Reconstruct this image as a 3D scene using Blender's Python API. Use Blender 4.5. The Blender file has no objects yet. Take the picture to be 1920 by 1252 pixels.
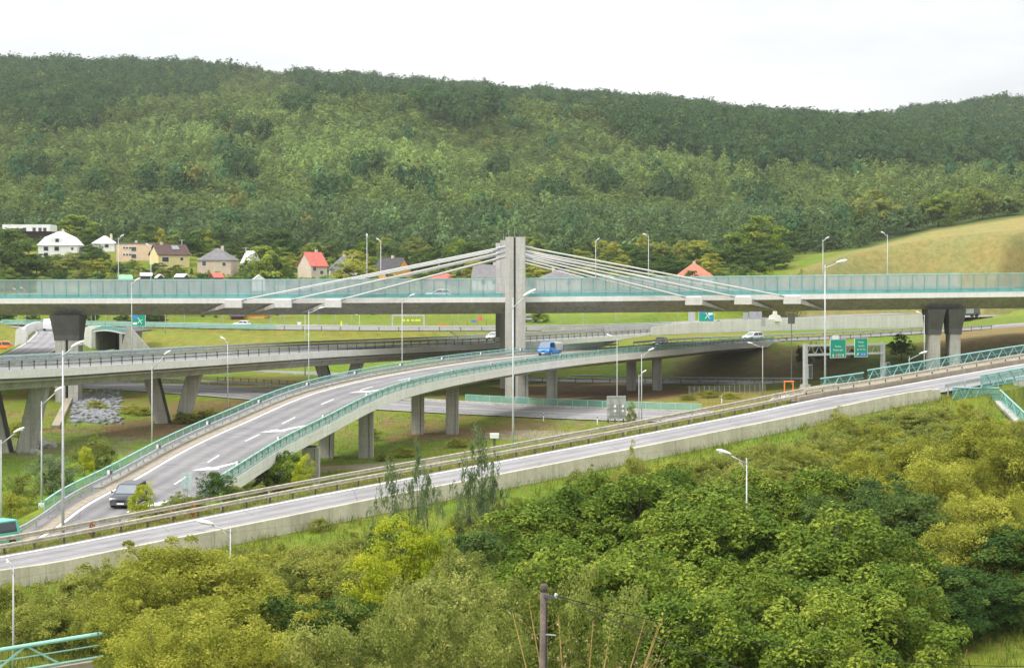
import bpy, math, random
import numpy as np
from mathutils import Vector, Matrix
random.seed(11); rng = np.random.default_rng(11)
S = bpy.context.scene; COL = S.collection
F, CX, HY, CZ = 3600.0, 960.0, 520.0, 20.0      # survey of the place: focal length, centre, horizon, eye height
def X(px, Y): return (px-CX)*Y/F
def ZP(py, Y): return CZ-(py-HY)*Y/F
def W(px, py, Y): return (X(px, Y), Y, ZP(py, Y))

# ------------------------------------------------------------------ materials
def nodes(name):
    m = bpy.data.materials.new(name); m.use_nodes = True
    nt = m.node_tree; nt.nodes.clear()
    return m, nt, nt.nodes, nt.links
def N(nt, t, **kw):
    n = nt.nodes.new(t)
    for k, v in kw.items():
        if k.startswith('i_'):
            n.inputs[k[2:].replace('_', ' ')].default_value = v
        else: setattr(n, k, v)
    return n
def pos_noise(nt, scale, detail=4, sx=1, sy=1, sz=1, coord='pos', rough=0.55):
    if coord == 'pos': g = N(nt, 'ShaderNodeNewGeometry').outputs['Position']
    else: g = N(nt, 'ShaderNodeTexCoord').outputs['Object']
    mp = N(nt, 'ShaderNodeMapping'); mp.inputs['Scale'].default_value = (sx, sy, sz)
    nt.links.new(g, mp.inputs['Vector'])
    n = N(nt, 'ShaderNodeTexNoise'); n.inputs['Scale'].default_value = scale; n.inputs['Detail'].default_value = detail
    n.inputs['Roughness'].default_value = rough
    nt.links.new(mp.outputs[0], n.inputs['Vector'])
    return n.outputs['Fac']
def ramp(nt, fac, stops):
    r = N(nt, 'ShaderNodeValToRGB'); e = r.color_ramp.elements
    while len(e) < len(stops): e.new(0.5)
    for el, (p, c) in zip(e, stops): el.position = p; el.color = (*c, 1)
    nt.links.new(fac, r.inputs['Fac']); return r.outputs['Color']
def mixc(nt, a, b, fac, mode='MIX'):
    m = N(nt, 'ShaderNodeMix', data_type='RGBA', blend_type=mode)
    for sock, v in ((m.inputs[6], a), (m.inputs[7], b)):
        if isinstance(v, tuple): sock.default_value = (*v, 1)
        else: nt.links.new(v, sock)
    if isinstance(fac, (int, float)): m.inputs[0].default_value = fac
    else: nt.links.new(fac, m.inputs[0])
    return m.outputs[2]
def principled(nt, col, rough=0.8, metal=0.0, spec=0.3):
    b = N(nt, 'ShaderNodeBsdfPrincipled'); o = N(nt, 'ShaderNodeOutputMaterial')
    if isinstance(col, tuple): b.inputs['Base Color'].default_value = (*col, 1)
    else: nt.links.new(col, b.inputs['Base Color'])
    b.inputs['Roughness'].default_value = rough; b.inputs['Metallic'].default_value = metal
    b.inputs['Specular IOR Level'].default_value = spec
    nt.links.new(b.outputs[0], o.inputs[0]); return b
def sc(c, k): return tuple(min(1, x*k) for x in c)
def mat(name, col, rough=0.8, metal=0.0, var=0.12, scale=1.5, spec=0.3, coord='pos'):
    m, nt, ns, ln = nodes(name)
    if var:
        f = pos_noise(nt, scale, 5, coord=coord)
        c = ramp(nt, f, [(0.3, sc(col, 1-var)), (0.7, sc(col, 1+var))])
    else: c = col
    principled(nt, c, rough, metal, spec); return m
def concrete(name, col, stain=0.35, streak=0.5, joints=0.6):
    m, nt, ns, ln = nodes(name)
    big = pos_noise(nt, 0.25, 4); fine = pos_noise(nt, 3.0, 5)
    st = pos_noise(nt, 1.3, 4, 1, 1, 0.06, rough=0.7)
    c = ramp(nt, big, [(0.3, sc(col, 1-stain*0.5)), (0.7, sc(col, 1.08))])
    c = mixc(nt, c, ramp(nt, st, [(0.40, (1, 1, 1)), (0.68, (0.58, 0.56, 0.52))]), streak, 'MULTIPLY')
    c = mixc(nt, c, ramp(nt, fine, [(0.3, (0.86, 0.86, 0.86)), (0.7, (1.06, 1.06, 1.06))]), 0.8, 'MULTIPLY')
    # shutter-board joints and pour lines
    gx = N(nt, 'ShaderNodeSeparateXYZ'); ln.new(N(nt, 'ShaderNodeNewGeometry').outputs['Position'], gx.inputs[0])
    for ax, per, wd in (('X', 3.0, 0.012), ('Z', 1.25, 0.02)):
        fr = N(nt, 'ShaderNodeMath', operation='PINGPONG'); ln.new(gx.outputs[ax], fr.inputs[0]); fr.inputs[1].default_value = per/2
        c = mixc(nt, c, ramp(nt, fr.outputs[0], [(wd, (0.80, 0.80, 0.79)), (wd*2.5, (1, 1, 1))]), joints, 'MULTIPLY')
    b = principled(nt, c, 0.88)
    bp = N(nt, 'ShaderNodeBump'); bp.inputs['Strength'].default_value = 0.25; bp.inputs['Distance'].default_value = 0.05
    ln.new(fine, bp.inputs['Height']); ln.new(bp.outputs[0], b.inputs['Normal'])
    return m
def asphalt(name, col):
    m, nt, ns, ln = nodes(name)
    big = pos_noise(nt, 0.12, 4); mid = pos_noise(nt, 0.9, 5, rough=0.7); fine = pos_noise(nt, 14, 3)
    c = ramp(nt, big, [(0.3, sc(col, 0.84)), (0.7, sc(col, 1.12))])
    c = mixc(nt, c, ramp(nt, mid, [(0.35, (0.82, 0.82, 0.83)), (0.65, (1.06, 1.05, 1.03))]), 0.8, 'MULTIPLY')
    c = mixc(nt, c, ramp(nt, fine, [(0.3, (0.8, 0.8, 0.8)), (0.7, (1.15, 1.15, 1.15))]), 0.8, 'MULTIPLY')
    # worn wheel tracks running along the lanes
    at = N(nt, 'ShaderNodeAttribute', attribute_name='across').outputs['Fac']
    k = N(nt, 'ShaderNodeMath', operation='MULTIPLY'); ln.new(at, k.inputs[0]); k.inputs[1].default_value = 2*math.pi/1.75
    cs = N(nt, 'ShaderNodeMath', operation='COSINE'); ln.new(k.outputs[0], cs.inputs[0])
    ad = N(nt, 'ShaderNodeMath', operation='MULTIPLY_ADD'); ln.new(cs.outputs[0], ad.inputs[0]); ad.inputs[1].default_value = 0.3; ln.new(pos_noise(nt, 0.25, 4), ad.inputs[2])
    c = mixc(nt, c, ramp(nt, ad.outputs[0], [(0.25, (1.05, 1.05, 1.05)), (0.8, (0.74, 0.74, 0.75))]), 0.85, 'MULTIPLY')
    # sealed cracks
    vo = N(nt, 'ShaderNodeTexVoronoi', feature='DISTANCE_TO_EDGE'); vo.inputs['Scale'].default_value = 0.16
    g = N(nt, 'ShaderNodeNewGeometry'); wp = mixc(nt, g.outputs['Position'], N(nt, 'ShaderNodeTexNoise').outputs['Color'], 0.02, 'ADD'); ln.new(wp, vo.inputs['Vector'])
    c = mixc(nt, c, ramp(nt, vo.outputs['Distance'], [(0.004, (0.62, 0.62, 0.63)), (0.012, (1, 1, 1))]), 0.7, 'MULTIPLY')
    principled(nt, c, 0.75, 0, 0.35); return m
def roadpaint(name, col=(0.78, 0.78, 0.74)):
    m, nt, ns, ln = nodes(name)
    w = pos_noise(nt, 2.2, 6, rough=0.75)
    c = ramp(nt, w, [(0.33, (0.42, 0.41, 0.39)), (0.5, col)])
    principled(nt, c, 0.7); return m
def leafmat(name, dark, mid, light, trans=0.28):
    m, nt, ns, ln = nodes(name)
    a = N(nt, 'ShaderNodeAttribute', attribute_name='tint')
    r = N(nt, 'ShaderNodeObjectInfo').outputs['Random']
    mr = N(nt, 'ShaderNodeMapRange'); ln.new(r, mr.inputs[0]); mr.inputs[3].default_value = -0.14; mr.inputs[4].default_value = 0.14
    ad = N(nt, 'ShaderNodeMath', operation='ADD'); ln.new(a.outputs['Fac'], ad.inputs[0]); ln.new(mr.outputs[0], ad.inputs[1])
    c = ramp(nt, ad.outputs[0], [(0.05, dark), (0.5, mid), (0.95, light)])
    d = N(nt, 'ShaderNodeBsdfPrincipled'); ln.new(c, d.inputs['Base Color']); d.inputs['Roughness'].default_value = 0.65
    d.inputs['Specular IOR Level'].default_value = 0.08
    t = N(nt, 'ShaderNodeBsdfTranslucent'); ln.new(c, t.inputs['Color'])
    mx = N(nt, 'ShaderNodeMixShader'); mx.inputs[0].default_value = trans
    ln.new(d.outputs[0], mx.inputs[1]); ln.new(t.outputs[0], mx.inputs[2])
    o = N(nt, 'ShaderNodeOutputMaterial'); ln.new(mx.outputs[0], o.inputs[0]); return m
def panelmat(name, col, alpha, rough=0.4):
    m, nt, ns, ln = nodes(name)
    f = pos_noise(nt, 0.8, 4, 1, 1, 0.4)
    c = ramp(nt, f, [(0.3, sc(col, 0.85)), (0.7, sc(col, 1.1))])
    d = N(nt, 'ShaderNodeBsdfPrincipled'); ln.new(c, d.inputs['Base Color']); d.inputs['Roughness'].default_value = rough
    t = N(nt, 'ShaderNodeBsdfTransparent'); mx = N(nt, 'ShaderNodeMixShader'); mx.inputs[0].default_value = alpha
    ln.new(t.outputs[0], mx.inputs[1]); ln.new(d.outputs[0], mx.inputs[2])
    o = N(nt, 'ShaderNodeOutputMaterial'); ln.new(mx.outputs[0], o.inputs[0]); return m

M = {}
M['conc'] = concrete('concrete_weathered', (0.42, 0.41, 0.37), 0.35, 0.75)
M['conc_light'] = concrete('concrete_light', (0.49, 0.48, 0.44), 0.22, 0.6)
M['fascia'] = concrete('concrete_fascia_painted', (0.68, 0.67, 0.63), 0.08, 0.2)
M['conc_white'] = concrete('concrete_whitewashed', (0.70, 0.69, 0.65), 0.15, 0.3)
M['conc_wall'] = concrete('concrete_parapet', (0.60, 0.565, 0.43), 0.2, 0.55)
M['conc_dark'] = concrete('concrete_dark', (0.13, 0.13, 0.13), 0.3, 0.5)  # near-black concrete tone for a few parts of the bridges and the underpass
M['conc_brown'] = concrete('concrete_sandy', (0.36, 0.31, 0.23), 0.3, 0.5)
M['asph'] = asphalt('asphalt_worn', (0.215, 0.208, 0.208))
M['asph_a'] = asphalt('asphalt_pale', (0.275, 0.268, 0.268))
M['asph_d'] = asphalt('asphalt_dark', (0.12, 0.12, 0.125))
M['paint'] = roadpaint('road_paint_white')
M['shoulder'] = mat('shoulder_dust', (0.30, 0.26, 0.20), 0.95, var=0.25, scale=2.5)
M['teal'] = mat('paint_teal', (0.23, 0.45, 0.39), 0.45, var=0.12, scale=0.8)
M['teal_b'] = mat('paint_turquoise', (0.13, 0.36, 0.34), 0.45, var=0.15, scale=0.8)
M['teal_t'] = mat('paint_turquoise_pale', (0.26, 0.49, 0.46), 0.5, var=0.12, scale=0.8)
M['teal_l'] = mat('paint_pale_teal', (0.30, 0.56, 0.48), 0.5, var=0.12, scale=0.8)
M['steel'] = mat('steel_galvanised', (0.40, 0.42, 0.43), 0.42, 0.55, var=0.15, scale=2)
M['steel_l'] = mat('steel_galvanised_pale', (0.46, 0.475, 0.47), 0.5, 0.3, var=0.1, scale=2)
M['steel_b'] = mat('steel_dusty', (0.46, 0.42, 0.33), 0.7, 0.1, var=0.25, scale=3)
M['steel_d'] = mat('steel_dark', (0.10, 0.105, 0.11), 0.55, 0.3, var=0.15)
M['white'] = mat('paint_white', (0.78, 0.78, 0.77), 0.35, var=0.04)
M['cable'] = mat('cable_sheath', (0.58, 0.575, 0.55), 0.5, var=0.05)
M['black'] = mat('rubber_black', (0.02, 0.02, 0.021), 0.7, var=0.1)
M['glass'] = mat('glass_dark', (0.03, 0.04, 0.05), 0.06, 0, var=0, spec=0.8)
M['glass_g'] = mat('glass_windscreen', (0.16, 0.19, 0.21), 0.08, 0, var=0.1, spec=0.8)
M['lens'] = mat('lamp_lens', (0.75, 0.77, 0.78), 0.12, 0, var=0, spec=0.8)
M['wood'] = mat('wood_pole', (0.13, 0.105, 0.085), 0.9, var=0.35, scale=5)
M['bark'] = mat('bark', (0.10, 0.085, 0.06), 0.95, var=0.35, scale=4)
M['bark_o'] = mat('bark_ochre', (0.27, 0.19, 0.06), 0.95, var=0.3, scale=4)
M['sign_g'] = mat('sign_green', (0.0, 0.30, 0.20), 0.4, var=0.03)
M['sign_b'] = mat('sign_blue', (0.07, 0.22, 0.62), 0.4, var=0.03)
M['sign_r'] = mat('sign_red', (0.50, 0.06, 0.09), 0.4, var=0.03)
M['orange'] = mat('paint_orange', (0.75, 0.22, 0.03), 0.45, var=0.06)
M['yellow'] = mat('paint_fluo_yellow', (0.65, 0.75, 0.05), 0.45, var=0.06)
M['screen'] = mat('display_dark', (0.06, 0.065, 0.075), 0.3, var=0.1)
M['tarp'] = mat('tarpaulin_grey', (0.42, 0.42, 0.40), 0.7, var=0.06)
M['panel'] = panelmat('noise_screen_panel', (0.40, 0.47, 0.47), 0.52)
M['mesh'] = panelmat('wire_mesh_teal', (0.16, 0.42, 0.38), 0.55, 0.6)
M['mesh_l'] = panelmat('wire_mesh_light', (0.15, 0.38, 0.36), 0.25, 0.6)
M['mesh_g'] = panelmat('wire_mesh_grey', (0.3, 0.32, 0.32), 0.10, 0.6)
M['mesh_p'] = panelmat('panel_pale_green', (0.45, 0.60, 0.57), 0.4, 0.5)

# ------------------------------------------------------------------ mesh building
class MB:
    def __init__(s): s.v = []; s.f = []; s.m = []; s.cur = 0
    def add(s, vs, fs):
        o = len(s.v); s.v.extend([tuple(map(float, p)) for p in vs])
        for f in fs: s.f.append(tuple(i+o for i in f)); s.m.append(s.cur)
        return s
    def box(s, x0, x1, y0, y1, z0, z1):
        return s.add([(x0,y0,z0),(x1,y0,z0),(x1,y1,z0),(x0,y1,z0),(x0,y0,z1),(x1,y0,z1),(x1,y1,z1),(x0,y1,z1)],
              [(0,3,2,1),(4,5,6,7),(0,1,5,4),(1,2,6,5),(2,3,7,6),(3,0,4,7)])
    def taper(s, x0, x1, y0, y1, z0, X0, X1, Y0, Y1, z1):
        return s.add([(x0,y0,z0),(x1,y0,z0),(x1,y1,z0),(x0,y1,z0),(X0,Y0,z1),(X1,Y0,z1),(X1,Y1,z1),(X0,Y1,z1)],
              [(0,3,2,1),(4,5,6,7),(0,1,5,4),(1,2,6,5),(2,3,7,6),(3,0,4,7)])
    def bar(s, p, q, w, h=None):
        p, q = Vector(p), Vector(q); d = (q-p)
        if d.length < 1e-6: return s
        d.normalize(); h = h or w
        up = Vector((0,0,1)) if abs(d.z) < 0.95 else Vector((0,1,0))
        a = d.cross(up).normalized()*w/2; b = a.cross(d).normalized()*h/2
        vs = [p-a-b, p+a-b, p+a+b, p-a+b, q-a-b, q+a-b, q+a+b, q-a+b]
        return s.add(vs, [(0,1,2,3),(7,6,5,4),(0,4,5,1),(1,5,6,2),(2,6,7,3),(3,7,4,0)])
    def tube(s, pts, r, n=8):
        pts = [Vector(p) for p in pts]; rs = r if isinstance(r, (list, tuple)) else [r]*len(pts)
        vs = []; fs = []
        for i, p in enumerate(pts):
            d = (pts[min(i+1, len(pts)-1)]-pts[max(i-1, 0)]).normalized()
            up = Vector((0,0,1)) if abs(d.z) < 0.9 else Vector((0,1,0))
            a = d.cross(up).normalized(); b = a.cross(d)
            for k in range(n):
                t = 2*math.pi*k/n; vs.append(p+(a*math.cos(t)+b*math.sin(t))*rs[i])
        for i in range(len(pts)-1):
            for k in range(n):
                k2 = (k+1) % n; fs.append((i*n+k, i*n+k2, (i+1)*n+k2, (i+1)*n+k))
        fs.append(tuple(range(n))); fs.append(tuple((len(pts)-1)*n+k for k in reversed(range(n))))
        return s.add(vs, fs)
    def loft(s, secs, closed=True, cap=True):
        n = len(secs[0]); vs = [p for sct in secs for p in sct]; fs = []
        for i in range(len(secs)-1):
            for k in range(n if closed else n-1):
                k2 = (k+1) % n; fs.append((i*n+k, i*n+k2, (i+1)*n+k2, (i+1)*n+k))
        if cap and closed:
            fs.append(tuple(reversed(range(n)))); fs.append(tuple((len(secs)-1)*n+k for k in range(n)))
        return s.add(vs, fs)
    def ell(s, c, rx, ry, rz, nu=12, nv=8):
        vs = []; fs = []
        for j in range(nv+1):
            t = math.pi*j/nv
            for i in range(nu):
                a = 2*math.pi*i/nu
                vs.append((c[0]+rx*math.sin(t)*math.cos(a), c[1]+ry*math.sin(t)*math.sin(a), c[2]-rz*math.cos(t)))
        for j in range(nv):
            for i in range(nu):
                i2 = (i+1) % nu; fs.append((j*nu+i, j*nu+i2, (j+1)*nu+i2, (j+1)*nu+i))
        return s.add(vs, fs)
    def prism(s, poly, y0, y1):            # poly in x,z
        n = len(poly); vs = [(x, y0, z) for x, z in poly]+[(x, y1, z) for x, z in poly]
        fs = [tuple(range(n)), tuple(reversed(range(n, 2*n)))]+[(k, n+k, n+(k+1) % n, (k+1) % n) for k in range(n)]
        return s.add(vs, fs)
    def sheet(s, poly): return s.add(poly, [tuple(range(len(poly)))])
    def mesh(s, name, mats, smooth=False):
        me = bpy.data.meshes.new(name); me.from_pydata(s.v, [], s.f)
        ms = mats if isinstance(mats, (list, tuple)) else [mats]
        for m in ms: me.materials.append(m)
        if len(ms) > 1: me.polygons.foreach_set('material_index', s.m)
        if smooth: me.polygons.foreach_set('use_smooth', [True]*len(me.polygons))
        me.update(); fix_normals(me); return me
import bmesh
def fix_normals(me):
    if len(me.polygons) > 60000: return
    b = bmesh.new(); b.from_mesh(me); bmesh.ops.recalc_face_normals(b, faces=b.faces); b.to_mesh(me); b.free()
def wloc(p):
    l = Vector(p.location)
    if p.parent is not None: l = l+p.matrix_parent_inverse.translation+wloc(p.parent)
    return l
def link(name, data, parent=None, world=False):
    o = bpy.data.objects.new(name, data); COL.objects.link(o)
    if parent is not None:
        o.parent = parent
        if world:
            o.matrix_parent_inverse = Matrix.Translation(-wloc(parent))
    return o
def part(name, mb, mats, parent, world=True, smooth=False, label=None):
    o = link(name, mb.mesh(name, mats, smooth), parent, world)
    if label: o['label'] = label
    return o
def tag(o, label, cat, group=None):
    o['label'] = label; o['category'] = cat
    if group: o['group'] = group
    return o
def thing(name, label, cat, loc=(0,0,0), rz=0, group=None):
    o = bpy.data.objects.new(name, None); COL.objects.link(o); o.empty_display_size = 0.3
    o.location = loc; o.rotation_euler = (0,0,rz); return tag(o, label, cat, group)
def solo(name, mb, mats, label, cat, group=None, smooth=False):
    return tag(link(name, mb.mesh(name, mats, smooth)), label, cat, group)
def struct(name, mb, mats):
    o = link(name, mb.mesh(name, mats)); o['kind'] = 'structure'; return o
def copy_tree(o, parent=None):
    c = o.copy(); COL.objects.link(c)
    if parent is not None: c.parent = parent
    for ch in list(o.children): copy_tree(ch, c)
    return c

class Path:
    """smooth line through world points; s is the run along it, left is +"""
    def __init__(s, pts, step=2.0):
        P = np.array(pts, float); n = len(P); out = []
        for i in range(n-1):
            p0 = P[max(i-1, 0)]; p1 = P[i]; p2 = P[i+1]; p3 = P[min(i+2, n-1)]
            if i == 0: p0 = 2*p1-p2
            if i == n-2: p3 = 2*p2-p1
            L = np.linalg.norm(p2-p1); k = max(2, int(L/step))
            t1 = (p2-p0)/(np.linalg.norm(p2-p1)+np.linalg.norm(p1-p0))*L
            t2 = (p3-p1)/(np.linalg.norm(p3-p2)+np.linalg.norm(p2-p1))*L
            for t in np.arange(k)/k:
                h = (2*t**3-3*t*t+1)*p1+(t**3-2*t*t+t)*t1+(-2*t**3+3*t*t)*p2+(t**3-t*t)*t2
                out.append(h)
        out.append(P[-1]); s.P = np.array(out)
        s.s = np.concatenate([[0], np.cumsum(np.linalg.norm(np.diff(s.P[:, :2], axis=0), axis=1))])
        d = np.gradient(s.P[:, :2], axis=0); d /= np.linalg.norm(d, axis=1)[:, None]
        s.D = d; s.NL = np.stack([-d[:, 1], d[:, 0]], 1); s.L = s.s[-1]
    def at(s, t, d=0, dz=0):
        p = [np.interp(t, s.s, s.P[:, k]) for k in range(3)]
        nx, ny = np.interp(t, s.s, s.NL[:, 0]), np.interp(t, s.s, s.NL[:, 1])
        return Vector((p[0]+nx*d, p[1]+ny*d, p[2]+dz))
    def ang(s, t): return math.atan2(np.interp(t, s.s, s.D[:, 1]), np.interp(t, s.s, s.D[:, 0]))
    def off(s, d, dz=0, s0=None, s1=None, step=2.0):
        s0 = 0 if s0 is None else s0; s1 = s.L if s1 is None else s1
        n = max(2, int((s1-s0)/step)+1); return [s.at(t, d, dz) for t in np.linspace(s0, s1, n)]
    def s_at_px(s, px, d=0):
        p = s.P[:, :2]+s.NL*d; q = CX+F*p[:, 0]/p[:, 1]; k = np.argmin(np.abs(q-px)); return s.s[k]
    def s_at_y(s, y): return s.s[np.argmin(np.abs(s.P[:, 1]-y))]
    def sweep(s, mb, prof, s0=None, s1=None, step=2.0, closed=True):
        """prof: list of (d, dz)"""
        s0 = 0 if s0 is None else s0; s1 = s.L if s1 is None else s1
        n = max(2, int((s1-s0)/step)+1)
        return mb.loft([[s.at(t, d, z) for d, z in prof] for t in np.linspace(s0, s1, n)], closed)
    def strip(s, mb, d0, d1, dz, s0=None, s1=None, step=2.0):
        return s.sweep(mb, [(d0, dz), (d1, dz)], s0, s1, step, closed=False)

W_BEAM = [(0.0, 0.0), (0.05, 0.03), (0.05, 0.11), (0.0, 0.15), (0.05, 0.19), (0.05, 0.27), (0.0, 0.31), (-0.03, 0.31), (-0.03, 0.0)]
post_cache = {}
def guardrail(path, d, label, s0=None, s1=None, step=2.0, h=0.75, m='steel', side=-1, beams=1, dz=0.0, name='guardrail', group=None, posts=True, pm=None):
    s0 = 0 if s0 is None else max(0, s0); s1 = path.L if s1 is None else min(path.L, s1)
    t = thing(name, label, 'guardrail', path.at((s0+s1)/2, d, dz), 0, group)
    for b in range(beams):
        mb = MB(); zb = h-0.31-0.42*b
        path.sweep(mb, [(d-side*0.07+side*0.07+side*x, dz+zb+z) for x, z in W_BEAM], s0, s1, 2.0)
        part('beam', mb, M[m], t)
    if posts:
        key = (round(h, 2), pm or m)
        if key not in post_cache:
            mb = MB(); mb.box(-0.06, 0.06, -0.03, 0.03, -0.3, h-0.02); mb.box(-0.03, 0.03, -0.06, 0.06, h-0.3, h-0.1)
            post_cache[key] = mb.mesh('post', M[pm or m])
        n = min(100, max(2, int((s1-s0)/step)))
        for u in np.linspace(s0+0.5, s1-0.5, n):
            o = link('post', post_cache[key], t); p = path.at(u, d-side*0.10, dz)
            o.location = p-t.location; o.rotation_euler = (0, 0, path.ang(u))
    return t
# ------------------------------------------------------------------ roads as lines through the surveyed place
# near slip road with concrete parapet: its far white edge line
A = Path([W(*p) for p in [(-420,1098,107),(-200,1073,113.5),(0,1045,120),(300,988,127.5),(600,929,137),(943,865,150),(1160,824,159),
                          (1400,777,170),(1560,744,179),(1640,732,184),(1920,683,201),(2200,640,220)]])
# curved flyover: centre line and the two edges
BLR = [((-48,112,1.6),(-44,110.5,1.5)),((-40,119,1.9),(-36.5,118.6,1.8)),((-35,126,2.25),(-30.4,125,2.15)),((-33.6,131,2.7),(-26.3,129.3,2.6)),
       ((-33,140,3.5),(-23.4,138,3.35)),((-32,152,4.05),(-22.2,150,3.83)),((-31,172,4.75),(-20.6,170,4.6)),((-28.9,187.5,5.6),(-18.5,185,5.3)),
       ((-23.8,214.6,7.2),(-13.1,212,7.1)),((-15.2,246.5,7.95),(-4.6,243,7.75)),((-1.0,290,8.15),(8.8,285,7.75)),((18,331,7.95),(27.35,325,7.72)),
       ((34.0,366,7.75),(43,360,7.55)),((62,392,7.95),(68.5,385,7.8)),((93,416,8.8),(98,409,8.7)),((135,446,10.6),(140,438,10.5)),((190,476,12),(195,468,12))]
BL = Path([l for l, r in BLR], 1.0); BR = Path([r for l, r in BLR], 1.0)
# main carriageway on V piers: its near edge
C = Path([(-70,150,12.6),(-63.5,185,11.2),W(0,695,213),W(320,678,258),W(640,658,305),W(940,643.5,355),W(1250,624,425),(70,462,9.2),(150,520,9.9),(172,540,10.3)])
CW = 13.0
# ground-level road passing under the bridges: centre line
E = Path([(-190,372,0.6),(-130,362,0.7),(-72,342,0.8),(-48,322,0.9),(-18,292,0.7),(8,276.5,0.45),(28,268,0.4),(52,262,0.6),(80,256,1.0)])
G2 = Path([(-220,425,0.8),(-120,412,0.8),(-60,396,0.8),(-20,372,0.8),(20,352,0.9),(55,340,1.2),(100,330,2.0),(170,318,2.6)])   # second low road
D = Path([(-300,520,9.5),(-170,490,9.0),(-95,462,8.6),(-45,440,8.3),(0,434,8.3),(30,447,8.6),(62,478,9.4),(112,522,10.1)])  # far carriageway
T = Path([W(-10,690,335),W(40,668,350),W(78,648,374),W(96,632,400),W(98,620,430),W(50,612,455)])      # curved slip into the underpass

# ------------------------------------------------------------------ terrain
cols = np.array([-700, 0, 320, 640, 960, 1280, 1440, 1600, 1760, 1920, 2620], float)
rows = [ # Y, z per column
 (15, [6]*11), (40, [4.5,4,3.5,3,3,3,3,3,3,3,3]),
 (70, [2.6,2.4,2.2,1.8,1.6,1.4,1.4,1.6,1.8,2.2,2.5]), (95, [1.6,1.7,1.6,1.5,1.5,1.5,1.6,1.8,2.0,2.2,3]),
 (115, [1.2,1.4,1.5,1.6,2.0,2.4,2.6,3.0,3.2,3.2,3.2]), (140, [0.6,0.4,0.8,1.5,3.0,4.0,4.4,4.8,5.0,4.6,4]),
 (165, [0,-0.2,0,0.2,0.6,2.0,4.0,6.0,6.6,5.8,4]), (190, [-0.5,-0.6,-0.4,0,0,0.8,1.5,2.5,4,4,4]),
 (230, [-0.8,-0.9,-0.7,0,0,0.3,1.0,2.0,3,3.5,4]), (280, [-0.7,-0.7,-0.5,0,0.2,0.8,1.2,2.4,3.2,4,5]),
 (318, [-0.2,-0.2,0.2,0.4,0.4,0.8,1.4,2.8,3.6,4.5,6]), (340, [1,0.8,0.5,0.5,0.6,1.0,1.8,3.2,4.5,7,8]),
 (352, [2.5,2,0.6,0.6,0.7,2.6,3.4,4.0,6.0,8.6,9]), (368, [4,3.6,0.8,0.8,0.9,6.9,7.0,6.8,7.8,9.4,10]),
 (395, [5.6,5.4,3.2,2.0,3.0,7.5,7.5,7.6,8.3,9.4,11]), (425, [7.0,6.6,6.8,7.3,7.6,7.3,7.2,7.4,8.2,9.6,12]),
 (450, [9.0,8.4,8.4,8.6,8.6,8.8,7.6,7.3,8.2,9.6,14]), (480, [12,11,10.6,10.2,10.5,12.0,10.6,8.2,8.8,11.0,17]), (505, [15,14.6,14.4,13.8,14.0,15.2,16.5,15.5,13.0,18,24]),
 (520, [17,16.6,16.5,16.0,16.5,17.5,20.0,22.5,24.6,26,29]), (560, [24,25.5,25,20.5,20.5,22,24,27.5,31.5,34,37]),
]
def zpy(py, Y): return CZ-(py-HY)*Y/F
pyrows = [ # Y, ground row in the picture survey per column
 (620, [452,455,465,480,488,486,480,468,455,436,425]), (700, [420,425,430,436,446,454,452,448,428,406,395]),
 (800, [375,380,388,392,412,424,424,420,404,385,372]), (900, [330,340,342,336,372,384,380,372,372,362,350]),
 (1000, [282,292,300,270,315,320,322,325,338,336,325]), (1080, [250,255,258,216,238,272,284,300,312,312,302]),
 (1200, [212,220,222,207,224,246,258,272,285,288,280]), (1400, [162,172,190,200,212,230,242,250,262,264,258]),
 (1600, [150,154,158,182,198,222,238,250,242,236,230]), (1800, [138,138,142,164,192,214,236,246,222,208,198]),
 (2200, [170,175,178,200,215,235,250,260,250,240,235]), (2600, [300]*11)]
for Y, pr in pyrows: rows.append((Y, [zpy(p, Y) for p in pr]))
gpx = np.arange(-700, 2621, 8.0)
gY = np.concatenate([np.arange(15, 100, 2.5), np.arange(100, 215, 0.65), np.arange(215, 470, 1.6), np.arange(470, 720, 4.0), np.arange(720, 1300, 12.0), np.arange(1300, 2601, 25.0)])
RY = np.array([r[0] for r in rows], float); RZ = np.array([r[1] for r in rows], float)
def smooth_interp(x, xs, ys):
    """monotone-ish cubic through ys (axis 0)"""
    d = np.diff(ys, axis=0)/np.diff(xs)[:, None]
    m = np.zeros_like(ys); m[0] = d[0]; m[-1] = d[-1]
    s = (d[:-1]*d[1:]) > 0
    m[1:-1] = np.where(s, 2*d[:-1]*d[1:]/(d[:-1]+d[1:]+1e-12), 0)
    k = np.clip(np.searchsorted(xs, x)-1, 0, len(xs)-2); h = xs[k+1]-xs[k]; t = (x-xs[k])/h
    t = t[:, None]; h = h[:, None]
    return ((2*t**3-3*t*t+1)*ys[k]+(t**3-2*t*t+t)*h*m[k]+(-2*t**3+3*t*t)*ys[k+1]+(t**3-t*t)*h*m[k+1])
Z1 = smooth_interp(gY, RY, RZ)                       # rows x cols
Z1 = smooth_interp(gpx, cols, Z1.T).T               # rows x gpx
PXG, YG = np.meshgrid(gpx, gY); XG = (PXG-CX)*YG/F
def fbm(x, y, sc_, seed, oct=4):
    r = np.random.default_rng(seed); out = np.zeros_like(x); a = 1.0
    for o in range(oct):
        for _ in range(4):
            th = r.uniform(0, 6.28); ph = r.uniform(0, 6.28); k = 2*math.pi/(sc_)*r.uniform(0.7, 1.4)
            out += a*0.25*np.sin((x*math.cos(th)+y*math.sin(th))*k+ph+1.7*np.sin((x*math.cos(th+1.3)+y*math.sin(th+1.3))*k*0.7+ph*2))
        a *= 0.5; sc_ *= 0.5
    return out
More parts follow.
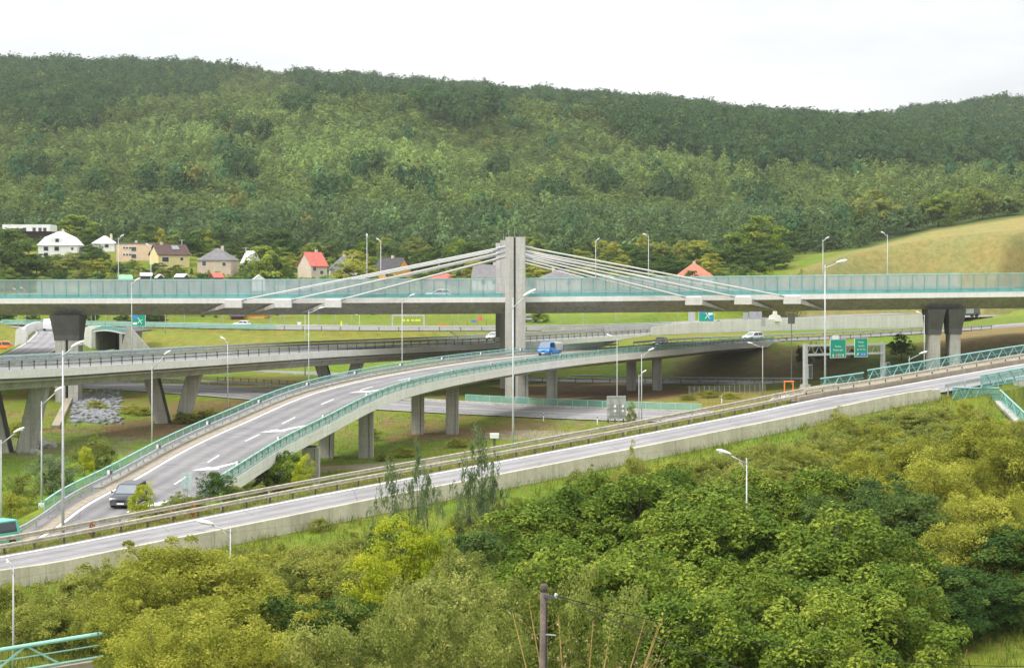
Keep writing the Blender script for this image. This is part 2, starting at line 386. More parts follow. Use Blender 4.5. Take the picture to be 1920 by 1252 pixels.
amp = np.interp(YG, [60, 150, 300, 500, 700, 1100, 2000], [0.15, 0.12, 0.12, 0.3, 1.5, 4, 6])
Z1 = Z1+fbm(XG, YG, 60, 3)*amp*np.where((PXG > 1380) & (YG < 740), 0.04, 1.0)
def nearest(path, d, x, y, s0=None, s1=None, chunk=20000):
    s0 = 0 if s0 is None else s0; s1 = path.L if s1 is None else s1
    n = max(2, int((s1-s0)/2.0)+1); pts = np.array([path.at(t, d) for t in np.linspace(s0, s1, n)])
    xf, yf = x.ravel(), y.ravel(); D2 = np.full(xf.shape, 1e9); ZR = np.zeros_like(xf); SG = np.zeros_like(xf)
    near = np.where((xf > pts[:,0].min()-45) & (xf < pts[:,0].max()+45) & (yf > pts[:,1].min()-45) & (yf < pts[:,1].max()+45))[0]
    for c in range(0, len(near), chunk):
        ii = near[c:c+chunk]
        a = pts[:-1]; b = pts[1:]; ab = b-a; L2 = (ab[:, :2]**2).sum(1)
        px_ = xf[ii][:, None]-a[:, 0]; py_ = yf[ii][:, None]-a[:, 1]
        t = np.clip((px_*ab[:, 0]+py_*ab[:, 1])/L2, 0, 1)
        dx = px_-t*ab[:, 0]; dy = py_-t*ab[:, 1]; dd = dx*dx+dy*dy
        k = dd.argmin(1); r = np.arange(len(ii))
        D2[ii] = dd[r, k]; ZR[ii] = a[k, 2]+t[r, k]*ab[k, 2]
        SG[ii] = np.sign(ab[k, 0]*py_[r, k]-ab[k, 1]*px_[r, k])
    sh = x.shape
    return np.sqrt(D2).reshape(sh), ZR.reshape(sh), SG.reshape(sh)
def carve(Z, path, centre, hw, slope, drop=0.12, s0=None, s1=None, fade=35, only=None):
    d, zr, sg = nearest(path, centre, XG, YG, s0, s1)
    e = np.clip(d-hw, 0, None); zt = zr-drop
    new = np.clip(Z, zt-e*slope, zt+e*slope)
    ok = (e < fade)
    if only is not None: ok &= only(XG, YG)
    return np.where(ok, new, Z)
sAb0 = A.s_at_px(1790)                                # where the near road starts to fly over the gap
Z1 = carve(Z1, E, 0, 11, 0.35); Z1 = carve(Z1, G2, 0, 6.0, 0.3); Z1 = carve(Z1, D, 0, 13, 1.1)
Z1 = carve(Z1, C, CW/2, CW/2+0.6, 2.5, 0.15, C.s_at_px(1230), None); Z1 = carve(Z1, T, 0, 5, 0.6)
sB0 = BL.s_at_y(150); sB1 = BL.s_at_px(1405)
# the flyover's centre line for the embankments at both ends
nB = 160; Bc = [(BL.at(u*BL.L)+BR.at(u*BR.L))/2 for u in np.linspace(0, 1, nB)]
BC = Path([tuple(p) for p in Bc[::4]])
Z1 = carve(Z1, BC, 0, 6.0, 0.5, 0.15, 0, BC.s_at_y(146)); Z1 = carve(Z1, BC, 0, 6.5, 0.5, 0.15, BC.s_at_px(1440), None)
eA = A.at(sAb0, -2.2); eD = A.at(sAb0+2)-A.at(sAb0-2); eD.normalize()
before_gap = lambda x, y: (x-eA.x)*eD.x+(y-eA.y)*eD.y < 1.0
Z1 = carve(Z1, A, -2.2, 6.2, 0.30, 0.12, 0, sAb0, only=before_gap)
d_, zr_, sg_ = nearest(C, 2.2, XG, YG, C.s_at_px(1225), None); Z1 = np.where((sg_ < 0) & (d_ < 16) & (YG > 405), np.minimum(Z1, 7.3+0.02*d_), Z1)
d_, zr_, sg_ = nearest(A, -7.05, XG, YG, 0, sAb0)      # the grass lies lower against the outer face of the parapet
Z1 = np.where((sg_ < 0) & (d_ < 25), np.minimum(Z1, zr_-0.55-0.02*d_), Z1)
sN0 = A.s_at_px(1838, -9.1); pS = A.at(sN0+2.0, -9.6, 0)      # the stair wall beside the bridge end stands free of the slope
P1 = Vector((X(1866,pS.y), pS.y-0.5, ZP(755, pS.y))); P2 = Vector((X(1990, pS.y-14), pS.y-14, ZP(872, pS.y-14))); P0 = Vector((X(1836, pS.y+1), pS.y+1.0, ZP(757, pS.y)))
stl = Path([tuple(P0), tuple(P1), tuple((P1+P2)/2), tuple(P2)]); d_, zr_, sg_ = nearest(stl, 0, XG, YG); dN_, _, sN_ = nearest(A, -9.0, XG, YG)
cut = (d_ < 10) & (sN_ < 0) & (XG > P0.x+0.6)
Z1 = np.where(cut, np.minimum(Z1, zr_-np.where(sg_ < 0, 2.0, 2.6)+0.16*np.maximum(d_-1, 0)), Z1)
def Zg(x, y):
    px = CX+F*x/max(y, 1.0)
    i = np.clip(np.searchsorted(gY, y)-1, 0, len(gY)-2); j = np.clip(np.searchsorted(gpx, px)-1, 0, len(gpx)-2)
    t = np.clip((y-gY[i])/(gY[i+1]-gY[i]), 0, 1); u = np.clip((px-gpx[j])/(gpx[j+1]-gpx[j]), 0, 1)
    return float((Z1[i, j]*(1-u)+Z1[i, j+1]*u)*(1-t)+(Z1[i+1, j]*(1-u)+Z1[i+1, j+1]*u)*t)
def G(px, Y, dz=0): return Vector((X(px, Y), Y, Zg(X(px, Y), Y)+dz))

# ground cover colours (what grows or lies there)
C_GRASS = np.array([0.135, 0.185, 0.022]); C_LUSH = np.array([0.120, 0.215, 0.018]); C_DRY = np.array([0.225, 0.195, 0.055])
C_STRAW = np.array([0.29, 0.245, 0.11]); C_EARTH = np.array([0.175, 0.115, 0.065]); C_GRAVEL = np.array([0.30, 0.30, 0.31])
C_FOREST = np.array([0.075, 0.11, 0.035]); C_TRACK = np.array([0.26, 0.225, 0.175]); C_WEED = np.array([0.15, 0.16, 0.035])
PYG = HY-(Z1-CZ)*F/YG
n1 = fbm(XG, YG, 26, 5); n2 = fbm(XG, YG, 7, 6, 3); n3 = fbm(XG, YG, 90, 8)
def sstep(a, b, x): t = np.clip((x-a)/(b-a), 0, 1); return t*t*(3-2*t)
GC = np.empty(XG.shape+(3,)); GC[:] = C_GRASS
def put(col, w): GC[:] = GC*(1-np.clip(w, 0, 1)[..., None])+col*np.clip(w, 0, 1)[..., None]
put(C_LUSH, sstep(0.0, 0.7, n1)*0.8); put(C_DRY, sstep(0.1, 0.8, n2+0.5*n3)*0.6)
put(C_WEED, sstep(150, 120, YG)*sstep(-0.3, 0.6, n1)*0.7)
put(C_LUSH, sstep(120, 150, YG)*sstep(300, 250, YG)*sstep(520, 400, PXG)*0.7)
def ell(px, py, a, b, Y0, Y1, soft=0.35):
    r = ((PXG-px)/a)**2+((PYG-py)/b)**2
    return sstep(1+soft, 1-soft, r+0.35*n2)*(YG > Y0)*(YG < Y1)
put(C_DRY, ell(1330, 748, 190, 16, 250, 330)); put(C_DRY, ell(500, 725, 120, 18, 300, 400)); put(C_DRY, sstep(395, 410, YG)*sstep(470, 440, YG)*0.5)
put(C_DRY*0.8, sstep(-0.2, 0.6, n1+0.4*n2)*(YG > 235)*(YG < 340)*0.7); put(C_EARTH*1.1, sstep(0.25, 0.9, n2+0.6*n1)*(YG > 225)*(YG < 345)*0.85); put(C_TRACK*0.7, sstep(0.5, 1.0, n3-0.5*n2)*(YG > 180)*(YG < 300)*0.6); put(C_EARTH, ell(880, 812, 130, 12, 190, 300)); put(C_EARTH, ell(430, 770, 150, 20, 230, 330)*0.8); put(C_TRACK*0.8, ell(60, 840, 60, 20, 200, 300)*0.6); put(C_EARTH, ell(1120, 735, 190, 16, 280, 350)); put(C_EARTH, ell(290, 805, 110, 16, 200, 300))
put(C_EARTH, ell(990, 800, 60, 12, 200, 300)*0.7); put(C_TRACK, ell(1010, 815, 110, 9, 190, 300)*0.8)
put(C_EARTH*0.9, sstep(338, 346, YG)*sstep(372, 364, YG)*sstep(1240, 1290, PXG)*sstep(1660, 1560, PXG)*(0.75+0.25*n2))
put(C_EARTH*1.25, sstep(330, 345, YG)*sstep(438, 422, YG)*sstep(1700, 1790, PXG)*(0.8+0.2*n2))
put(C_EARTH, ell(100, 660, 60, 12, 330, 420)*0.5)
trk = Path([(-38,178,0),(-28,190,0),(-17,203,0),(-4,209,0),(10,206,0),(30,199,0)])
d_, _, _ = nearest(trk, 0, XG, YG); put(C_TRACK, sstep(2.8, 1.7, d_+0.5*n2))
put(C_GRAVEL, sstep(2.4, 1.9, nearest(A, 3.2, XG, YG)[0])*0.25)
dA, _, sA = nearest(A, 1.6, XG, YG); put(C_WEED*1.15, sstep(2.2, 1.6, dA)*0.85)
put(C_GRASS*1.05, sstep(3.5, 1.5, nearest(A, -8.6, XG, YG)[0])*0.7); put(C_EARTH*1.3, sstep(8, -4, np.hypot((PXG-1915)/7, PYG-1262))*(YG < 100))
# the mown hillside field and the wooded hills
fieldtop = np.interp(PXG, [1380,1500,1560,1650,1750,1850,1920,2600], [560,506,482,457,430,415,404,330])
fld = sstep(-4, 6, PYG-fieldtop)*(YG > 462)*sstep(1390, 1450, PXG)
put(C_STRAW, fld*(0.85+0.15*n2)); put(np.array([0.20, 0.19, 0.075]), fld*sstep(640, 560, YG+0.25*XG)*0.75)
put(C_GRASS*1.3, sstep(462, 475, YG)*sstep(500, 486, YG)*(PXG > 900)*0.8)
put(np.array([0.13,0.19,0.03]), sstep(430, 445, YG)*sstep(480, 470, YG)*sstep(950, 1000, PXG)*0.9)
put(C_FOREST, sstep(600, 650, YG)*(1-fld))
def terrain():
    ny, nx = XG.shape
    v = np.stack([XG, YG, Z1], -1).reshape(-1, 3)
    i, j = np.meshgrid(np.arange(ny-1), np.arange(nx-1), indexing='ij'); a = (i*nx+j).ravel()
    f = np.stack([a, a+1, a+nx+1, a+nx], 1)
    me = bpy.data.meshes.new('ground'); me.vertices.add(len(v)); me.vertices.foreach_set('co', v.ravel())
    me.loops.add(f.size); me.loops.foreach_set('vertex_index', f.ravel().astype(np.int32))
    me.polygons.add(len(f)); me.polygons.foreach_set('loop_start', np.arange(0, f.size, 4, dtype=np.int32))
    me.polygons.foreach_set('loop_total', np.full(len(f), 4, np.int32)); me.polygons.foreach_set('use_smooth', [True]*len(f))
    at = me.attributes.new('cover', 'FLOAT_COLOR', 'POINT')
    at.data.foreach_set('color', np.concatenate([GC.reshape(-1, 3), np.ones((len(v), 1))], 1).ravel().astype(np.float32))
    me.update(calc_edges=True); me.validate()
    m, nt, ns, ln = nodes('ground_cover')
    a = N(nt, 'ShaderNodeAttribute', attribute_name='cover').outputs['Color']
    f1 = pos_noise(nt, 0.6, 6, rough=0.7); f2 = pos_noise(nt, 4.0, 5, rough=0.7); f3 = pos_noise(nt, 0.09, 4)
    c = mixc(nt, a, ramp(nt, f1, [(0.3, (0.66, 0.68, 0.6)), (0.7, (1.25, 1.2, 1.15))]), 0.85, 'MULTIPLY')
    c = mixc(nt, c, ramp(nt, f2, [(0.3, (0.6, 0.62, 0.6)), (0.7, (1.3, 1.28, 1.2))]), 0.75, 'MULTIPLY')
    c = mixc(nt, c, ramp(nt, f3, [(0.35, (1.15, 1.0, 0.85)), (0.65, (0.88, 1.03, 0.95))]), 0.7, 'MULTIPLY')
    b = principled(nt, c, 0.95, 0, 0.1)
    bp = N(nt, 'ShaderNodeBump'); bp.inputs['Strength'].default_value = 0.6; bp.inputs['Distance'].default_value = 0.15
    ln.new(f2, bp.inputs['Height']); ln.new(bp.outputs[0], b.inputs['Normal'])
    me.materials.append(m); o = link('ground', me); o['kind'] = 'structure'
terrain()

# ------------------------------------------------------------------ road surfaces
def across(o, d0, d1):
    me = o.data; a = me.attributes.new('across', 'FLOAT', 'POINT'); n = len(me.vertices); a.data.foreach_set('value', np.where(np.arange(n) % 2 == 0, d0, d1).astype(np.float32)); return o
def road(name, path, d0, d1, m, dz=0.02, s0=None, s1=None, lines=(), dash=()):
    mb = MB(); path.strip(mb, d0, d1, dz, s0, s1); across(struct(name, mb, M[m]), d0, d1)
    for dd, w in lines:
        mb = MB(); path.strip(mb, dd-w/2, dd+w/2, dz+0.006, s0, s1); struct('road_marking', mb, M['paint'])
    for dd, w, on, per in dash:
        mb = MB(); u = (s0 or 0)+3
        while u < (s1 or path.L)-on: path.strip(mb, dd-w/2, dd+w/2, dz+0.006, u, u+on, 1.5); u += per
        struct('road_marking', mb, M['paint'])
road('slip_road', A, 0.55, -7.0, 'asph_a', 0.03, 0, sAb0, lines=[(0.0, 0.28)])
road('underpass_road', E, 9.6, -9.6, 'asph_a', 0.02, lines=[(9.0, 0.25), (-9.0, 0.25), (0.5, 0.2), (-0.5, 0.2)], dash=[(4.8, 0.18, 4, 10), (-4.8, 0.18, 4, 10)])
road('service_road', G2, 4.5, -4.5, 'asph', 0.02, lines=[(4.0, 0.15), (-4.0, 0.15)])
road('far_road', D, 11.5, 1.5, 'asph_a', 0.02, lines=[(11.0, 0.2), (2.0, 0.2)], dash=[(6.5, 0.15, 4, 10)])
road('near_road', D, -1.5, -11.5, 'asph_a', 0.02, 0, D.s_at_px(1130), lines=[(-11.0, 0.2), (-2.0, 0.2)])
road('tunnel_road', T, 4.2, -4.2, 'asph_a', 0.03, lines=[(3.7, 0.2), (-3.7, 0.2)])
road('main_road', C, 0.6, CW-0.6, 'asph_a', 0.02, C.s_at_px(1235), None, lines=[(1.2, 0.2), (CW-1.2, 0.2)])
def bp_(s, u, dz=0.0):
    """point on the flyover: s along the left edge, u metres from the left edge"""
    l = BL.at(s); r = BR.at(s/BL.L*BR.L); w = (r-l).length
    p = l+(r-l)*(u/w); p.z += dz; return p
def bwidth(s): return (BR.at(s/BL.L*BR.L)-BL.at(s)).length
def bstrip(mb, fu0, fu1, dz, s0, s1, step=1.5):
    n = max(2, int((s1-s0)/step)+1); secs = []
    for t in np.linspace(s0, s1, n):
        w = bwidth(t); a = fu0(w) if callable(fu0) else fu0; b = fu1(w) if callable(fu1) else fu1
        secs.append([bp_(t, a, dz), bp_(t, b, dz)])
    return mb.loft(secs, closed=False)
mb = MB(); bstrip(mb, 0.3, lambda w: w-0.3, 0.05, 0, sB0); across(struct('ramp_road', mb, M['asph']), 0.3, 10.7)
mb = MB(); bstrip(mb, 0.3, lambda w: w-0.3, 0.05, sB1, BL.L); across(struct('ramp_road', mb, M['asph']), 0.3, 10.7)
# ------------------------------------------------------------------ high cable-stayed viaduct
SK = -0.037                                            # slight skew of the deck's cross direction
HPX = [-420, 0, 480, 945, 1400, 1920, 2340]; HPY = [562.5, 560, 559.3, 557.4, 553, 547, 541.5]
Y0H = 310.0
def Hz(x): return ZP(np.interp(CX+F*x/Y0H, HPX, HPY), Y0H)
HX0, HX1 = X(-420, Y0H), X(2340, Y0H)
def hp(x, y, dz): return (x+SK*(y-Y0H), y, Hz(x)+dz)
H = thing('cable_stayed_viaduct', 'long pale concrete cable-stayed viaduct with twin-bladed pylons crossing the whole valley', 'bridge', (0, 336, 0))
hx = np.linspace(HX0, HX1, 60)
for (ya, yb, nm) in ((310, 334.6, 1), (338.4, 363, 2)):
    prof = [(ya,0.0),(ya,-0.82),(ya+0.15,-0.9),(ya+3.6,-2.72),(yb-3.6,-2.72),(yb-0.15,-0.9),(yb,-0.82),(yb,0.0),(yb-0.7,0.0),(yb-0.72,-0.22),(ya+0.72,-0.22),(ya+0.7,0.0)]
    mb = MB(); mb.loft([[hp(x, y, z) for y, z in prof] for x in hx]); part('deck', mb, M['conc'], H)
    mb = MB(); mb.loft([[hp(x, ya+0.9, -0.2), hp(x, yb-0.9, -0.2)] for x in hx], closed=False); part('carriageway', mb, M['asph'], H)
    for yl in (ya+2.2, yb-2.2):
        mb = MB(); mb.loft([[hp(x, yl-0.1, -0.194), hp(x, yl+0.1, -0.194)] for x in hx], closed=False); part('lane_line', mb, M['paint'], H)
# fascia beam, a clean pale strip along the outer edge
mb = MB(); mb.loft([[hp(x, y, z) for y, z in ((309.96, 0.02), (309.96, -0.80), (309.99, -0.80), (309.99, 0.02))] for x in hx]); part('fascia', mb, M['fascia'], H)
# pylons: three rows, each of two blades with a gap
py_x = (X(947.5, 308.6), X(963.3, 308.6), X(967.0, 308.6), X(985.2, 308.6))
for k, (y, lab) in enumerate(((308.4, None), (335.4, 'middle pylon blade pair standing between the two decks'), (362.4, None))):
    pyl = thing('pylon', '', '', (0, y, 0)); del pyl['label']; del pyl['category']; pyl.parent = H; pyl.matrix_parent_inverse = Matrix.Translation((0, -336, 0))
    o = SK*(y-308.4)
    for a, b in ((py_x[0], py_x[1]), (py_x[2], py_x[3])):
        mb = MB(); a += o; b += o; e = 0.05; zt = 26.5
        sec = lambda z, ex: [(a-ex+e,y,z),(b+ex-e,y,z),(b+ex,y+e,z),(b+ex,y+2.6-e,z),(b+ex-e,y+2.6,z),(a-ex+e,y+2.6,z),(a-ex,y+2.6-e,z),(a-ex,y+e,z)]
        mb.loft([sec(-1.0, 0.03), sec(13, 0.03), sec(17, 0), sec(zt, 0)]); part('blade', mb, M['conc_light'], pyl)
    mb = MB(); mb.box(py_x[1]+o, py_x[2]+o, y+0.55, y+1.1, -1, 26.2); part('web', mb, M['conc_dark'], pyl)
    mb = MB(); mb.tube([(py_x[1]+o+0.15, y+0.4, 26.4), (py_x[1]+o+0.15, y+0.4, 28.2)], 0.03, 5); part('lightning_rod', mb, M['steel'], pyl)
# stays: three planes, three each side
blkR = [1299.5, 1391.5, 1483.5]; blkL = [625.5, 532.5, 439.5]
for pi_, (yp, ye) in enumerate(((309.5, 309.55), (336.5, 336.5), (363.6, 363.3))):
    o = SK*(yp-308.4)
    for side, blks in ((1, blkR), (-1, blkL)):
        for k in range(3):
            zt = 25.05-0.78*(2-k)-0.15; xs = (py_x[3] if side > 0 else py_x[0])+o+0.02*side
            xe = X(blks[k], Y0H)+SK*(ye-Y0H); ze = Hz(xe)-0.35
            p, q = Vector((xs, yp, zt)), Vector((xe-side*0.9, ye-(0.55 if pi_ == 0 else 0), ze))
            d = (q-p).normalized()
            mb = MB(); mb.tube([p, q], 0.125, 8); part('stay_cable', mb, M['cable'], H)
            mb = MB(); mb.tube([p-d*0.1, p+d*1.25], 0.24, 10); part('stay_socket', mb, M['steel'], H)
            if pi_ == 0:
                mb = MB(); mb.tube([q-d*1.2, q+d*0.3], 0.2, 10); part('stay_socket', mb, M['steel'], H)
                zc = Hz(xe); w = 1.33
                mb = MB(); mb.taper(xe-w, xe+w, 308.55, 309.95, zc-1.5, xe-w, xe+w, 308.45, 309.95, zc-0.28)
                mb.taper(xe-w+0.1, xe+w-0.1, 308.6, 309.9, zc-0.28, xe-w+0.35, xe+w-0.35, 308.9, 309.9, zc-0.12)
                part('anchor_block', mb, M['fascia'], H)
                # wedge fin running on under the deck along the stay's line
                xa, xb = xe+side*w, xe+side*(w+4.6)
                mb = MB(); mb.add([(xa,308.6,zc-0.75),(xa,308.6,zc-1.5),(xa,311.6,zc-1.75),(xa,310.0,zc-0.85),(xb,312.9,zc-2.45),(xb,313.0,zc-2.62),(xb,313.4,zc-2.68),(xb,313.3,zc-2.5)],
                                  [(0,1,2,3),(4,7,6,5),(0,4,5,1),(1,5,6,2),(2,6,7,3),(3,7,4,0)]); part('anchor_fin', mb, M['conc'], H)
# flared twin-column piers
for pxs in ((113, 137), (1753.5, 1791.5)):
    for px in pxs:
        for y in (312.2, 341.0):
            x = X(px, y); zt = Hz(x)-2.72; zb = zt-3.2; g = -1.0
            mb = MB(); mb.loft([[(x-a,y-f,z),(x+a,y-f,z),(x+a,y+bk,z),(x-a,y+bk,z)] for a, f, bk, z in ((0.78,0,3.4,g),(0.84,0,3.4,zb),(0.86,0.0,3.42,zb+0.02))])
            part('pier', mb, M['conc'], H)
            mb = MB(); mb.loft([[(x-a,y-f,z),(x+a,y-f,z),(x+a,y+bk,z),(x-a,y+bk,z)] for a, f, bk, z in ((1.0,0.05,3.5,zb-0.9),(1.05,0.25,3.5,zb),(1.3,1.5,3.9,zt-0.6),(1.4,1.8,4.1,zt+0.03))])
            part('pier_head', mb, M['conc_dark'], H)  # flared head in a much darker concrete than the shaft
# tall screens along both outer edges
def screen(y, lab, lean):
    t = thing('noise_screen', lab, 'screen fence', (0, y, Hz(0)))
    post = MB(); post.taper(-0.05,0.05,-0.07,0.07,0.0,-0.05,0.05,-0.06+lean,0.06+lean,3.03); pm = post.mesh('screen_post', M['teal_b'])
    xs = np.arange(X(-60, Y0H), X(1985, Y0H), 1.98); gap = (py_x[0]-0.35, py_x[3]+0.35) if y < 320 else (99, 98)
    n = 0; prev = None
    for x in xs:
        if gap[0] < x < gap[1]: prev = None; continue
        o = link('screen_post', pm, t); o.location = Vector(hp(x, y, 0))-t.location; n += 1
        if prev is not None:
            mb = MB(); mb.sheet([hp(prev+0.06,y+lean*0.2,0.62),hp(x-0.06,y+lean*0.2,0.62),hp(x-0.06,y+lean,2.97),hp(prev+0.06,y+lean,2.97)])
            part('screen_panel', mb, M['panel'], t)
        prev = x
    for a, b in ((xs[0], gap[0] if gap[0] < 50 else xs[-1]), (gap[1], xs[-1])):
        if b <= a or (gap[0] > 50 and a == gap[1]): continue
        q = np.linspace(a, b, 40)
        mb = MB(); mb.loft([[hp(x,y-0.09,0.02),hp(x,y+0.05,0.02),hp(x,y+0.05,0.60),hp(x,y-0.09,0.60)] for x in q]); part('base_band', mb, M['teal_b'], t)
        mb = MB(); mb.loft([[hp(x,y-0.06+lean,2.96),hp(x,y+0.06+lean,2.96),hp(x,y+0.06+lean,3.06),hp(x,y-0.06+lean,3.06)] for x in q]); part('top_rail', mb, M['teal_l'], t)
        mb = MB(); mb.loft([[hp(x,y-0.03+lean*0.3,0.78),hp(x,y+0.03+lean*0.3,0.78),hp(x,y+0.03+lean*0.3,0.84),hp(x,y-0.03+lean*0.3,0.84)] for x in q]); part('lower_rail', mb, M['teal_b'], t)
screen(310.25, 'tall teal-framed screen fence along the near edge of the high cable-stayed viaduct', -0.45)
screen(362.7, 'tall teal-framed screen fence on the far edge of the high viaduct', 0.45)
hpath = Path([hp(x, 336.5, -0.2) for x in np.linspace(X(-60, Y0H), X(1985, Y0H), 14)])
guardrail(hpath, 3.6, 'grey guardrail along the inner edge of the high viaduct rear deck', step=4)
guardrail(hpath, -3.2, 'grey guardrail along the inner edge of the high viaduct front deck', step=4)

# ------------------------------------------------------------------ carriageway viaduct on V piers
sC1 = C.s_at_px(1240)
V = thing('carriageway_viaduct', 'curving grey concrete viaduct carried on V-shaped piers under the high bridge', 'bridge', tuple(C.at(sC1*0.4, CW/2, -8)))
mb = MB(); C.sweep(mb, [(0,0.05),(0,-0.92),(0.3,-0.95),(0.9,-1.0),(1.1,-1.05),(1.7,-2.25),(CW-1.7,-2.25),(CW-1.1,-1.05),(CW-0.3,-0.95),(CW,-0.92),(CW,0.05),(CW-0.5,0.05),(CW-0.52,-0.03),(0.52,-0.03),(0.5,0.05)], 0, sC1+12)
part('deck', mb, M['conc'], V)
mb = MB(); C.sweep(mb, [(-0.05,0.08),(-0.05,-0.9),(-0.01,-0.9),(-0.01,0.08)], 0, sC1+2); part('fascia', mb, M['fascia'], V)
mb = MB(); mb.tube(C.off(0.75, -1.28, 0, sC1, 3), 0.14, 8); part('drain_pipe', mb, M['conc_light'], V)
mb = MB(); C.strip(mb, 0.6, CW-0.6, 0.0, 0, sC1+2); part('carriageway', mb, M['asph_a'], V)
for dd in (1.3, CW-1.3):
    mb = MB(); C.strip(mb, dd-0.12, dd+0.12, 0.008, 0, sC1); part('lane_line', mb, M['paint'], V)
for Yv in (230, 271, 316, 360):
    sv = C.s_at_y(Yv-1); c = C.at(sv, CW/2); g = Zg(c.x, c.y)-1.2; top = c.z-2.3
    p = thing('pier', '', '', (c.x, c.y, g)); del p['label']; del p['category']; p.parent = V; p.matrix_parent_inverse = Matrix.Translation(-V.location)
    for sgn in (-1, 1):
        mb = MB(); b0, b1, t0, t1 = 0.15, 1.95, 2.1, 4.1
        for (ya, yb) in ((-1.0, 0.45), (0.6, 1.0)):
            q = [(sgn*b0,ya,0),(sgn*b1,ya,0),(sgn*b1,yb,0),(sgn*b0,yb,0)]; r = [(sgn*t0,ya-0.1,top-g),(sgn*t1,ya-0.1,top-g),(sgn*t1,yb,top-g),(sgn*t0,yb,top-g)]
            mb.add(q+r, [(0,3,2,1),(4,5,6,7),(0,1,5,4),(1,2,6,5),(2,3,7,6),(3,0,4,7)])
        part('leg', mb, M['conc'], p, world=False)
        mb = MB()
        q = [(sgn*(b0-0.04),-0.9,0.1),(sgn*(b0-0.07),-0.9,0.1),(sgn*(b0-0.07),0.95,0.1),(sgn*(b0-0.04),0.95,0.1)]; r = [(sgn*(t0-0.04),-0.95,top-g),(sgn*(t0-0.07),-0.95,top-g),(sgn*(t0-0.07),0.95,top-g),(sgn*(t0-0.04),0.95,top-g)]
        mb.add(q+r, [(0,3,2,1),(4,5,6,7),(0,1,5,4),(1,2,6,5),(2,3,7,6),(3,0,4,7)]); part('dark_face', mb, M['conc_dark'], p, world=False)  # thin dark sheet over the inner side of the leg
    mb = MB(); mb.box(-2.3, 2.3, -1.4, 1.4, -0.3, 0.25); part('footing', mb, M['conc'], p, world=False)
guardrail(C, 0.35, 'double-beam guardrail on the near edge of the V-pier viaduct', 0, sC1+6, step=2.0, h=1.05, m='steel', side=1, beams=2, dz=0.05, pm='steel_d')
guardrail(C, CW-0.45, 'double-beam guardrail on the far edge of the V-pier viaduct', 0, sC1+10, step=2.0, h=1.1, m='steel', side=-1, beams=2, dz=0.05, pm='steel_d')
t = thing('bridge_railing', 'pale teal handrail behind the far guardrail of the V-pier viaduct', 'railing', tuple(C.at(40, CW-0.1)))
mb = MB(); mb.tube(C.off(CW-0.12, 1.2, 0, C.s_at_px(520), 2), 0.05, 6); part('top_rail', mb, M['teal_l'], t)
mb = MB(); mb.tube(C.off(CW-0.12, 0.75, 0, C.s_at_px(520), 2), 0.03, 5); part('mid_rail', mb, M['teal_l'], t)
for u in np.arange(1, C.s_at_px(520), 2.5):
    mb = MB(); p = C.at(u, CW-0.12); mb.tube([p, p+Vector((0,0,1.2))], 0.035, 5); part('post', mb, M['teal_l'], t)

# ------------------------------------------------------------------ curved flyover with teal railings
RB = thing('curved_flyover', 'curved two-lane concrete flyover with teal railings on paired column piers', 'bridge', tuple(bp_((sB0+sB1)/2, 5, -8)))
def bsec(t, fs): 
    w = bwidth(t); return [bp_(t, (u if u >= 0 else w+u) if not isinstance(u, tuple) else w*u[0], z) for u, z in fs]
def bsweep(mb, fs, s0, s1, closed=True, step=2.0):
    n = max(2, int((s1-s0)/step)+1); return mb.loft([bsec(t, fs) for t in np.linspace(s0, s1, n)], closed)
def kbox(mb, u0, u1, z0, z1, s0, s1): return bsweep(mb, [(u0, z0), (u1, z0), (u1, z1), (u0, z1)], s0, s1)
mb = MB(); bsweep(mb, [(0.0,0.12),(0.0,-0.85),(0.9,-1.0),(2.4,-1.65),(-2.4,-1.65),(-0.9,-1.0),(-0.001,-0.85),(-0.001,0.12),(-0.4,0.12),(-0.42,0.0),(0.92,0.0),(0.9,0.12)], sB0-3, sB1+2)
part('deck', mb, M['conc'], RB)
mb = MB(); kbox(mb, -0.06, -0.002, -0.9, 0.14, sB0-3, sB1+1)
mb2 = MB(); bsweep(mb2, [(-0.002,0.14),(-0.002,-0.9)], sB0, sB1, closed=False)
mb = MB(); n = int((sB1-sB0)/2)
mb.loft([[bp_(t, bwidth(t)+0.005, 0.14), bp_(t, bwidth(t)+0.06, 0.14), bp_(t, bwidth(t)+0.06, -0.88), bp_(t, bwidth(t)+0.005, -0.88)] for t in np.linspace(sB0-3, sB1+1, n)]); part('fascia', mb, M['fascia'], RB)
mb = MB(); bstrip(mb, 0.95, lambda w: w-0.45, 0.02, sB0-3, sB1+1); across(part('carriageway', mb, M['asph'], RB), 0.95, 10.6)
for s0, s1, pr in ((0, sB0, False), (sB0, sB1, True), (sB1, BL.L, False)):
    dzz = 0.06 if not pr else 0.03
    mb = MB(); bstrip(mb, 2.25, 2.50, dzz, s0, s1); (part('edge_line', mb, M['paint'], RB) if pr else struct('road_marking', mb, M['paint']))
    mb = MB(); bstrip(mb, 1.15, 2.1, dzz-0.004, s0, s1); (part('dusty_shoulder', mb, M['shoulder'], RB) if pr else struct('road_shoulder', mb, M['shoulder']))
mb = MB(); kbox(mb, 1.02, 1.14, 0.0, 0.16, sB0-3, sB1); part('kerb', mb, M['conc_brown'], RB)
for i, Yd in enumerate((139, 152, 165.5, 179, 192, 205.5, 219, 233, 247)):
    s0 = BL.s_at_y(Yd); mb = MB(); bstrip(mb, 6.15, 6.33, 0.066 if Yd < 150 else 0.034, s0, s0+4.6)
    (part('lane_dash', mb, M['paint'], RB) if Yd > 150 else struct('road_marking', mb, M['paint']))
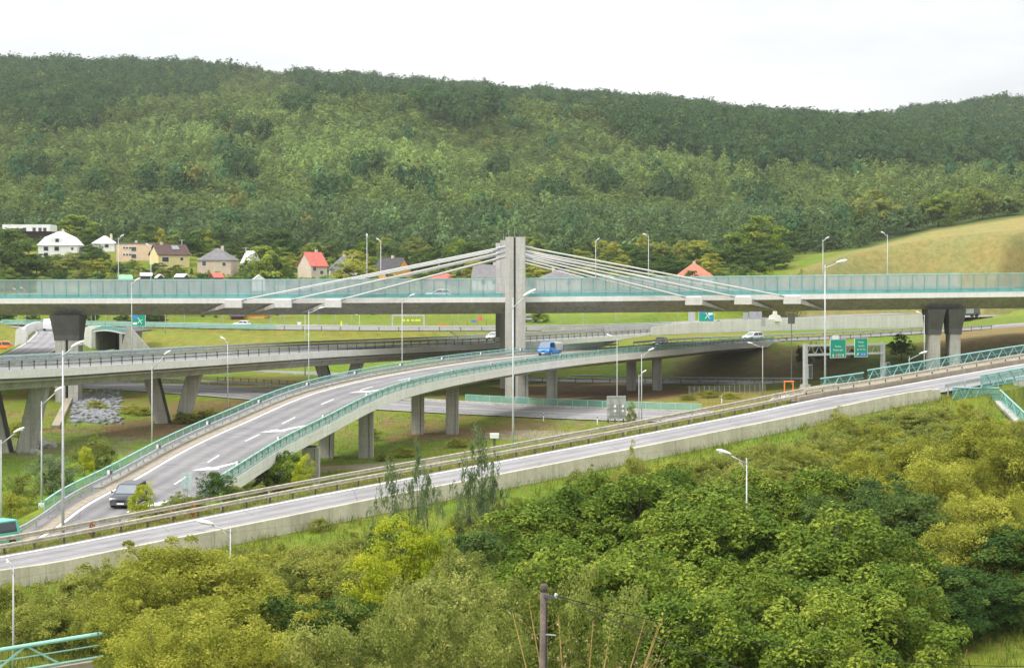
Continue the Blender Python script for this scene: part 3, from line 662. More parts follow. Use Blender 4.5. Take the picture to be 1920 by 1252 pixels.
for s_y in (143.5, 163.5, 189, 219):        # painted merge arrows leaning across the right lane
    s0 = BL.s_at_y(s_y); mb = MB(); z = 0.035 if s_y > 150 else 0.066
    P_ = lambda a, u: bp_(s0+a, u, z)
    mb.sheet([P_(-3.4,5.9),P_(-0.6,6.9),P_(-0.9,7.35),P_(3.2,8.75),P_(3.2,9.05),P_(-1.2,7.85),P_(-1.5,8.2)])
    (part('merge_arrow', mb, M['paint'], RB) if s_y > 150 else struct('road_marking', mb, M['paint']))
for (x, y) in ((-21.5,184.5),(-18.4,213.3),(-9.8,244.7),(3.9,293),(22.6,328)):
    c = Vector((x, y, 0)); st = BL.s_at_y(y+1.5); top = bp_(st, bwidth(st)/2).z-1.62
    for sx in (-2.2, 2.2):
        g = Zg(x+sx, y)-0.8; mb = MB()
        for a, b in ((-0.8, 0.32), (0.42, 0.78)): mb.box(x+sx+a, x+sx+b, y-0.7, y+0.9, g, top)
        mb.box(x+sx+0.32, x+sx+0.42, y-0.5, y+0.7, g, top-0.02); part('pier', mb, M['conc'], RB)
        mb = MB(); mb.box(x+sx-0.5, x+sx+0.5, y-0.4, y+0.6, top, top+0.12); part('bearing', mb, M['steel_d'], RB)
# abutment at the far end, set in the earth bank
pa = bp_(sB1, 0); pb = bp_(sB1, bwidth(sB1)); mid = (pa+pb)/2; dr = Vector((BL.at(sB1+2)-BL.at(sB1-2))).normalized()
ab = thing('bridge_abutment', 'stepped concrete abutment where the curved flyover meets the brown earth bank', 'abutment', (mid.x, mid.y, 2))
mb = MB()
for a0, a1, zt_, ext in ((-9.5, -7.3, -2.7, 0.3), (-7.3, 3.0, -0.95, 0.2)):
    q = []
    for al in (a0, a1):
        for e, p in ((-ext, pa), (ext, pb)): q.append(p+dr*al+(pb-pa).normalized()*e)
    zb = 1.2 if a0 < -8 else 4.0
    vs = [(p.x, p.y, zb) for p in (q[0], q[1], q[3], q[2])]+[(p.x, p.y, mid.z+zt_) for p in (q[0], q[1], q[3], q[2])]
    mb.add(vs, [(0,3,2,1),(4,5,6,7),(0,1,5,4),(1,2,6,5),(2,3,7,6),(3,0,4,7)])
part('seat_wall', mb, M['conc'], ab)
e = pb+(pb-pa).normalized()*0.25
mb = MB(); w0 = e-dr*4.0; w1 = e+dr*5.5; mb.add([(w0.x,w0.y,mid.z-3.6),(w1.x,w1.y,mid.z-0.6),(w1.x,w1.y,mid.z+0.1),(w0.x,w0.y,mid.z+0.1),(w0.x-.3,w0.y+.3,mid.z-3.6),(w1.x-.3,w1.y+.3,mid.z-0.6),(w1.x-.3,w1.y+.3,mid.z+0.1),(w0.x-.3,w0.y+.3,mid.z+0.1)],
    [(0,1,2,3),(7,6,5,4),(0,4,5,1),(1,5,6,2),(2,6,7,3),(3,7,4,0)]); part('wing_wall', mb, M['conc'], ab)
# dense bar railings
def bar_railing(lab, fu, s0, s1, mcol, h=1.05):
    t = thing('bridge_railing', lab, 'railing', tuple(bp_((s0+s1)/2, fu(bwidth((s0+s1)/2)), 0)))
    q = np.linspace(s0, s1, int((s1-s0)/2)); f = lambda t_, z, e=0: bp_(t_, fu(bwidth(t_))+e, z)
    mb = MB(); mb.loft([[f(a,h-0.07,-0.06),f(a,h-0.07,0.06),f(a,h,0.06),f(a,h,-0.06)] for a in q]); part('top_rail', mb, M['teal_l'], t)
    mb = MB(); mb.loft([[f(a,0.2,-0.03),f(a,0.2,0.03),f(a,0.25,0.03),f(a,0.25,-0.03)] for a in q]); part('bottom_rail', mb, M[mcol], t)
    mb = MB(); u = s0
    while u < s1:
        p = f(u, 0.22); r = f(u+0.055, 0.22); top = Vector((0,0,h-0.29))
        mb.add([p, r, r+top, p+top], [(0,1,2,3)]); u += 0.12
    part('bars', mb, M[mcol], t)
    pst = MB(); pst.box(-0.05,0.05,-0.035,0.035,0,h-0.05); pm = pst.mesh('post', M[mcol]); n = min(100, int((s1-s0)/2.4))
    for u in np.linspace(s0, s1, n):
        o = link('post', pm, t); o.location = f(u, 0.1)-t.location; o.rotation_euler = (0,0,BL.ang(u))
bar_railing('teal barred railing along the left, outer side of the curved flyover', lambda w: 0.1, BL.s_at_y(135.5), BL.s_at_px(1130), 'teal')
bar_railing('teal barred railing along the right side of the curved flyover above its column piers', lambda w: w-0.08, BL.s_at_y(146.5), BL.s_at_px(1370), 'teal')
class BPath(Path):
    def __init__(s, fu, s0, s1):
        q = np.linspace(s0, s1, int((s1-s0)/2)); s.P = np.array([bp_(t, fu(bwidth(t)), 0.02) for t in q])
        s.s = np.concatenate([[0], np.cumsum(np.linalg.norm(np.diff(s.P[:, :2], axis=0), axis=1))])
        d = np.gradient(s.P[:, :2], axis=0); d /= np.linalg.norm(d, axis=1)[:, None]; s.D = d; s.NL = np.stack([-d[:,1], d[:,0]], 1); s.L = s.s[-1]
bg = BPath(lambda w: 0.85, BL.s_at_y(118), BL.s_at_px(1150)); guardrail(bg, 0, 'dusty grey guardrail inside the left teal railing of the curved flyover', side=-1, h=0.72, m='steel', step=2.6)
bg2 = BPath(lambda w: w-0.55, BL.s_at_y(157), BL.s_at_px(1400)); guardrail(bg2, 0, 'grey guardrail inside the right teal railing of the curved flyover', side=1, h=0.72, m='steel', step=2.0, pm='steel_d')
bg3 = BPath(lambda w: w-0.4, sB1-2, BL.s_at_px(1800)); guardrail(bg3, 0, 'grey guardrail running right from the flyover abutment along the top of the earth bank', side=1, h=0.8, m='steel', step=3.0, pm='steel_d')
bg4 = BPath(lambda w: 0.5, sB1-50, BL.s_at_px(1800)); guardrail(bg4, 0, 'dark guardrail on the far side of the flyover road beyond the white car', side=-1, h=0.8, m='steel', step=3.0, pm='steel_d')
# reflector markers on the railings
mk = MB(); mk.box(-0.09,0.09,-0.06,0.06,0,0.3); mkw = mk.mesh('reflector', M['white']); mk = MB(); mk.box(0.12,0.3,-0.06,0.06,0,0.28); mkd = mk.mesh('backing', M['steel_d'])
for i, (fu, sd) in enumerate(((lambda w: 0.75, 'left'), (lambda w: w-0.62, 'right'))):
    for u in np.arange(BL.s_at_y(150 if i == 0 else 160), BL.s_at_px(1080), 16.5):
        p = bp_(u, fu(bwidth(u)), 0.72)
        t = thing('road_reflector', 'small white and dark roadside reflector on the %s guardrail of the curved flyover' % sd, 'reflector', p, BL.ang(u)-1.57, 'reflectors on the %s guardrail' % sd)
        link('reflector', mkw, t); link('backing', mkd, t)

# ------------------------------------------------------------------ near slip road furniture
sW = A.s_at_px(1748, -7.2)
pw = thing('parapet_wall', 'long stained concrete parapet wall along the near side of the slip road', 'parapet', tuple(A.at(sW/2, -7.2)))
u = 0.0
while u < sW-1:
    u2 = min(u+4.45, sW); mb = MB(); e = 0.012
    h = 0.60 if u2 < sW-0.1 else 0.50
    A.sweep(mb, [(-7.02,-0.3),(-7.1,0.2),(-7.16,h-0.03),(-7.19,h),(-7.36,h),(-7.39,h-0.03),(-7.46,-1.9),(-7.02,-1.9)], u+e, u2-e, 2.2); part('wall_section', mb, M['conc_wall'], pw) if u > A.s_at_px(-140, -7.2) else None
    u = u2
mb = MB(); A.sweep(mb, [(-7.1,-0.2),(-7.12,0.4),(-7.3,0.4),(-7.36,-1.6),(-7.1,-1.6)], 0, sW-0.2, 3); part('core', mb, M['conc_dark'], pw)
sR = A.s_at_px(1545)
guardrail(A, 2.15, 'outer of two dusty steel guardrails on the grassy verge beyond the near slip road', 0, sR+6, step=4, h=0.9, m='steel_b', side=-1)
guardrail(A, 1.15, 'inner dusty steel guardrail beside the white edge line of the near slip road', 0, sR+2, step=2, h=0.62, m='steel_b', side=-1, pm='steel_d')
# bridge end of the slip road
BA = thing('slip_road_bridge', 'short concrete bridge carrying the near slip road over the gap at the frame edge', 'bridge', tuple(A.at(sAb0, -2, -6)))
mb = MB(); A.sweep(mb, [(3.2,0.1),(3.2,-0.7),(2.2,-0.9),(1.2,-1.5),(-7.0,-1.5),(-8.0,-0.9),(-9.2,-0.7),(-9.2,0.1),(-8.8,0.1),(-8.78,0.0),(2.78,0.0),(2.8,0.1)], sAb0, A.L); part('deck', mb, M['conc'], BA)
mb = MB(); A.strip(mb, 0.55, -7.2, 0.02, sAb0, A.L); across(part('carriageway', mb, M['asph_a'], BA), 0.55, -7.2)
mb = MB(); A.strip(mb, -0.14, 0.14, 0.028, sAb0, A.L); part('edge_line', mb, M['paint'], BA)
mb = MB(); A.strip(mb, -6.4, -6.2, 0.028, sAb0, A.L); part('edge_line', mb, M['paint'], BA)
mb = MB(); A.sweep(mb, [(-9.21,0.12),(-9.21,-0.75),(-9.27,-0.75),(-9.27,0.12)], sAb0, A.L); part('fascia', mb, M['fascia'], BA)
q0, q1 = A.at(sAb0+0.3, 3), A.at(sAb0+0.3, -9.0); dq = (A.at(sAb0+2)-A.at(sAb0)).normalized()
mb = MB(); vs = []
for z in (1.5, A.at(sAb0).z-0.95):
    for p in (q0, q1, q1-dq*1.2, q0-dq*1.2): vs.append((p.x, p.y, z))
mb.add(vs, [(0,3,2,1),(4,5,6,7),(0,1,5,4),(1,2,6,5),(2,3,7,6),(3,0,4,7)]); part('abutment', mb, M['conc_dark'], BA)
mb = MB(); kerb = [(0.75,0.0),(0.75,0.42),(0.95,0.45),(2.3,0.45),(2.3,0.0)]; A.sweep(mb, kerb, sR-2, A.L); part('kerb_parapet', mb, M['conc_brown'], BA) 
guardrail(A, 0.9, 'dusty guardrail bolted on the beige kerb below the far teal truss handrail', sR-1, A.L, step=2.4, h=0.55, m='steel_b', side=-1, dz=0.45, pm='steel_d')
guardrail(A, -7.5, 'grey guardrail between the end of the concrete parapet and the near teal handrail', sW+0.5, A.L, step=2.6, h=0.85, m='steel_l', side=1)
def truss_rail(pth, s0, s1, d, h, lab, name='truss_handrail', bay=1.6, dz=0.0, mesh=None, r=0.075, m='teal_t', ml='teal_b'):
    t = thing(name, lab, 'handrail', tuple(pth.at((s0+s1)/2, d, dz)))
    mb = MB(); mb.tube(pth.off(d, dz+h, s0, s1, 1.5), r, 8); part('top_rail', mb, M[m], t)
    mb = MB(); mb.tube(pth.off(d, dz+h*0.55, s0, s1, 1.5), r*0.35, 6); part('mid_rail', mb, M[ml], t)
    mb = MB(); mb.tube(pth.off(d, dz+0.08, s0, s1, 1.5), r*0.6, 6); part('bottom_rail', mb, M[ml], t)
    u = s0; k = 0
    while u+bay <= s1+0.01:
        for a, b in (((u, 0.08), (u+bay/2, h)), ((u+bay/2, h), (u+bay, 0.08))):
            mb = MB(); mb.bar(pth.at(a[0], d, dz+a[1]), pth.at(b[0], d, dz+b[1]), r*0.85); part('diagonal', mb, M[m], t)
        u += bay
    if mesh:
        mb = MB(); pth.sweep(mb, [(d+0.04, dz+0.1), (d+0.04, dz+h-0.02)], s0, s1, 1.5, closed=False); part('mesh_infill', mb, M[mesh], t)
    return t
s1600 = A.s_at_px(1625, 2.9)
truss_rail(A, A.s_at_px(1549, 2.9), s1600, 2.9, 1.15, 'lower first length of teal truss handrail behind the tall lamp post', dz=0.25, bay=2.0, mesh='mesh_l')
truss_rail(A, s1600+0.4, A.L-2, 2.7, 1.15, 'long teal truss handrail along the far side of the slip road bridge', dz=0.45, bay=2.0, mesh='mesh_l')
truss_rail(A, sN0, A.L-2, -9.05, 1.25, 'teal truss handrail on the near edge of the slip road bridge', dz=0.1, bay=2.0, mesh='mesh')
# stair down beside the bridge: wall, coping, rail
st = thing('stair_wall', 'sloping brown concrete stair wall with pale coping below the slip road bridge', 'retaining wall', (P1.x, P1.y, 4))
mb = MB(); mb.add([(P0.x,P0.y,1),(P1.x,P1.y,1),(P2.x,P2.y,0),P0,P1,P2,(P0.x,P0.y+.5,1),(P1.x+.3,P1.y+.5,1),(P2.x+.4,P2.y+.3,0),(P0.x,P0.y+.5,P0.z),(P1.x+.3,P1.y+.5,P1.z),(P2.x+.4,P2.y+.3,P2.z)],
    [(0,1,4,3),(1,2,5,4),(3,4,10,9),(4,5,11,10),(6,9,10,7),(7,10,11,8),(0,3,9,6),(2,8,11,5)]); part('wall', mb, M['conc_brown'], st)
mb = MB(); up = Vector((0.15,0.25,0.14)); mb.bar(P0+up, P1+up, 0.8, 0.24); mb.bar(P1+up, P2+up, 0.8, 0.24); part('coping', mb, M['conc_light'], st)
stp = Path([tuple(P1+Vector((0.35,0.4,0.26))), tuple((P1+P2)/2+Vector((0.35,0.4,0.26))), tuple(P2+Vector((0.35,0.4,0.26)))])
truss_rail(stp, 0.2, stp.L, 0, 1.05, 'teal handrail sloping down the stair beside the slip road bridge', bay=1.8, mesh='mesh')
sq = [A.at(sN0-4.0, -8.4, 0), A.at(sN0-1.5, -8.9, 0)]
for v_, py_ in zip(sq, (749, 750.5)): v_.z = ZP(py_, v_.y)
sp2 = Path([tuple(sq[0]), tuple(sq[1]), tuple(P0.lerp(P1, 0.7)+Vector((0,0.3,0.25))), tuple(P1+Vector((0.35,0.4,0.26)))])
truss_rail(sp2, 0.2, sp2.L, 0, 1.15, 'short turquoise mesh fence at the head of the stair beside the slip road', name='mesh_fence', bay=1.5, mesh='mesh')
# near culvert handrail at the bottom of the view
q0, q1 = Vector(W(-150, 1290, 84)), Vector(W(193, 1233, 87.5))
hp2 = Path([tuple(q0), tuple((q0+q1)/2), tuple(q1)])
truss_rail(hp2, 0, hp2.L, 0, 1.12, 'pale teal truss handrail on the culvert wall nearest the viewer', bay=3.05, r=0.1, m='teal_l', ml='teal_l')
cw = MB(); hp2.sweep(cw, [(0.25,0.0),(0.25,-3),(-0.35,-3),(-0.35,0.0)], -0, hp2.L-0.5); solo('culvert_wall', cw, M['conc_brown'], 'brown concrete culvert wall under the nearest teal handrail', 'retaining wall')
# ------------------------------------------------------------------ street lamps
def lamp(px, pyt, Y, hpx, hpy, label, base=None, r=0.11, group=None, hl=0.95, arm_drop=0.35, two_arm=False, box=False):
    x = X(px, Y); zt = ZP(pyt, Y); zb = Zg(x, Y)-0.1 if base is None else base
    t = thing('street_lamp', label, 'street lamp', (x, Y, zb), 0, group); H_ = zt-zb
    mb = MB(); mb.tube([(0,0,0),(0,0,H_*0.35),(0,0,H_)], [r*0.85, r*0.62, r*0.38], 10); part('pole', mb, M['steel_l'], t, False, True)
    hx_, hz_ = X(hpx, Y)-x, ZP(hpy, Y)-zb; d = Vector((hx_, -0.05, hz_-(H_-arm_drop)))
    if d.length > 0.05:
        dn = d.normalized(); e = dn*hl*0.42; q = Vector((hx_, -0.05, hz_))
        mb = MB(); mb.tube([Vector((0,0,H_-arm_drop))-dn*0.15, q-e], r*0.42, 7)
        if two_arm: mb.tube([Vector((0,0,H_-arm_drop-0.5)), q-e-dn*0.6], r*0.3, 6)
        part('arm', mb, M['steel_l'], t, False, True)
        ax = Vector((dn.x, dn.y, dn.z*0.6)).normalized(); sd_ = ax.cross(Vector((0,0,1))).normalized(); up = sd_.cross(ax)
        secs = []
        for u, wv, hv in ((-0.5,0.06,0.06),(-0.36,0.12,0.1),(-0.1,0.2,0.14),(0.2,0.2,0.14),(0.42,0.13,0.09),(0.5,0.04,0.04)):
            secs.append([q+ax*u*hl+sd_*wv*math.cos(a)*hl+up*(hv*math.sin(a)*hl*(1 if math.sin(a) > 0 else 0.6)) for a in np.linspace(0, 2*math.pi, 10, endpoint=False)])
        mb = MB(); mb.loft(secs); part('lamp_head', mb, M['white'], t, False, True)
        mb = MB(); mb.ell(q-up*0.07*hl+ax*0.1*hl, 0.26*hl, 0.16*hl, 0.05*hl, 10, 6); part('lens', mb, M['lens'], t, False, True)
    if box:
        mb = MB(); mb.box(-0.22,0.22,-0.22,0.22,0,1.1); part('base_box', mb, M['white'], t, False)
    return t
def zC(px, d): s_ = C.s_at_px(px, d); return C.at(s_, d)
lamp(118, 657, 125.5, 146, 645, 'tallest lamp post at the left, standing between the slip road verge and the flyover', r=0.14)
lamp(78, 752, 163, 112, 729, 'lamp post with a white base box on the grass left of the flyover railing', r=0.12, box=True)
lamp(2, 824, 150, 36, 806, 'lamp post at the left frame edge reaching over the grass', r=0.1)
lamp(285, 687, 216, 314, 661, 'lamp post before the second V pier, its head over the viaduct deck', r=0.12)
lamp(427, 640, 272, 418, 634, 'lamp post right of the second V pier with a short arm to the left', r=0.12)
p = zC(247, 12.4); lamp(247, 529, p.y, 258, 524, 'slender lamp post on the far edge of the V-pier viaduct', base=p.z, r=0.1)
lamp(579, 583, 290, 603, 577, 'right of two lamp posts behind the flyover crest, its head before the high deck', r=0.13)
lamp(572, 586, 372, 562, 580, 'left of two lamp posts behind the flyover crest, without a visible head', r=0.13)
lamp(754, 560, 300, 773, 553, 'lamp post in front of the high deck left of the pylon', r=0.13)
lamp(858, 628, 330, 848, 624, 'short lamp post just left of the pylon behind the flyover railing', r=0.1)
lamp(962, 558, 172, 993, 549, 'tall lamp post in front of the twin-bladed pylon', r=0.14, hl=1.3, arm_drop=0.9)
lamp(1157, 634, 275, 1143, 629, 'lamp post rising behind the back of the grey road sign', r=0.11)
lamp(1203, 664, 262, 1221, 655, 'lamp post with a long arm right of the grey sign back', r=0.11)
lamp(1198, 702, 255, 1208, 696, 'low lamp post in front of the last flyover piers', r=0.09, hl=0.7)
lamp(1430, 648, 305, 1407, 643, 'lamp post in front of the flyover abutment with its arm to the left', r=0.12)
lamp(1547, 496, 186, 1578, 490, 'tall lamp post at the start of the teal truss handrail left of the gantry signs', r=0.14, hl=1.1)
lamp(1733, 590, 306, 1722, 586, 'lamp post beside the left shaft of the right high pier', r=0.12)
lamp(1705, 668, 216, 1731, 661, 'low lamp post behind the teal handrail with a white head before the right pier', r=0.09)
lamp(1400, 858, 112, 1357, 847, 'lamp post with a white head rising out of the thicket below the slip road', r=0.09, two_arm=True, hl=0.9)
lamp(432, 985, 104, 385, 979, 'lamp post with a white head in front of the lower concrete parapet', r=0.08, two_arm=True, hl=0.95)
lamp(25, 1060, 88, 17, 1054, 'small lamp post before the parapet wall at the lower left frame edge', r=0.08, hl=0.4)
for px, pt, hx_, hy_, lab in ((222,446,229,442,'lamp post on the high viaduct above the peach flat-roofed house'),(283,462,277,459,'lamp post on the high viaduct in front of the yellow house'),
        (688,442,688,442,'bare mast on the high viaduct between the red roof and the dark roof'),(714,451,709,449,'lamp post on the high viaduct beside the bare mast'),
        (1117,451,1121,449,'lamp post on the high viaduct seen between the right stay cables'),(1216,442,1209,440,'lamp post on the high viaduct above the ends of the right stays'),
        (1543,449,1551,446,'lamp post on the high viaduct at the edge of the yellow field'),(1664,440,1655,436,'lamp post on the high viaduct in the middle of the yellow field')):
    lamp(px, pt, 336.5, hx_, hy_, lab, base=Hz(X(px, 336.5))-0.2, r=0.12, hl=0.8)
for px, Y in ((34,440),(47,445),(171,447),(179,452),(198,446),(210,452),(310,432),(346,446),(418,440),(508,438),(525,452),(533,455),(598,452),(629,452),(660,450),(848,450),(860,446),(876,452),(895,448),(912,455),(1057,452),(1093,452),(1155,452),(1270,468)):
    x = X(px, Y); zb = Zg(x, Y); pt = HY-(zb+9.2-CZ)*F/Y
    lamp(px, pt, Y, px-7, pt-2, 'one of many thin lamp posts along the far roads, seen under the high deck', r=0.1, group='thin lamp posts along the far roads', hl=0.8)
lamp(674, 590, 425, 668, 590, 'short lamp post under the high deck beside the small portal frame', r=0.1, hl=0.8)

# ------------------------------------------------------------------ signs
def letters(s, size, mtl, parent, loc, rz, name='lettering'):
    cu = bpy.data.curves.new('t', 'FONT'); cu.body = s; cu.size = size; cu.align_x = 'CENTER'; cu.align_y = 'CENTER'; cu.extrude = 0.004; cu.resolution_u = 2
    to = bpy.data.objects.new('t', cu); COL.objects.link(to); bpy.context.view_layer.update()
    me = bpy.data.meshes.new_from_object(to.evaluated_get(bpy.context.evaluated_depsgraph_get())); bpy.data.objects.remove(to); bpy.data.curves.remove(cu)
    me.materials.clear(); me.materials.append(mtl); o = link(name, me, parent); o.location = loc; o.rotation_euler = (math.pi/2, 0, rz); return o
def rbox(mb, x0, x1, z0, z1, y0, y1): return mb.box(x0, x1, y0, y1, z0, z1)
gl, gr = Vector((X(1510,300), 300, 0)), Vector((X(1655,308), 308, 0)); ga = math.atan2(gr.y-gl.y, gr.x-gl.x); gw = (gr-gl).length
gt = thing('sign_gantry', 'grey steel road gantry with two square posts over the road on the right', 'gantry', (gl.x, gl.y, Zg(gl.x, gl.y)-0.2), ga)
gz = gt.location.z; ZL = lambda z: z-gz; top = 9.35; low = 7.9
for xx in (0, gw):
    mb = MB(); mb.box(xx-0.27, xx+0.27, -0.3, 0.3, 0.9, ZL(top)+0.25); part('post', mb, M['steel_l'], gt, False)
    mb = MB(); mb.taper(xx-0.95, xx+0.95, -0.9, 0.9, -0.6, xx-0.5, xx+0.5, -0.6, 0.6, 1.7); part('plinth', mb, M['conc'], gt, False)
for z in (top, low):
    for y in (-0.25, 0.25):
        mb = MB(); mb.box(0.27, gw-0.27, y-0.12, y+0.12, ZL(z)-0.16, ZL(z)+0.16); part('beam', mb, M['steel_l'], gt, False)
for i in range(9):
    x0 = 0.5+i*(gw-1)/9; mb = MB(); mb.bar((x0, 0.25, ZL(low)), (x0+(gw-1)/18, 0.25, ZL(top)), 0.08); mb.bar((x0+(gw-1)/18, 0.25, ZL(top)), (x0+(gw-1)/9, 0.25, ZL(low)), 0.08); part('lattice', mb, M['steel'], gt, False)
for a, zc, zh in ((0.62, 5.3, 1.1), (gw+0.75, 5.4, 1.0)):
    v = thing('message_panel', 'dark variable message panel on the %s post of the sign gantry' % ('left' if a < 2 else 'right'), 'panel', gt.matrix_basis @ Vector((a, -0.45, ZL(zc))), ga)
    mb = MB(); mb.box(-0.42, 0.42, 0, 0.18, -zh, zh); part('frame', mb, M['steel_l'], v, False); mb = MB(); mb.box(-0.34, 0.34, -0.03, 0.0, -zh+0.08, zh-0.08); part('screen', mb, M['screen'], v, False)
def gpos(px, py):
    t_ = (px-1510)/145.0; p = gl.lerp(gr, t_); return Vector((X(px, p.y), p.y, ZP(py, p.y)))
def gsign(px0, px1, py0, py1, label):
    c = gpos((px0+px1)/2, (py0+py1)/2)+Vector((math.sin(ga), -math.cos(ga), 0))*0.5
    w, h = (px1-px0)*c.y/F/math.cos(ga), (py1-py0)*c.y/F
    t = thing('road_sign', label, 'road sign', c, ga)
    mb = MB(); mb.box(-w/2, w/2, 0, 0.06, -h/2, h/2); part('border', mb, M['white'], t, False)
    mb = MB(); mb.box(-w/2+0.07, w/2-0.07, -0.012, 0, -h/2+0.07, h/2-0.07); part('face', mb, M['sign_g'], t, False)
    return t, w, h
def arrow(t, x, z, s, ang=0, y=-0.02):
    mb = MB(); pts = [(-0.07,-0.35),(0.07,-0.35),(0.07,0.05),(0.24,0.05),(0,0.4),(-0.24,0.05),(-0.07,0.05)]
    ca, sa = math.cos(ang), math.sin(ang); mb.prism([(x+s*(px*ca-pz*sa), z+s*(px*sa+pz*ca)) for px, pz in pts], y, y+0.008); part('arrow', mb, M['white'], t, False)
t, w, h = gsign(1551, 1584, 635.5, 670.5, 'left green overhead sign with two upright arrows and a red route box')
letters('Košice', 0.46, M['white'], t, (0, -0.02, 0.32), 0); letters('Prešov-juh', 0.46, M['white'], t, (0, -0.02, -0.25), 0)
arrow(t, -1.0, -1.12, 0.75); arrow(t, 1.0, -1.12, 0.75)
mb = MB(); mb.box(-0.52, 0.02, -0.025, -0.012, -1.3, -0.85); part('route_box', mb, M['sign_r'], t, False); letters('D1', 0.34, M['white'], t, (-0.25, -0.032, -1.08), 0)
mb = MB(); mb.box(0.05, 0.62, -0.025, -0.012, -1.3, -0.85); part('route_frame', mb, M['white'], t, False); mb = MB(); mb.box(0.08, 0.59, -0.03, -0.025, -1.27, -0.88); part('route_box', mb, M['sign_g'], t, False); letters('E50', 0.26, M['white'], t, (0.335, -0.036, -1.08), 0)
t, w, h = gsign(1597, 1624.5, 633.5, 669, 'right green overhead sign with a slanting arrow and a blue route box')
letters('Prešov', 0.44, M['white'], t, (0, -0.02, 0.85), 0); letters('Levoča', 0.44, M['white'], t, (0, -0.02, 0.28), 0); letters('Sp. N. Ves', 0.42, M['white'], t, (0, -0.02, -0.3), 0)
arrow(t, -0.72, -1.05, 0.8, -0.75); mb = MB(); mb.box(-0.25, 1.02, -0.025, -0.012, -1.35, -0.78); part('route_box', mb, M['sign_b'], t, False); letters('18  68', 0.34, M['white'], t, (0.38, -0.032, -1.07), 0)
c = gpos(1567, 632); t = thing('small_sign', 'small white plate standing on top of the gantry beam above the left green sign', 'sign', c, ga); mb = MB(); mb.box(-0.62,0.62,-0.03,0.03,-0.3,0.3); part('plate', mb, M['white'], t, False); mb = MB(); mb.box(-0.05,0.05,0.03,0.09,-0.75,0.3); part('bracket', mb, M['steel'], t, False)
def map_sign(px0, px1, py0, py1, Y, label, kind):
    x, z = X((px0+px1)/2, Y), ZP((py0+py1)/2, Y); w, h = (px1-px0)*Y/F, (py1-py0)*Y/F; zb = Zg(x, Y)
    t = thing('road_sign', label, 'road sign', (x, Y, z), 0)
    mb = MB(); mb.box(-w/2, w/2, 0, 0.08, -h/2, h/2); part('border', mb, M['white'], t, False)
    mb = MB(); mb.box(-w/2+0.08, w/2-0.08, -0.02, 0, -h/2+0.08, h/2-0.08); part('face', mb, M['sign_g'], t, False)
    for sx in (-w*0.3, w*0.3): mb = MB(); mb.tube([(sx, 0.15, zb-z-0.2), (sx, 0.15, h*0.4)], 0.08, 6); part('post', mb, M['steel_l'], t, False)
    mb = MB(); mb.box(-w*0.43, -w*0.08, -0.035, -0.02, h*0.08, h*0.4); part('blue_field', mb, M['sign_b'], t, False)
    mb = MB()
    for a in (0.25, 2.2, 3.9, 5.4): mb.bar((w*0.08, -0.03, -h*0.05), (w*0.08+math.cos(a)*w*0.22, -0.03, -h*0.05+math.sin(a)*h*0.3), 0.03, 0.14)
    part('junction_diagram', mb, M['white'], t, False)
    mb = MB(); mb.box(*((-w*0.42, -w*0.12) if kind == 0 else (w*0.12, w*0.42)), -0.035, -0.02, *((-h*0.36, -h*0.18) if kind == 0 else (h*0.02, h*0.16))); part('name_field', mb, M['white'], t, False)
    if kind: mb = MB(); mb.box(w*0.12, w*0.38, -0.035, -0.02, -h*0.38, -h*0.15); part('blue_field', mb, M['sign_b'], t, False)
map_sign(247, 273, 588, 612, 440, 'green and blue junction map sign beside the slender lamp post at the left', 0)
map_sign(1310, 1339, 578, 603, 466, 'green and blue junction map sign standing above the white retaining wall', 1)
# back of a large sign
x, Y = X(1155.5, 251), 251; zb = Zg(x, Y); t = thing('road_sign', 'back of a large grey road sign on two posts beside the low road', 'road sign', (x, Y, zb), 0.18)
zt0, zt1 = ZP(742, Y)-zb, ZP(785, Y)-zb
mb = MB(); mb.box(-1.27, 1.27, -0.03, 0.03, zt1, zt0); part('panel', mb, M['steel_l'], t, False)
for sx in (-0.85, 0.28): mb = MB(); mb.tube([(sx, -0.14, -0.2), (sx, -0.14, zt0-0.35)], 0.075, 8); part('post', mb, M['steel'], t, False)
for zz in (0.14, 0.46, 0.62, 0.95): mb = MB(); mb.box(-1.25, 1.25, -0.1, -0.03, zt1+(zt0-zt1)*zz-0.05, zt1+(zt0-zt1)*zz+0.05); part('brace', mb, M['steel'], t, False)
for sx in (-0.2, 0.85):
    for zz in (0.35, 0.55): mb = MB(); mb.box(sx-0.15, sx+0.15, -0.22, -0.1, zt1+(zt0-zt1)*zz-0.16, zt1+(zt0-zt1)*zz+0.16); part('junction_box', mb, M['white'], t, False)
for sx in (-1.1, -0.2, 0.95): mb = MB(); mb.box(sx-0.1, sx+0.1, -0.12, 0.0, zt1-0.5, zt1); part('hanger', mb, M['steel_d'], t, False)
# steel sign panel on a mast right of the white car; more grey boards along the far road
def board(px, py0, py1, w_px, Y, label, m='steel', base=None, name='sign_board', cat='sign', group=None):
    x = X(px, Y); zb = Zg(x, Y)-0.1; z0, z1 = ZP(py1, Y)-zb, ZP(py0, Y)-zb; w = w_px*Y/F
    t = thing(name, label, cat, (x, Y, zb), 0, group)
    mb = MB(); mb.box(-w/2, w/2, -0.04, 0.04, z0, z1); part('board', mb, M[m], t, False)
    mb = MB(); mb.tube([(0, 0.1, 0), (0, 0.1, z1-0.1)], 0.07, 7); part('post', mb, M['steel_l'], t, False); return t
board(1484, 587, 607, 13, 326, 'grey panel on top of a mast right of the white car', 'steel')
board(1431, 597, 612, 8, 444, 'narrow grey board in front of the white retaining wall right of the map sign', 'steel')
board(1297, 585, 602, 13, 464, 'grey board just left of the map sign above the white wall', 'steel_l')
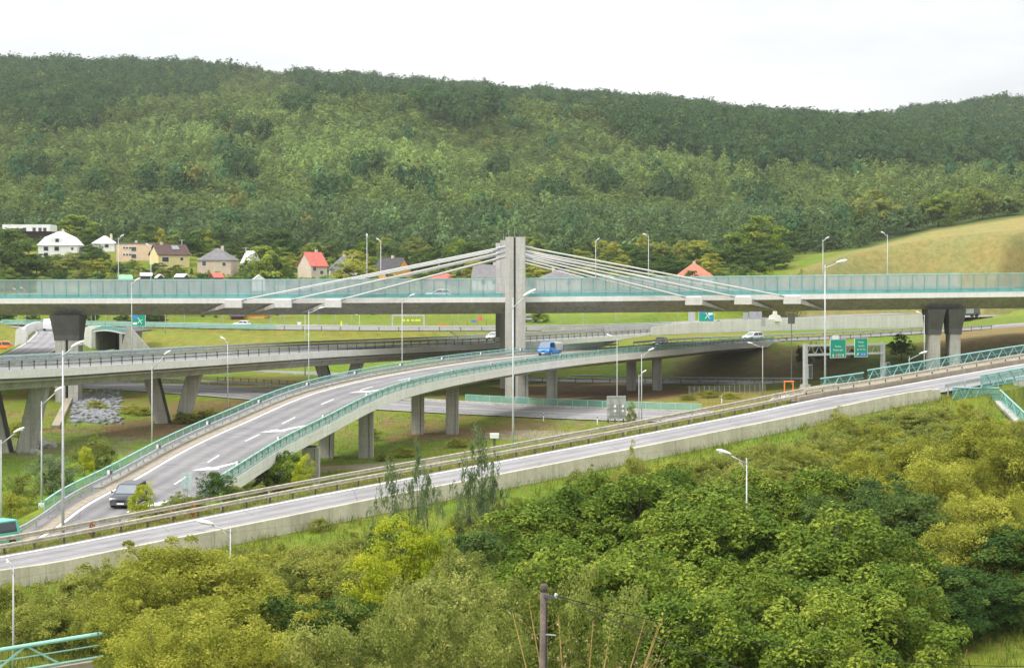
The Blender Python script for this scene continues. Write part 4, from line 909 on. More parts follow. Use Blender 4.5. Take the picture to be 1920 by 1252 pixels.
board(1398, 586, 600, 10, 466, 'first of three grey boards above the white wall', 'steel'); board(1412, 584, 599, 14, 467, 'widest of three grey boards above the white wall', 'steel'); board(1424, 584, 597, 9, 468, 'last of three grey boards above the white wall', 'steel')
board(588, 608, 617, 12, 448, 'wide pale board by the far road right of the yellow marker', 'steel_l'); board(543, 609, 617, 6, 446, 'small grey board by the far road left of the yield sign', 'steel')
board(648, 606, 617, 9, 446, 'grey board beside the yellow flag by the far road', 'steel'); board(640, 602, 612, 3, 444, 'small yellow flag sign by the far road', 'yellow')
board(570, 612, 621, 5, 430, 'bright yellow marker board beside the twin lamp posts', 'yellow'); board(829, 608, 613.5, 16, 452, 'orange construction board by the far road left of the pylon', 'orange')
board(888, 600, 607, 9, 462, 'small blue sign by the far road next to the red kiosk', 'sign_b')
board(350, 886, 918, 21, 139.5, 'pale translucent green panel standing beside the flyover ramp', 'mesh_p')
x, Y = X(561, 446), 446; zb = Zg(x, Y); t = thing('yield_sign', 'white inverted triangle yield sign by the far road', 'road sign', (x, Y, zb), 0); z = ZP(607, Y)-zb
mb = MB(); mb.prism([(-0.6, z+0.4), (0.6, z+0.4), (0, z-0.6)], -0.03, 0.03); part('plate', mb, M['white'], t, False); mb = MB(); mb.tube([(0,0.08,-0.1),(0,0.08,z)], 0.05, 6); part('post', mb, M['steel_l'], t, False)
x, Y = X(818, 450), 450; zb = Zg(x, Y); t = thing('chevron_sign', 'red and white chevron sign below the orange construction board', 'road sign', (x, Y, zb), 0); z = ZP(617, Y)-zb
mb = MB(); mb.box(-0.45, 0.45, -0.03, 0.03, z-0.4, z+0.4); part('plate', mb, M['white'], t, False); mb = MB(); mb.prism([(-0.3,z-0.35),(-0.05,z-0.35),(0.3,z),(-0.05,z+0.35),(-0.3,z+0.35),(0.05,z)], -0.05, -0.03); part('chevron', mb, M['sign_r'], t, False); mb = MB(); mb.tube([(0,0.08,-0.1),(0,0.08,z)], 0.05, 6); part('post', mb, M['steel_l'], t, False)
# portal frame with signals
Y = 440; xl, xr = X(736, Y), X(795, Y); zb = Zg(xl, Y); zt = ZP(592.5, Y)
t = thing('portal_frame', 'white portal frame with yellow signals over the far road left of the pylon', 'gantry', ((xl+xr)/2, Y, zb))
for xx in (xl, xr): mb = MB(); mb.box(xx-0.17, xx+0.17, Y-0.17, Y+0.17, zb-0.3, zt); part('post', mb, M['steel_l'], t)
mb = MB(); mb.box(xl-0.17, xr+0.17, Y-0.2, Y+0.2, zt, zt+0.32); part('beam', mb, M['steel_l'], t)
for px in (757, 765, 774, 781, 786): mb = MB(); mb.box(X(px,Y)-0.32, X(px,Y)+0.32, Y-0.3, Y-0.15, zt-1.15, zt-0.75); part('signal', mb, M['yellow'], t)
for px in (757, 765, 774, 781): mb = MB(); mb.bar((X(px,Y), Y-0.2, zt), (X(px,Y), Y-0.2, zt-0.8), 0.06); part('hanger', mb, M['steel'], t)
# orange height frame by the low road
Y = 283; x0, x1 = X(1471, Y), X(1487, Y); zb = Zg(x0, Y); zt = ZP(715, Y); t = thing('height_frame', 'orange tubular frame beside a white cabinet by the gantry plinth', 'frame', ((x0+x1)/2, Y, zb))
for xx in (x0, x1): mb = MB(); mb.tube([(xx, Y, zb-0.1), (xx, Y, zt)], 0.1, 8); part('post', mb, M['orange'], t)
mb = MB(); mb.tube([(x0-0.1, Y, zt), (x1+0.1, Y, zt)], 0.1, 8); part('crossbar', mb, M['orange'], t)
x = X(1472, 281.5); t = thing('cabinet', 'white roadside cabinet standing under the orange frame', 'cabinet', (x, 281.5, Zg(x, 281.5)-0.1)); mb = MB(); mb.box(-0.85,0.55,-0.3,0.3,0,1.7); part('body', mb, M['white'], t, False); mb = MB(); mb.box(-0.9,0.6,-0.35,0.35,1.7,1.78); part('roof', mb, M['steel_l'], t, False)
mb = MB(); x0, x1 = X(1438, 287), X(1500, 287); z = Zg((x0+x1)/2, 287); mb.add([(x0,287,z-.3),(x1,287,z-.3),(x1,288,z-.3),(x0,288,z-.3),(x0+1.6,287,z+1.15),(x1,287,z+1.25),(x1,288,z+1.25),(x0+1.6,288,z+1.15)], [(0,3,2,1),(4,5,6,7),(0,1,5,4),(1,2,6,5),(2,3,7,6),(3,0,4,7)]); solo('low_wall', mb, M['conc_light'], 'low pale concrete wall running up to the gantry plinth', 'wall')
p = G(927, 205); p.z = ZP(829, 205); t = thing('marker_box', 'small white box on a dark post left of the tall lamp post', 'marker', (p.x, p.y, p.z)); mb = MB(); mb.taper(-0.45,0.45,-0.3,0.3,0.45,-0.5,0.5,-0.35,0.35,0.95); part('box', mb, M['white'], t, False); mb = MB(); mb.box(-0.12,0.12,-0.12,0.12,-1.2,0.45); part('post', mb, M['steel_d'], t, False)
for px, Y, lab in ((1019, 264, 'white roadside delineator post on the near edge of the low road by the tall lamp'), (1353, 290, 'white delineator post above the slip road guardrail right of the grey sign back'), (1120, 258, 'white delineator post just left of the grey sign back')):
    p = G(px, Y); t = thing('delineator_post', lab, 'post', p); mb = MB(); mb.taper(-0.07,0.07,-0.06,0.06,0,-0.06,0.06,-0.05,0.05,1.15); part('body', mb, M['white'], t, False); mb = MB(); mb.box(-0.075,0.075,-0.065,0.065,0.82,1.0); part('band', mb, M['black'], t, False)
# utility pole in the foreground with wires
Y = 60; x = X(1017, Y); zb = Zg(x, Y); zt = ZP(1094, Y); t = thing('utility_pole', 'weathered wooden utility pole in the thicket nearest the viewer', 'utility pole', (x, Y, zb))
mb = MB(); mb.tube([(-0.05, 0, -0.3), (0.02, 0, (zt-zb)*0.6), (0.05, 0, zt-zb-0.18)], [0.16, 0.13, 0.115], 12); part('pole', mb, M['wood'], t, False, True)
mb = MB(); mb.tube([(0.05,0,zt-zb-0.24),(0.05,0,zt-zb-0.05),(0.05,0,zt-zb)], [0.125,0.125,0.08], 12); part('cap', mb, M['bark'], t, False, True)
mb = MB(); mb.bar((0.05,-0.14,zt-zb-0.35),(0.42,-0.16,zt-zb-0.42), 0.06, 0.09); mb.bar((0.1,-0.14,zt-zb-0.55),(0.4,-0.16,zt-zb-0.4), 0.035); part('bracket', mb, M['steel_d'], t, False)
mb = MB(); mb.ell((0.42,-0.16,zt-zb-0.34),0.06,0.06,0.09,8,6); part('insulator', mb, M['steel_l'], t, False)
mb = MB(); mb.bar((0.1,-0.13,zt-zb-1.55),(0.42,-0.13,zt-zb-1.58),0.035); part('step_arm', mb, M['steel_l'], t, False)
mb = MB(); mb.tube([(0.14,-0.1,zt-zb-0.5),(0.12,-0.12,zt-zb-2.0),(0.10,-0.15,0.3)],0.018,6); part('cable', mb, M['black'], t, False)
p0 = Vector((x+0.42, Y-0.16, zt-0.34))
for p1, sag, lab in ((Vector((X(2100,75),75,ZP(1240,75))), 0.9, 'overhead wire sagging from the wooden pole to the right'), (Vector((X(1640,44),44,ZP(1330,44))), 0.2, 'steep overhead wire running down from the wooden pole')):
    mb = MB(); mb.tube([p0.lerp(p1, k/16)-Vector((0,0,sag*4*(k/16)*(1-k/16))) for k in range(17)], 0.014, 5); solo('wire', mb, M['black'], lab, 'wire')

# ------------------------------------------------------------------ walls and structures behind
def wallrun(pts, th, label, m, cat='retaining wall', name='retaining_wall'):
    mb = MB()
    secs = [[(x, y, z0), (x, y+th, z0), (x, y+th, z1), (x, y, z1)] for x, y, z0, z1 in pts]; mb.loft(secs); return solo(name, mb, M[m], label, cat)
pts = []
for u in np.linspace(C.s_at_px(1215), C.s_at_px(1790), 16):
    p = C.at(u, -0.35); px = CX+F*p.x/p.y; pts.append((p.x, p.y, p.z-3.6, ZP(np.interp(px, [1215,1260,1340,1440,1500,1600,1740,1800], [615,607,602,599,596,593,588.5,587]), p.y)))
wallrun(pts, 0.5, 'long white retaining wall behind the white car under the high deck', 'conc_white')
u = C.s_at_px(1447); p = C.at(u, -0.35); x, Y = p.x, p.y; mb = MB(); z = ZP(597.5, Y); mb.prism([(x-1.6, z-0.6),(x+1.6, z-0.6),(x+1.3,z+0.7),(x+0.5,z+1.0),(x+0.4,z+1.9),(x-0.4,z+1.9),(x-0.5,z+1.0),(x-1.3,z+0.7)], Y-0.3, Y+0.6); solo('wall_gable', mb, M['conc_white'], 'stepped white gable block on top of the long white retaining wall', 'wall')
guardrail(D, -12.0, 'far guardrail with pale posts right of the pylon beyond the V-pier viaduct', D.s_at_px(150), D.s_at_px(1215), step=4, m='steel_l', side=1, h=0.85, pm='steel_d', beams=2)
guardrail(D, 0.0, 'middle guardrail of the farthest road seen under the high deck', D.s_at_px(150), D.s_at_px(1260), step=4, m='steel_l', side=-1, h=0.8)
wallrun([(p.x, p.y, p.z-0.6, p.z+0.75) for p in D.off(-12.7, 0, D.s_at_px(985), D.s_at_px(1215), 6)], 0.25, 'low pale concrete barrier right of the pylon along the far road', 'conc_light', 'barrier', 'concrete_barrier')
t = thing('far_railing', 'pale teal railing along the far road at the left under the high deck', 'railing', tuple(D.at(60, 13)))
mb = MB(); s0, s1 = D.s_at_px(60), D.s_at_px(560)
for z in (0.4, 0.8, 1.15): mb.tube(D.off(-12.9, z, s0, s1, 4), 0.05, 5)
part('rails', mb, M['teal_l'], t); mb = MB(); D.sweep(mb, [(-12.85, 0.1), (-12.85, 1.1)], s0, s1, 4, closed=False); part('mesh_infill', mb, M['mesh'], t)
guardrail(E, 10.3, 'low guardrail beyond the ground-level road at the left under the V piers', E.s_at_px(-40), E.s_at_px(560), step=4, m='steel_l', side=-1, h=0.8)
guardrail(G2, -5.2, 'dark guardrail along the second low road at the right below the earth bank', G2.s_at_px(980), G2.s_at_px(1500), step=3, m='steel', side=1, h=0.8, pm='steel_d')
guardrail(G2, 5.4, 'guardrail at the foot of the brown earth bank', G2.s_at_px(1050), G2.s_at_px(1500), step=3, m='steel_l', side=-1, h=0.8)
t = thing('green_fence', 'pale green mesh fence along the far kerb of the low road', 'fence', tuple(E.at(E.s_at_px(1000), 10.4)))
s0, s1 = E.s_at_px(800), E.s_at_px(1290)
mb = MB(); E.sweep(mb, [(10.6, 0.05), (10.6, 1.2)], s0, s1, 2, closed=False); part('mesh_infill', mb, M['mesh'], t); mb = MB(); mb.tube(E.off(10.6, 1.22, s0, s1, 2), 0.04, 6); part('top_rail', mb, M['teal_l'], t)
for u in np.arange(s0, s1, 2.5): mb = MB(); p = E.at(u, 10.6); mb.tube([p, p+Vector((0,0,1.25))], 0.045, 6); part('post', mb, M['teal_l'], t)
mb = MB(); E.sweep(mb, [(9.8,0.0),(9.8,0.28),(10.2,0.28),(10.2,0.0)], E.s_at_px(560), E.s_at_px(1300)); solo('kerb_wall', mb, M['conc_light'], 'pale kerb wall under the green fence of the low road', 'kerb')
t = thing('post_fence', 'dark post fence on the grass beyond the low road left of the flyover crest', 'fence', (X(490,352), 352, Zg(X(490,352),352)))
prev = None
for px in np.arange(408, 625, 14.5):
    Y = 352-(px-408)*0.09; p = G(px, Y); mb = MB(); mb.box(p.x-0.06,p.x+0.06,Y-0.06,Y+0.06,p.z-0.2,p.z+1.25); part('post', mb, M['steel_d'], t)
    if prev is not None:
        mb = MB()
        for z in (0.5, 1.1): mb.bar(prev+Vector((0,0,z)), p+Vector((0,0,z)), 0.05)
        part('rail', mb, M['steel_d'], t)
    prev = p
t = thing('wire_fence', 'thin grey wire fence along the low road before the earth bank', 'fence', (X(1400,312), 312, Zg(X(1400,312),312))); prev = None
for px in np.arange(1292, 1440, 9.5):
    Y = 314-(px-1292)*0.03; p = G(px, Y); mb = MB(); mb.tube([p, p+Vector((0,0,1.5))], 0.025, 5); part('post', mb, M['steel_l'], t)
    if prev is not None:
        mb = MB(); mb.sheet([prev+Vector((0,0,0.1)), p+Vector((0,0,0.1)), p+Vector((0,0,1.45)), prev+Vector((0,0,1.45))]); part('mesh_infill', mb, M['mesh_g'], t)
    prev = p
# underpass portal and walls at the left
Y = 402; t = thing('underpass_portal', 'pale concrete underpass portal with a curved teal parapet at the left', 'underpass', (X(200,Y), Y, Zg(X(200,Y),Y)))
zz = lambda py: ZP(py, Y); mb = MB(); arch = []
for k in range(13): u = k/12; px = 166+72*u; arch.append((px, 626-5.5*math.sin(math.pi*min(1, u*1.1+0.05))))
mb.loft([[(X(px,Y),Y,zz(py)), (X(px,Y),Y+0.8,zz(py)), (X(px,Y),Y+0.8,zz(py-2.2)), (X(px,Y),Y,zz(py-2.2))] for px, py in arch]); part('lintel', mb, M['conc_white'], t)
mb = MB(); mb.loft([[(X(px,Y),Y+0.3,zz(py-2.2)), (X(px,Y),Y+0.4,zz(py-2.2)), (X(px,Y),Y+0.4,zz(py-9)), (X(px,Y),Y+0.3,zz(py-9))] for px, py in arch]); part('parapet', mb, M['mesh'], t)
mb = MB(); mb.tube([(X(px,Y),Y+0.35,zz(py-9.2)) for px, py in arch], 0.06, 6); part('top_rail', mb, M['teal_l'], t)
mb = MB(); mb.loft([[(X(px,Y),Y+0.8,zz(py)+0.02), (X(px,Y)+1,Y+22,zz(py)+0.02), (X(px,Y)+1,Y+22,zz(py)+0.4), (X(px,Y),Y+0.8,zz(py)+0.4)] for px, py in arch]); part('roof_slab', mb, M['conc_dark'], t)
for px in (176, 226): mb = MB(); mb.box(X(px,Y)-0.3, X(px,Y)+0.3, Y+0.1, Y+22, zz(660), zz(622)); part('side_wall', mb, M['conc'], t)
mb = MB(); mb.box(X(176,Y), X(226,Y), Y+21, Y+22, zz(660), zz(622)); part('shade_backing', mb, M['conc_dark'], t)  # dark box end; shade of the underpass opening put into its colour
mb = MB(); mb.add([(X(226,Y),Y-0.4,zz(660)),(X(284,Y),Y-0.4,zz(658)),(X(245,Y),Y-0.1,zz(614)),(X(238,Y),Y-0.1,zz(614)),(X(226,Y),Y+1,zz(660)),(X(284,Y),Y+1,zz(658)),(X(245,Y),Y+1,zz(614)),(X(238,Y),Y+1,zz(614))], [(0,1,2,3),(7,6,5,4),(0,4,5,1),(1,5,6,2),(2,6,7,3),(3,7,4,0)]); part('wing_slope', mb, M['conc'], t)
Y = 396; mb = MB(); zz = lambda py: ZP(py, Y); mb.prism([(X(155,Y), zz(662)),(X(170,Y), zz(662)),(X(172,Y), zz(618)),(X(187,Y), zz(612)),(X(183,Y), zz(610.5)),(X(166,Y), zz(611)),(X(159,Y), zz(615)),(X(156.5,Y), zz(625))], Y, Y+1.2); solo('wing_wall', mb, M['conc_white'], 'white wing wall with rounded shoulder left of the underpass portal', 'retaining wall')
Y = 380; zz = lambda py: ZP(py, Y); mb = MB(); mb.prism([(X(27,Y), zz(656)),(X(45,Y), zz(656)),(X(49,Y), zz(632)),(X(45,Y), zz(618)),(X(39,Y), zz(615.5)),(X(32,Y), zz(616)),(X(29,Y), zz(622))], Y, Y+1.5); solo('wall_end', mb, M['conc_white'], 'white rounded end of the curved wall left of the climbing lane', 'retaining wall')
mb = MB(); cw_ = Path([W(42,640,384), W(47,624,402), W(62,615,425), W(84,612,446), W(104,615,462)]); cw_.sweep(mb, [(0,-2.5),(0.4,-2.5),(0.4,1.1),(0,1.1)]); solo('curved_wall', mb, M['conc_white'], 'curved white parapet wall around the climbing lane at the left', 'retaining wall')
# lower stream bridge at the far left, slope strip and stones
mb = MB(); E.sweep(mb, [(-9.8,0.3),(-9.8,-1.0),(-10.3,-1.0),(-10.3,0.3)], E.s_at_px(-80,-10), E.s_at_px(140,-10)); solo('stream_bridge_fascia', mb, M['conc_white'], 'white concrete edge beam of the low road at the left under the viaduct', 'edge beam')
mb = MB(); a, b = G(133, 322, 0.35), G(104, 263, 0.25); mb.bar(a, b, 1.1, 0.5); solo('slope_strip', mb, M['conc_brown'], 'pale concrete edging strip running down the gravel slope at the left', 'edging')
def boulder(px, Y, r, seed, label, group=None, m='conc'):
    q = np.random.default_rng(seed); mb = MB(); mb.ell((0,0,r*0.3), r*1.2, r, r*0.75, 9, 6)
    mb.v = [(x*(1+0.25*q.uniform(-1,1)), y*(1+0.25*q.uniform(-1,1)), z*(1+0.2*q.uniform(-1,1))) for x, y, z in mb.v]
    o = solo('boulder', mb, M[m], label, 'boulder', group); o.location = G(px, Y); o.rotation_euler = (0,0,q.uniform(0,6)); return o
for i, (px, Y, r) in enumerate(((58,234,0.9),(70,236,1.2),(84,238,0.7),(64,228,0.6),(96,236,0.6),(50,240,0.6))): boulder(px, Y, r, 50+i, 'pale boulder in the heap beside the left V pier', 'boulders beside the left V pier')
def gravel():
    q = np.random.default_rng(5); mb = MB()
    for i in range(900):
        px, Y = q.uniform(130, 228), q.uniform(268, 330)
        if q.uniform() < max(abs((px-180)/50), abs((Y-299)/31))**3: continue
        p = G(px, Y); r = q.uniform(0.25, 0.6); o = len(mb.v)
        mb.ell((p.x, p.y, p.z+r*0.2), r*q.uniform(.8,1.3), r, r*q.uniform(.5,.8), 5, 3)
    o = link('riprap', mb.mesh('riprap', M['riprap'])); o['kind'] = 'stuff'; tag(o, 'grey stone riprap on the bank under the V-pier viaduct', 'riprap')
M['riprap'] = mat('riprap_stone', (0.20, 0.205, 0.215), 0.9, var=0.4, scale=1.2)
gravel()

# ------------------------------------------------------------------ vehicles
def vehicle(name, label, cat, p, rz, body, L, Wd, Ht, belt, cab, hood_z, kind='car', wheel=0.32, roofmat=None, glass='glass', lights=True):
    """x forward. cab = (rear_base, rear_top, front_top, front_base) as fractions of length from the rear"""
    t = thing(name, label, cat, p, rz); w = Wd/2; M_ = body
    def sec(x, hw, z0, z1, r=0.12): return [(x,-hw,z0+r),(x,-hw+r*0.7,z0),(x,hw-r*0.7,z0),(x,hw,z0+r),(x,hw,(z0+z1)/2),(x,hw-0.04,z1-r*0.6),(x,hw-r,z1),(x,-hw+r,z1),(x,-hw+0.04,z1-r*0.6),(x,-hw,(z0+z1)/2)]
    fx = lambda f: (f-0.5)*L
    mb = MB(); gz = 0.2
    mb.loft([sec(fx(0.0),w*0.86,gz+0.12,belt*0.92),sec(fx(0.03),w*0.96,gz,belt*0.98),sec(fx(0.2),w,gz,belt),sec(fx(0.62),w,gz,belt),sec(fx(cab[3]+0.01),w,gz,belt-0.02),sec(fx(0.9),w*0.98,gz,hood_z),sec(fx(0.97),w*0.92,gz,hood_z-0.1),sec(fx(1.0),w*0.8,gz+0.12,hood_z-0.22)]); part('body', mb, M_, t, False, True)
    rb, rt, ft, fb = [fx(c) for c in cab]; wi, wt = w*0.95, w*0.80; zr = Ht
    base = [(rb,-wi,belt-0.03),(fb,-wi,belt-0.03),(fb,wi,belt-0.03),(rb,wi,belt-0.03)]; topv = [(rt,-wt,zr-0.05),(ft,-wt,zr-0.05),(ft,wt,zr-0.05),(rt,wt,zr-0.05)]
    mb = MB(); mb.add(base+topv+[(rt+0.12,-wt*0.8,zr),(ft-0.12,-wt*0.8,zr),(ft-0.12,wt*0.8,zr),(rt+0.12,wt*0.8,zr)], [(0,1,5,4),(1,2,6,5),(2,3,7,6),(3,0,4,7),(4,5,9,8),(5,6,10,9),(6,7,11,10),(7,4,8,11),(8,9,10,11)]); part('cabin', mb, roofmat or M_, t, False)
    def pane(nm, a, b, c, d, i0=0.08, j0=0.1, j1=0.94, i1=None, gm=None):
        a, b, c, d = map(Vector, (a, b, c, d)); i1 = 1-i0 if i1 is None else i1
        f = lambda u, v: (a.lerp(b, u)).lerp(d.lerp(c, u), v); q = [f(i0, j0), f(i1, j0), f(i1, j1), f(i0, j1)]
        n = (q[1]-q[0]).cross(q[3]-q[0]).normalized()*0.012
        ctr = sum(q, Vector())/4
        if n.dot(Vector((ctr.x-(rb+fb)/2, ctr.y*3, 0.1))) < 0: n = -n
        mb = MB(); mb.sheet([v+n for v in q]); part(nm, mb, M[gm or glass], t, False)
    pane('windscreen', base[1], base[2], topv[2], topv[1], 0.06, 0.06, 0.95, gm='glass_g'); pane('rear_window', base[3], base[0], topv[0], topv[3], 0.08, 0.12, 0.92)
    splits = ((0.06, 0.46), (0.50, 0.93)) if kind != 'single' else ((0.1, 0.9),)
    for a, b in splits: pane('side_window', base[0], base[1], topv[1], topv[0], a, 0.12, 0.9, b); pane('side_window', base[2], base[3], topv[3], topv[2], 1-b, 0.12, 0.9, 1-a)
    for fxx in (0.17, 0.81):
        for sy in (-1, 1):
            c = Vector((fx(fxx), sy*(w-0.1), wheel)); mb = MB(); mb.tube([c-Vector((0,0.12,0)), c+Vector((0,0.12,0))], wheel, 16); wo_ = part('wheel', mb, M['black'], t, False)
            mb = MB(); mb.tube([c+Vector((0,sy*0.115,0)), c+Vector((0,sy*0.13,0))], wheel*0.62, 14); part('rim', mb, M['steel_l'], wo_, False)
            mb = MB(); mb.tube([c+Vector((0,sy*0.085,0.02)), c+Vector((0,sy*0.107,0.02))], wheel*1.15, 16); part('wheel_arch', mb, M['black'], t, False)
    mb = MB(); mb.box(fx(0.985), fx(1.004), -w*0.8, w*0.8, 0.28, 0.5); part('bumper', mb, M['steel_d'], t, False)
    mb = MB(); mb.box(fx(0.99), fx(1.002)+0.01, -w*0.35, w*0.35, hood_z-0.42, hood_z-0.28); part('grille', mb, M['black'], t, False)
    mb = MB(); mb.box(fx(1.004), fx(1.004)+0.015, -0.26, 0.26, 0.33, 0.45); part('licence_plate', mb, M['white'], t, False)
    for sy in (-1, 1):
        mb = MB(); mb.ell((fx(0.968), sy*w*0.72, hood_z-0.24), 0.14, 0.22, 0.11, 10, 6); part('headlight', mb, M['lens'], t, False, True)
        mb = MB(); mb.box(fx(-0.004), fx(0.03), sy*w*0.82-0.1, sy*w*0.82+0.1, belt-0.35, belt-0.12); part('tail_light', mb, M['sign_r'], t, False)
        mb = MB(); mb.ell((fb-0.12, sy*(w+0.1), belt+0.1), 0.07, 0.1, 0.08, 8, 5); part('mirror', mb, M_, t, False)
    return t
paint = lambda n, c, r=0.28: mat(n, c, r, 0, var=0.03, spec=0.6)
P_BLUE, P_BLACK, P_TEAL, P_WHITE, P_GREY = paint('car_blue', (0.03, 0.22, 0.62)), paint('car_black', (0.035, 0.036, 0.045)), paint('car_turquoise', (0.10, 0.46, 0.37)), paint('car_white', (0.76, 0.77, 0.78)), paint('car_grey', (0.10, 0.105, 0.11))
def b_at(px, u):
    best = min(np.linspace(0, BL.L, 900), key=lambda s_: abs(CX+F*bp_(s_, u).x/bp_(s_, u).y-px)); return best
def on_b(px, u, back=True):
    s_ = b_at(px, u); d = bp_(s_+1, u)-bp_(s_-1, u); return bp_(s_, u, 0.05), math.atan2(d.y, d.x)+(math.pi if back else 0), math.asin(d.z/d.length)
def settle(t, pitch):
    t.rotation_euler = (0, pitch, t.rotation_euler[2])
p, a, pt = on_b(1031, 4.2); t = vehicle('pickup_truck', 'bright blue crew-cab truck with a grey tarpaulin on the curved flyover', 'truck', p, a, P_BLUE, 5.4, 1.95, 2.05, 1.15, (0.48, 0.50, 0.80, 0.93), 1.08, wheel=0.34, glass='glass'); settle(t, pt)
mb = MB(); mb.box(-2.75, -0.2, -1.0, 1.0, 0.75, 1.15); part('load_bed', mb, M['steel_l'], t, False); mb = MB(); q = [(-1.0,1.15),(-1.0,1.75),(-0.75,2.02),(0.75,2.02),(1.0,1.75),(1.0,1.15)]; mb.loft([[(x, y*k, 1.15+(z-1.15)*k2) for y, z in q] for x, k, k2 in ((-2.78,1,0.93),(-2.7,1,1),(-0.15,1,1))]); part('tarpaulin', mb, M['tarp'] if 'tarp' in M else M['conc_light'], t, False)
p, a, pt = on_b(241, 5.4); t = vehicle('car', 'dark estate car coming down the flyover ramp behind the yellow bush', 'car', p, a, P_BLACK, 4.5, 1.8, 1.48, 0.92, (0.03, 0.12, 0.55, 0.74), 0.92); settle(t, pt)
p = Vector((-34.7, 126.2, 2.05)); t = vehicle('van', 'turquoise minivan half hidden behind the guardrail at the left frame edge', 'van', p, math.radians(-125), P_TEAL, 4.8, 1.85, 1.92, 1.05, (0.02, 0.05, 0.72, 0.92), 1.0)
p, a, pt = on_b(1413, 5.0); t = vehicle('car', 'white sport utility car on the flyover road above the abutment', 'car', p, a, P_WHITE, 4.6, 1.85, 1.68, 1.02, (0.02, 0.1, 0.58, 0.75), 1.0, wheel=0.36); settle(t, pt)
p, a, pt = on_b(1238, 4.0); t = vehicle('car', 'dark grey car in the shade of the high deck on the flyover', 'car', p, a, P_GREY, 4.3, 1.78, 1.5, 0.92, (0.03, 0.14, 0.52, 0.72), 0.92); settle(t, pt)
s_ = C.s_at_px(922, 9.6); p = C.at(s_, 9.6, 0.03); t = vehicle('car', 'white hatchback on the V-pier viaduct just left of the pylon', 'car', p, C.ang(s_)+math.pi, P_WHITE, 4.3, 1.8, 1.6, 0.98, (0.02, 0.1, 0.55, 0.74), 0.96)
x = X(823, 318); t = vehicle('car', 'white car on the high viaduct behind the near screen left of the pylon', 'car', (x, 318, Hz(x)-0.19), math.pi, P_WHITE, 4.4, 1.8, 1.5, 0.92, (0.03, 0.14, 0.55, 0.74), 0.92)
def lorry(label, px, Y, z, rz, L, Ht, cabm, boxm):
    t = thing('lorry', label, 'lorry', (X(px,Y), Y, z), rz)
    mb = MB(); mb.box(-L/2, L/2-2.0, -1.2, 1.2, 0.9, Ht); part('box_body', mb, boxm, t, False)
    mb = MB(); mb.loft([[(L/2-1.9,-1.15,0.5),(L/2-1.9,1.15,0.5),(L/2-1.9,1.15,Ht-0.5),(L/2-1.9,-1.15,Ht-0.5)],[(L/2-0.4,-1.15,0.5),(L/2-0.4,1.15,0.5),(L/2-0.4,1.1,Ht-0.65),(L/2-0.4,-1.1,Ht-0.65)],[(L/2,-1.1,0.5),(L/2,1.1,0.5),(L/2,1.0,1.6),(L/2,-1.0,1.6)]]); part('cab', mb, cabm, t, False)
    mb = MB(); mb.add([(L/2+0.01,-0.95,1.6),(L/2+0.01,0.95,1.6),(L/2-0.38,0.95,Ht-0.75),(L/2-0.38,-0.95,Ht-0.75)], [(0,1,2,3)]); part('windscreen', mb, M['glass'], t, False)
    mb = MB(); mb.box(-L/2+0.1, L/2-0.3, -1.0, 1.0, 0.45, 0.9); part('chassis', mb, M['steel_d'], t, False)
    for xx in (-L/2+1.2, L/2-1.1):
        for sy in (-1, 1): mb = MB(); mb.tube([(xx, sy*1.18, 0.48), (xx, sy*0.85, 0.48)], 0.48, 14); part('wheel', mb, M['black'], t, False)
    return t
lorry('small white lorry on the climbing lane beside the left dark pier', 92, 431, ZP(620,431)+0.05, math.radians(-80), 5.5, 2.6, P_WHITE, P_WHITE)
lorry('grey lorry behind the right pier on the far road', 1808, 476, D.at(D.s_at_px(1808,-6), -6).z+0.05, math.radians(20), 8.0, 3.0, P_GREY, M['steel'])
M['car_o'] = paint('car_orange', (0.80, 0.20, 0.02)); t = vehicle('van', 'orange van at the left frame edge under the high deck', 'van', (X(8,405), 405, Zg(X(8,405),405)+0.03), 0.1, M['car_o'], 5.0, 1.9, 1.9, 1.05, (0.02, 0.05, 0.72, 0.92), 1.0)
x = X(453, 452); t = vehicle('car', 'white car parked beside the burgundy shed under the high deck', 'car', (x, 452, Zg(x,452)+0.03), 2.9, P_WHITE, 4.2, 1.75, 1.5, 0.92, (0.03, 0.14, 0.55, 0.74), 0.92)
x = X(992, 462); t = vehicle('car', 'blue grey car parked by the far road right of the pylon', 'car', (x, 462, Zg(x,462)+0.03), 2.7, P_GREY, 4.4, 1.8, 1.6, 0.95, (0.02, 0.1, 0.55, 0.74), 0.95)

# ------------------------------------------------------------------ houses
wallm = lambda n, c: mat(n, c, 0.9, var=0.08, scale=0.6)
roofm = lambda n, c: mat(n, c, 0.75, var=0.18, scale=0.9)
HW = {'white': wallm('render_white', (0.72,0.71,0.69)), 'peach': wallm('render_peach', (0.68,0.50,0.34)), 'yellow': wallm('render_yellow', (0.66,0.56,0.27)), 'beige': wallm('render_beige', (0.52,0.42,0.33)),
      'orange': wallm('render_orange', (0.66,0.36,0.09)), 'burg': wallm('boards_burgundy', (0.13,0.03,0.04)), 'cream': wallm('render_cream', (0.55,0.47,0.38)), 'dark': wallm('boards_dark', (0.07,0.05,0.045))}
HR = {'white': roofm('roof_white_metal', (0.76,0.77,0.78)), 'grey': roofm('roof_grey', (0.17,0.165,0.17)), 'brown': roofm('roof_brown', (0.085,0.05,0.045)), 'red': roofm('roof_red', (0.46,0.12,0.09)), 'terra': roofm('roof_terracotta', (0.43,0.16,0.10)),
      'dark': roofm('roof_dark', (0.06,0.055,0.06)), 'green': roofm('roof_green', (0.24,0.50,0.30)), 'bluegrey': roofm('roof_blue_grey', (0.13,0.14,0.17))}
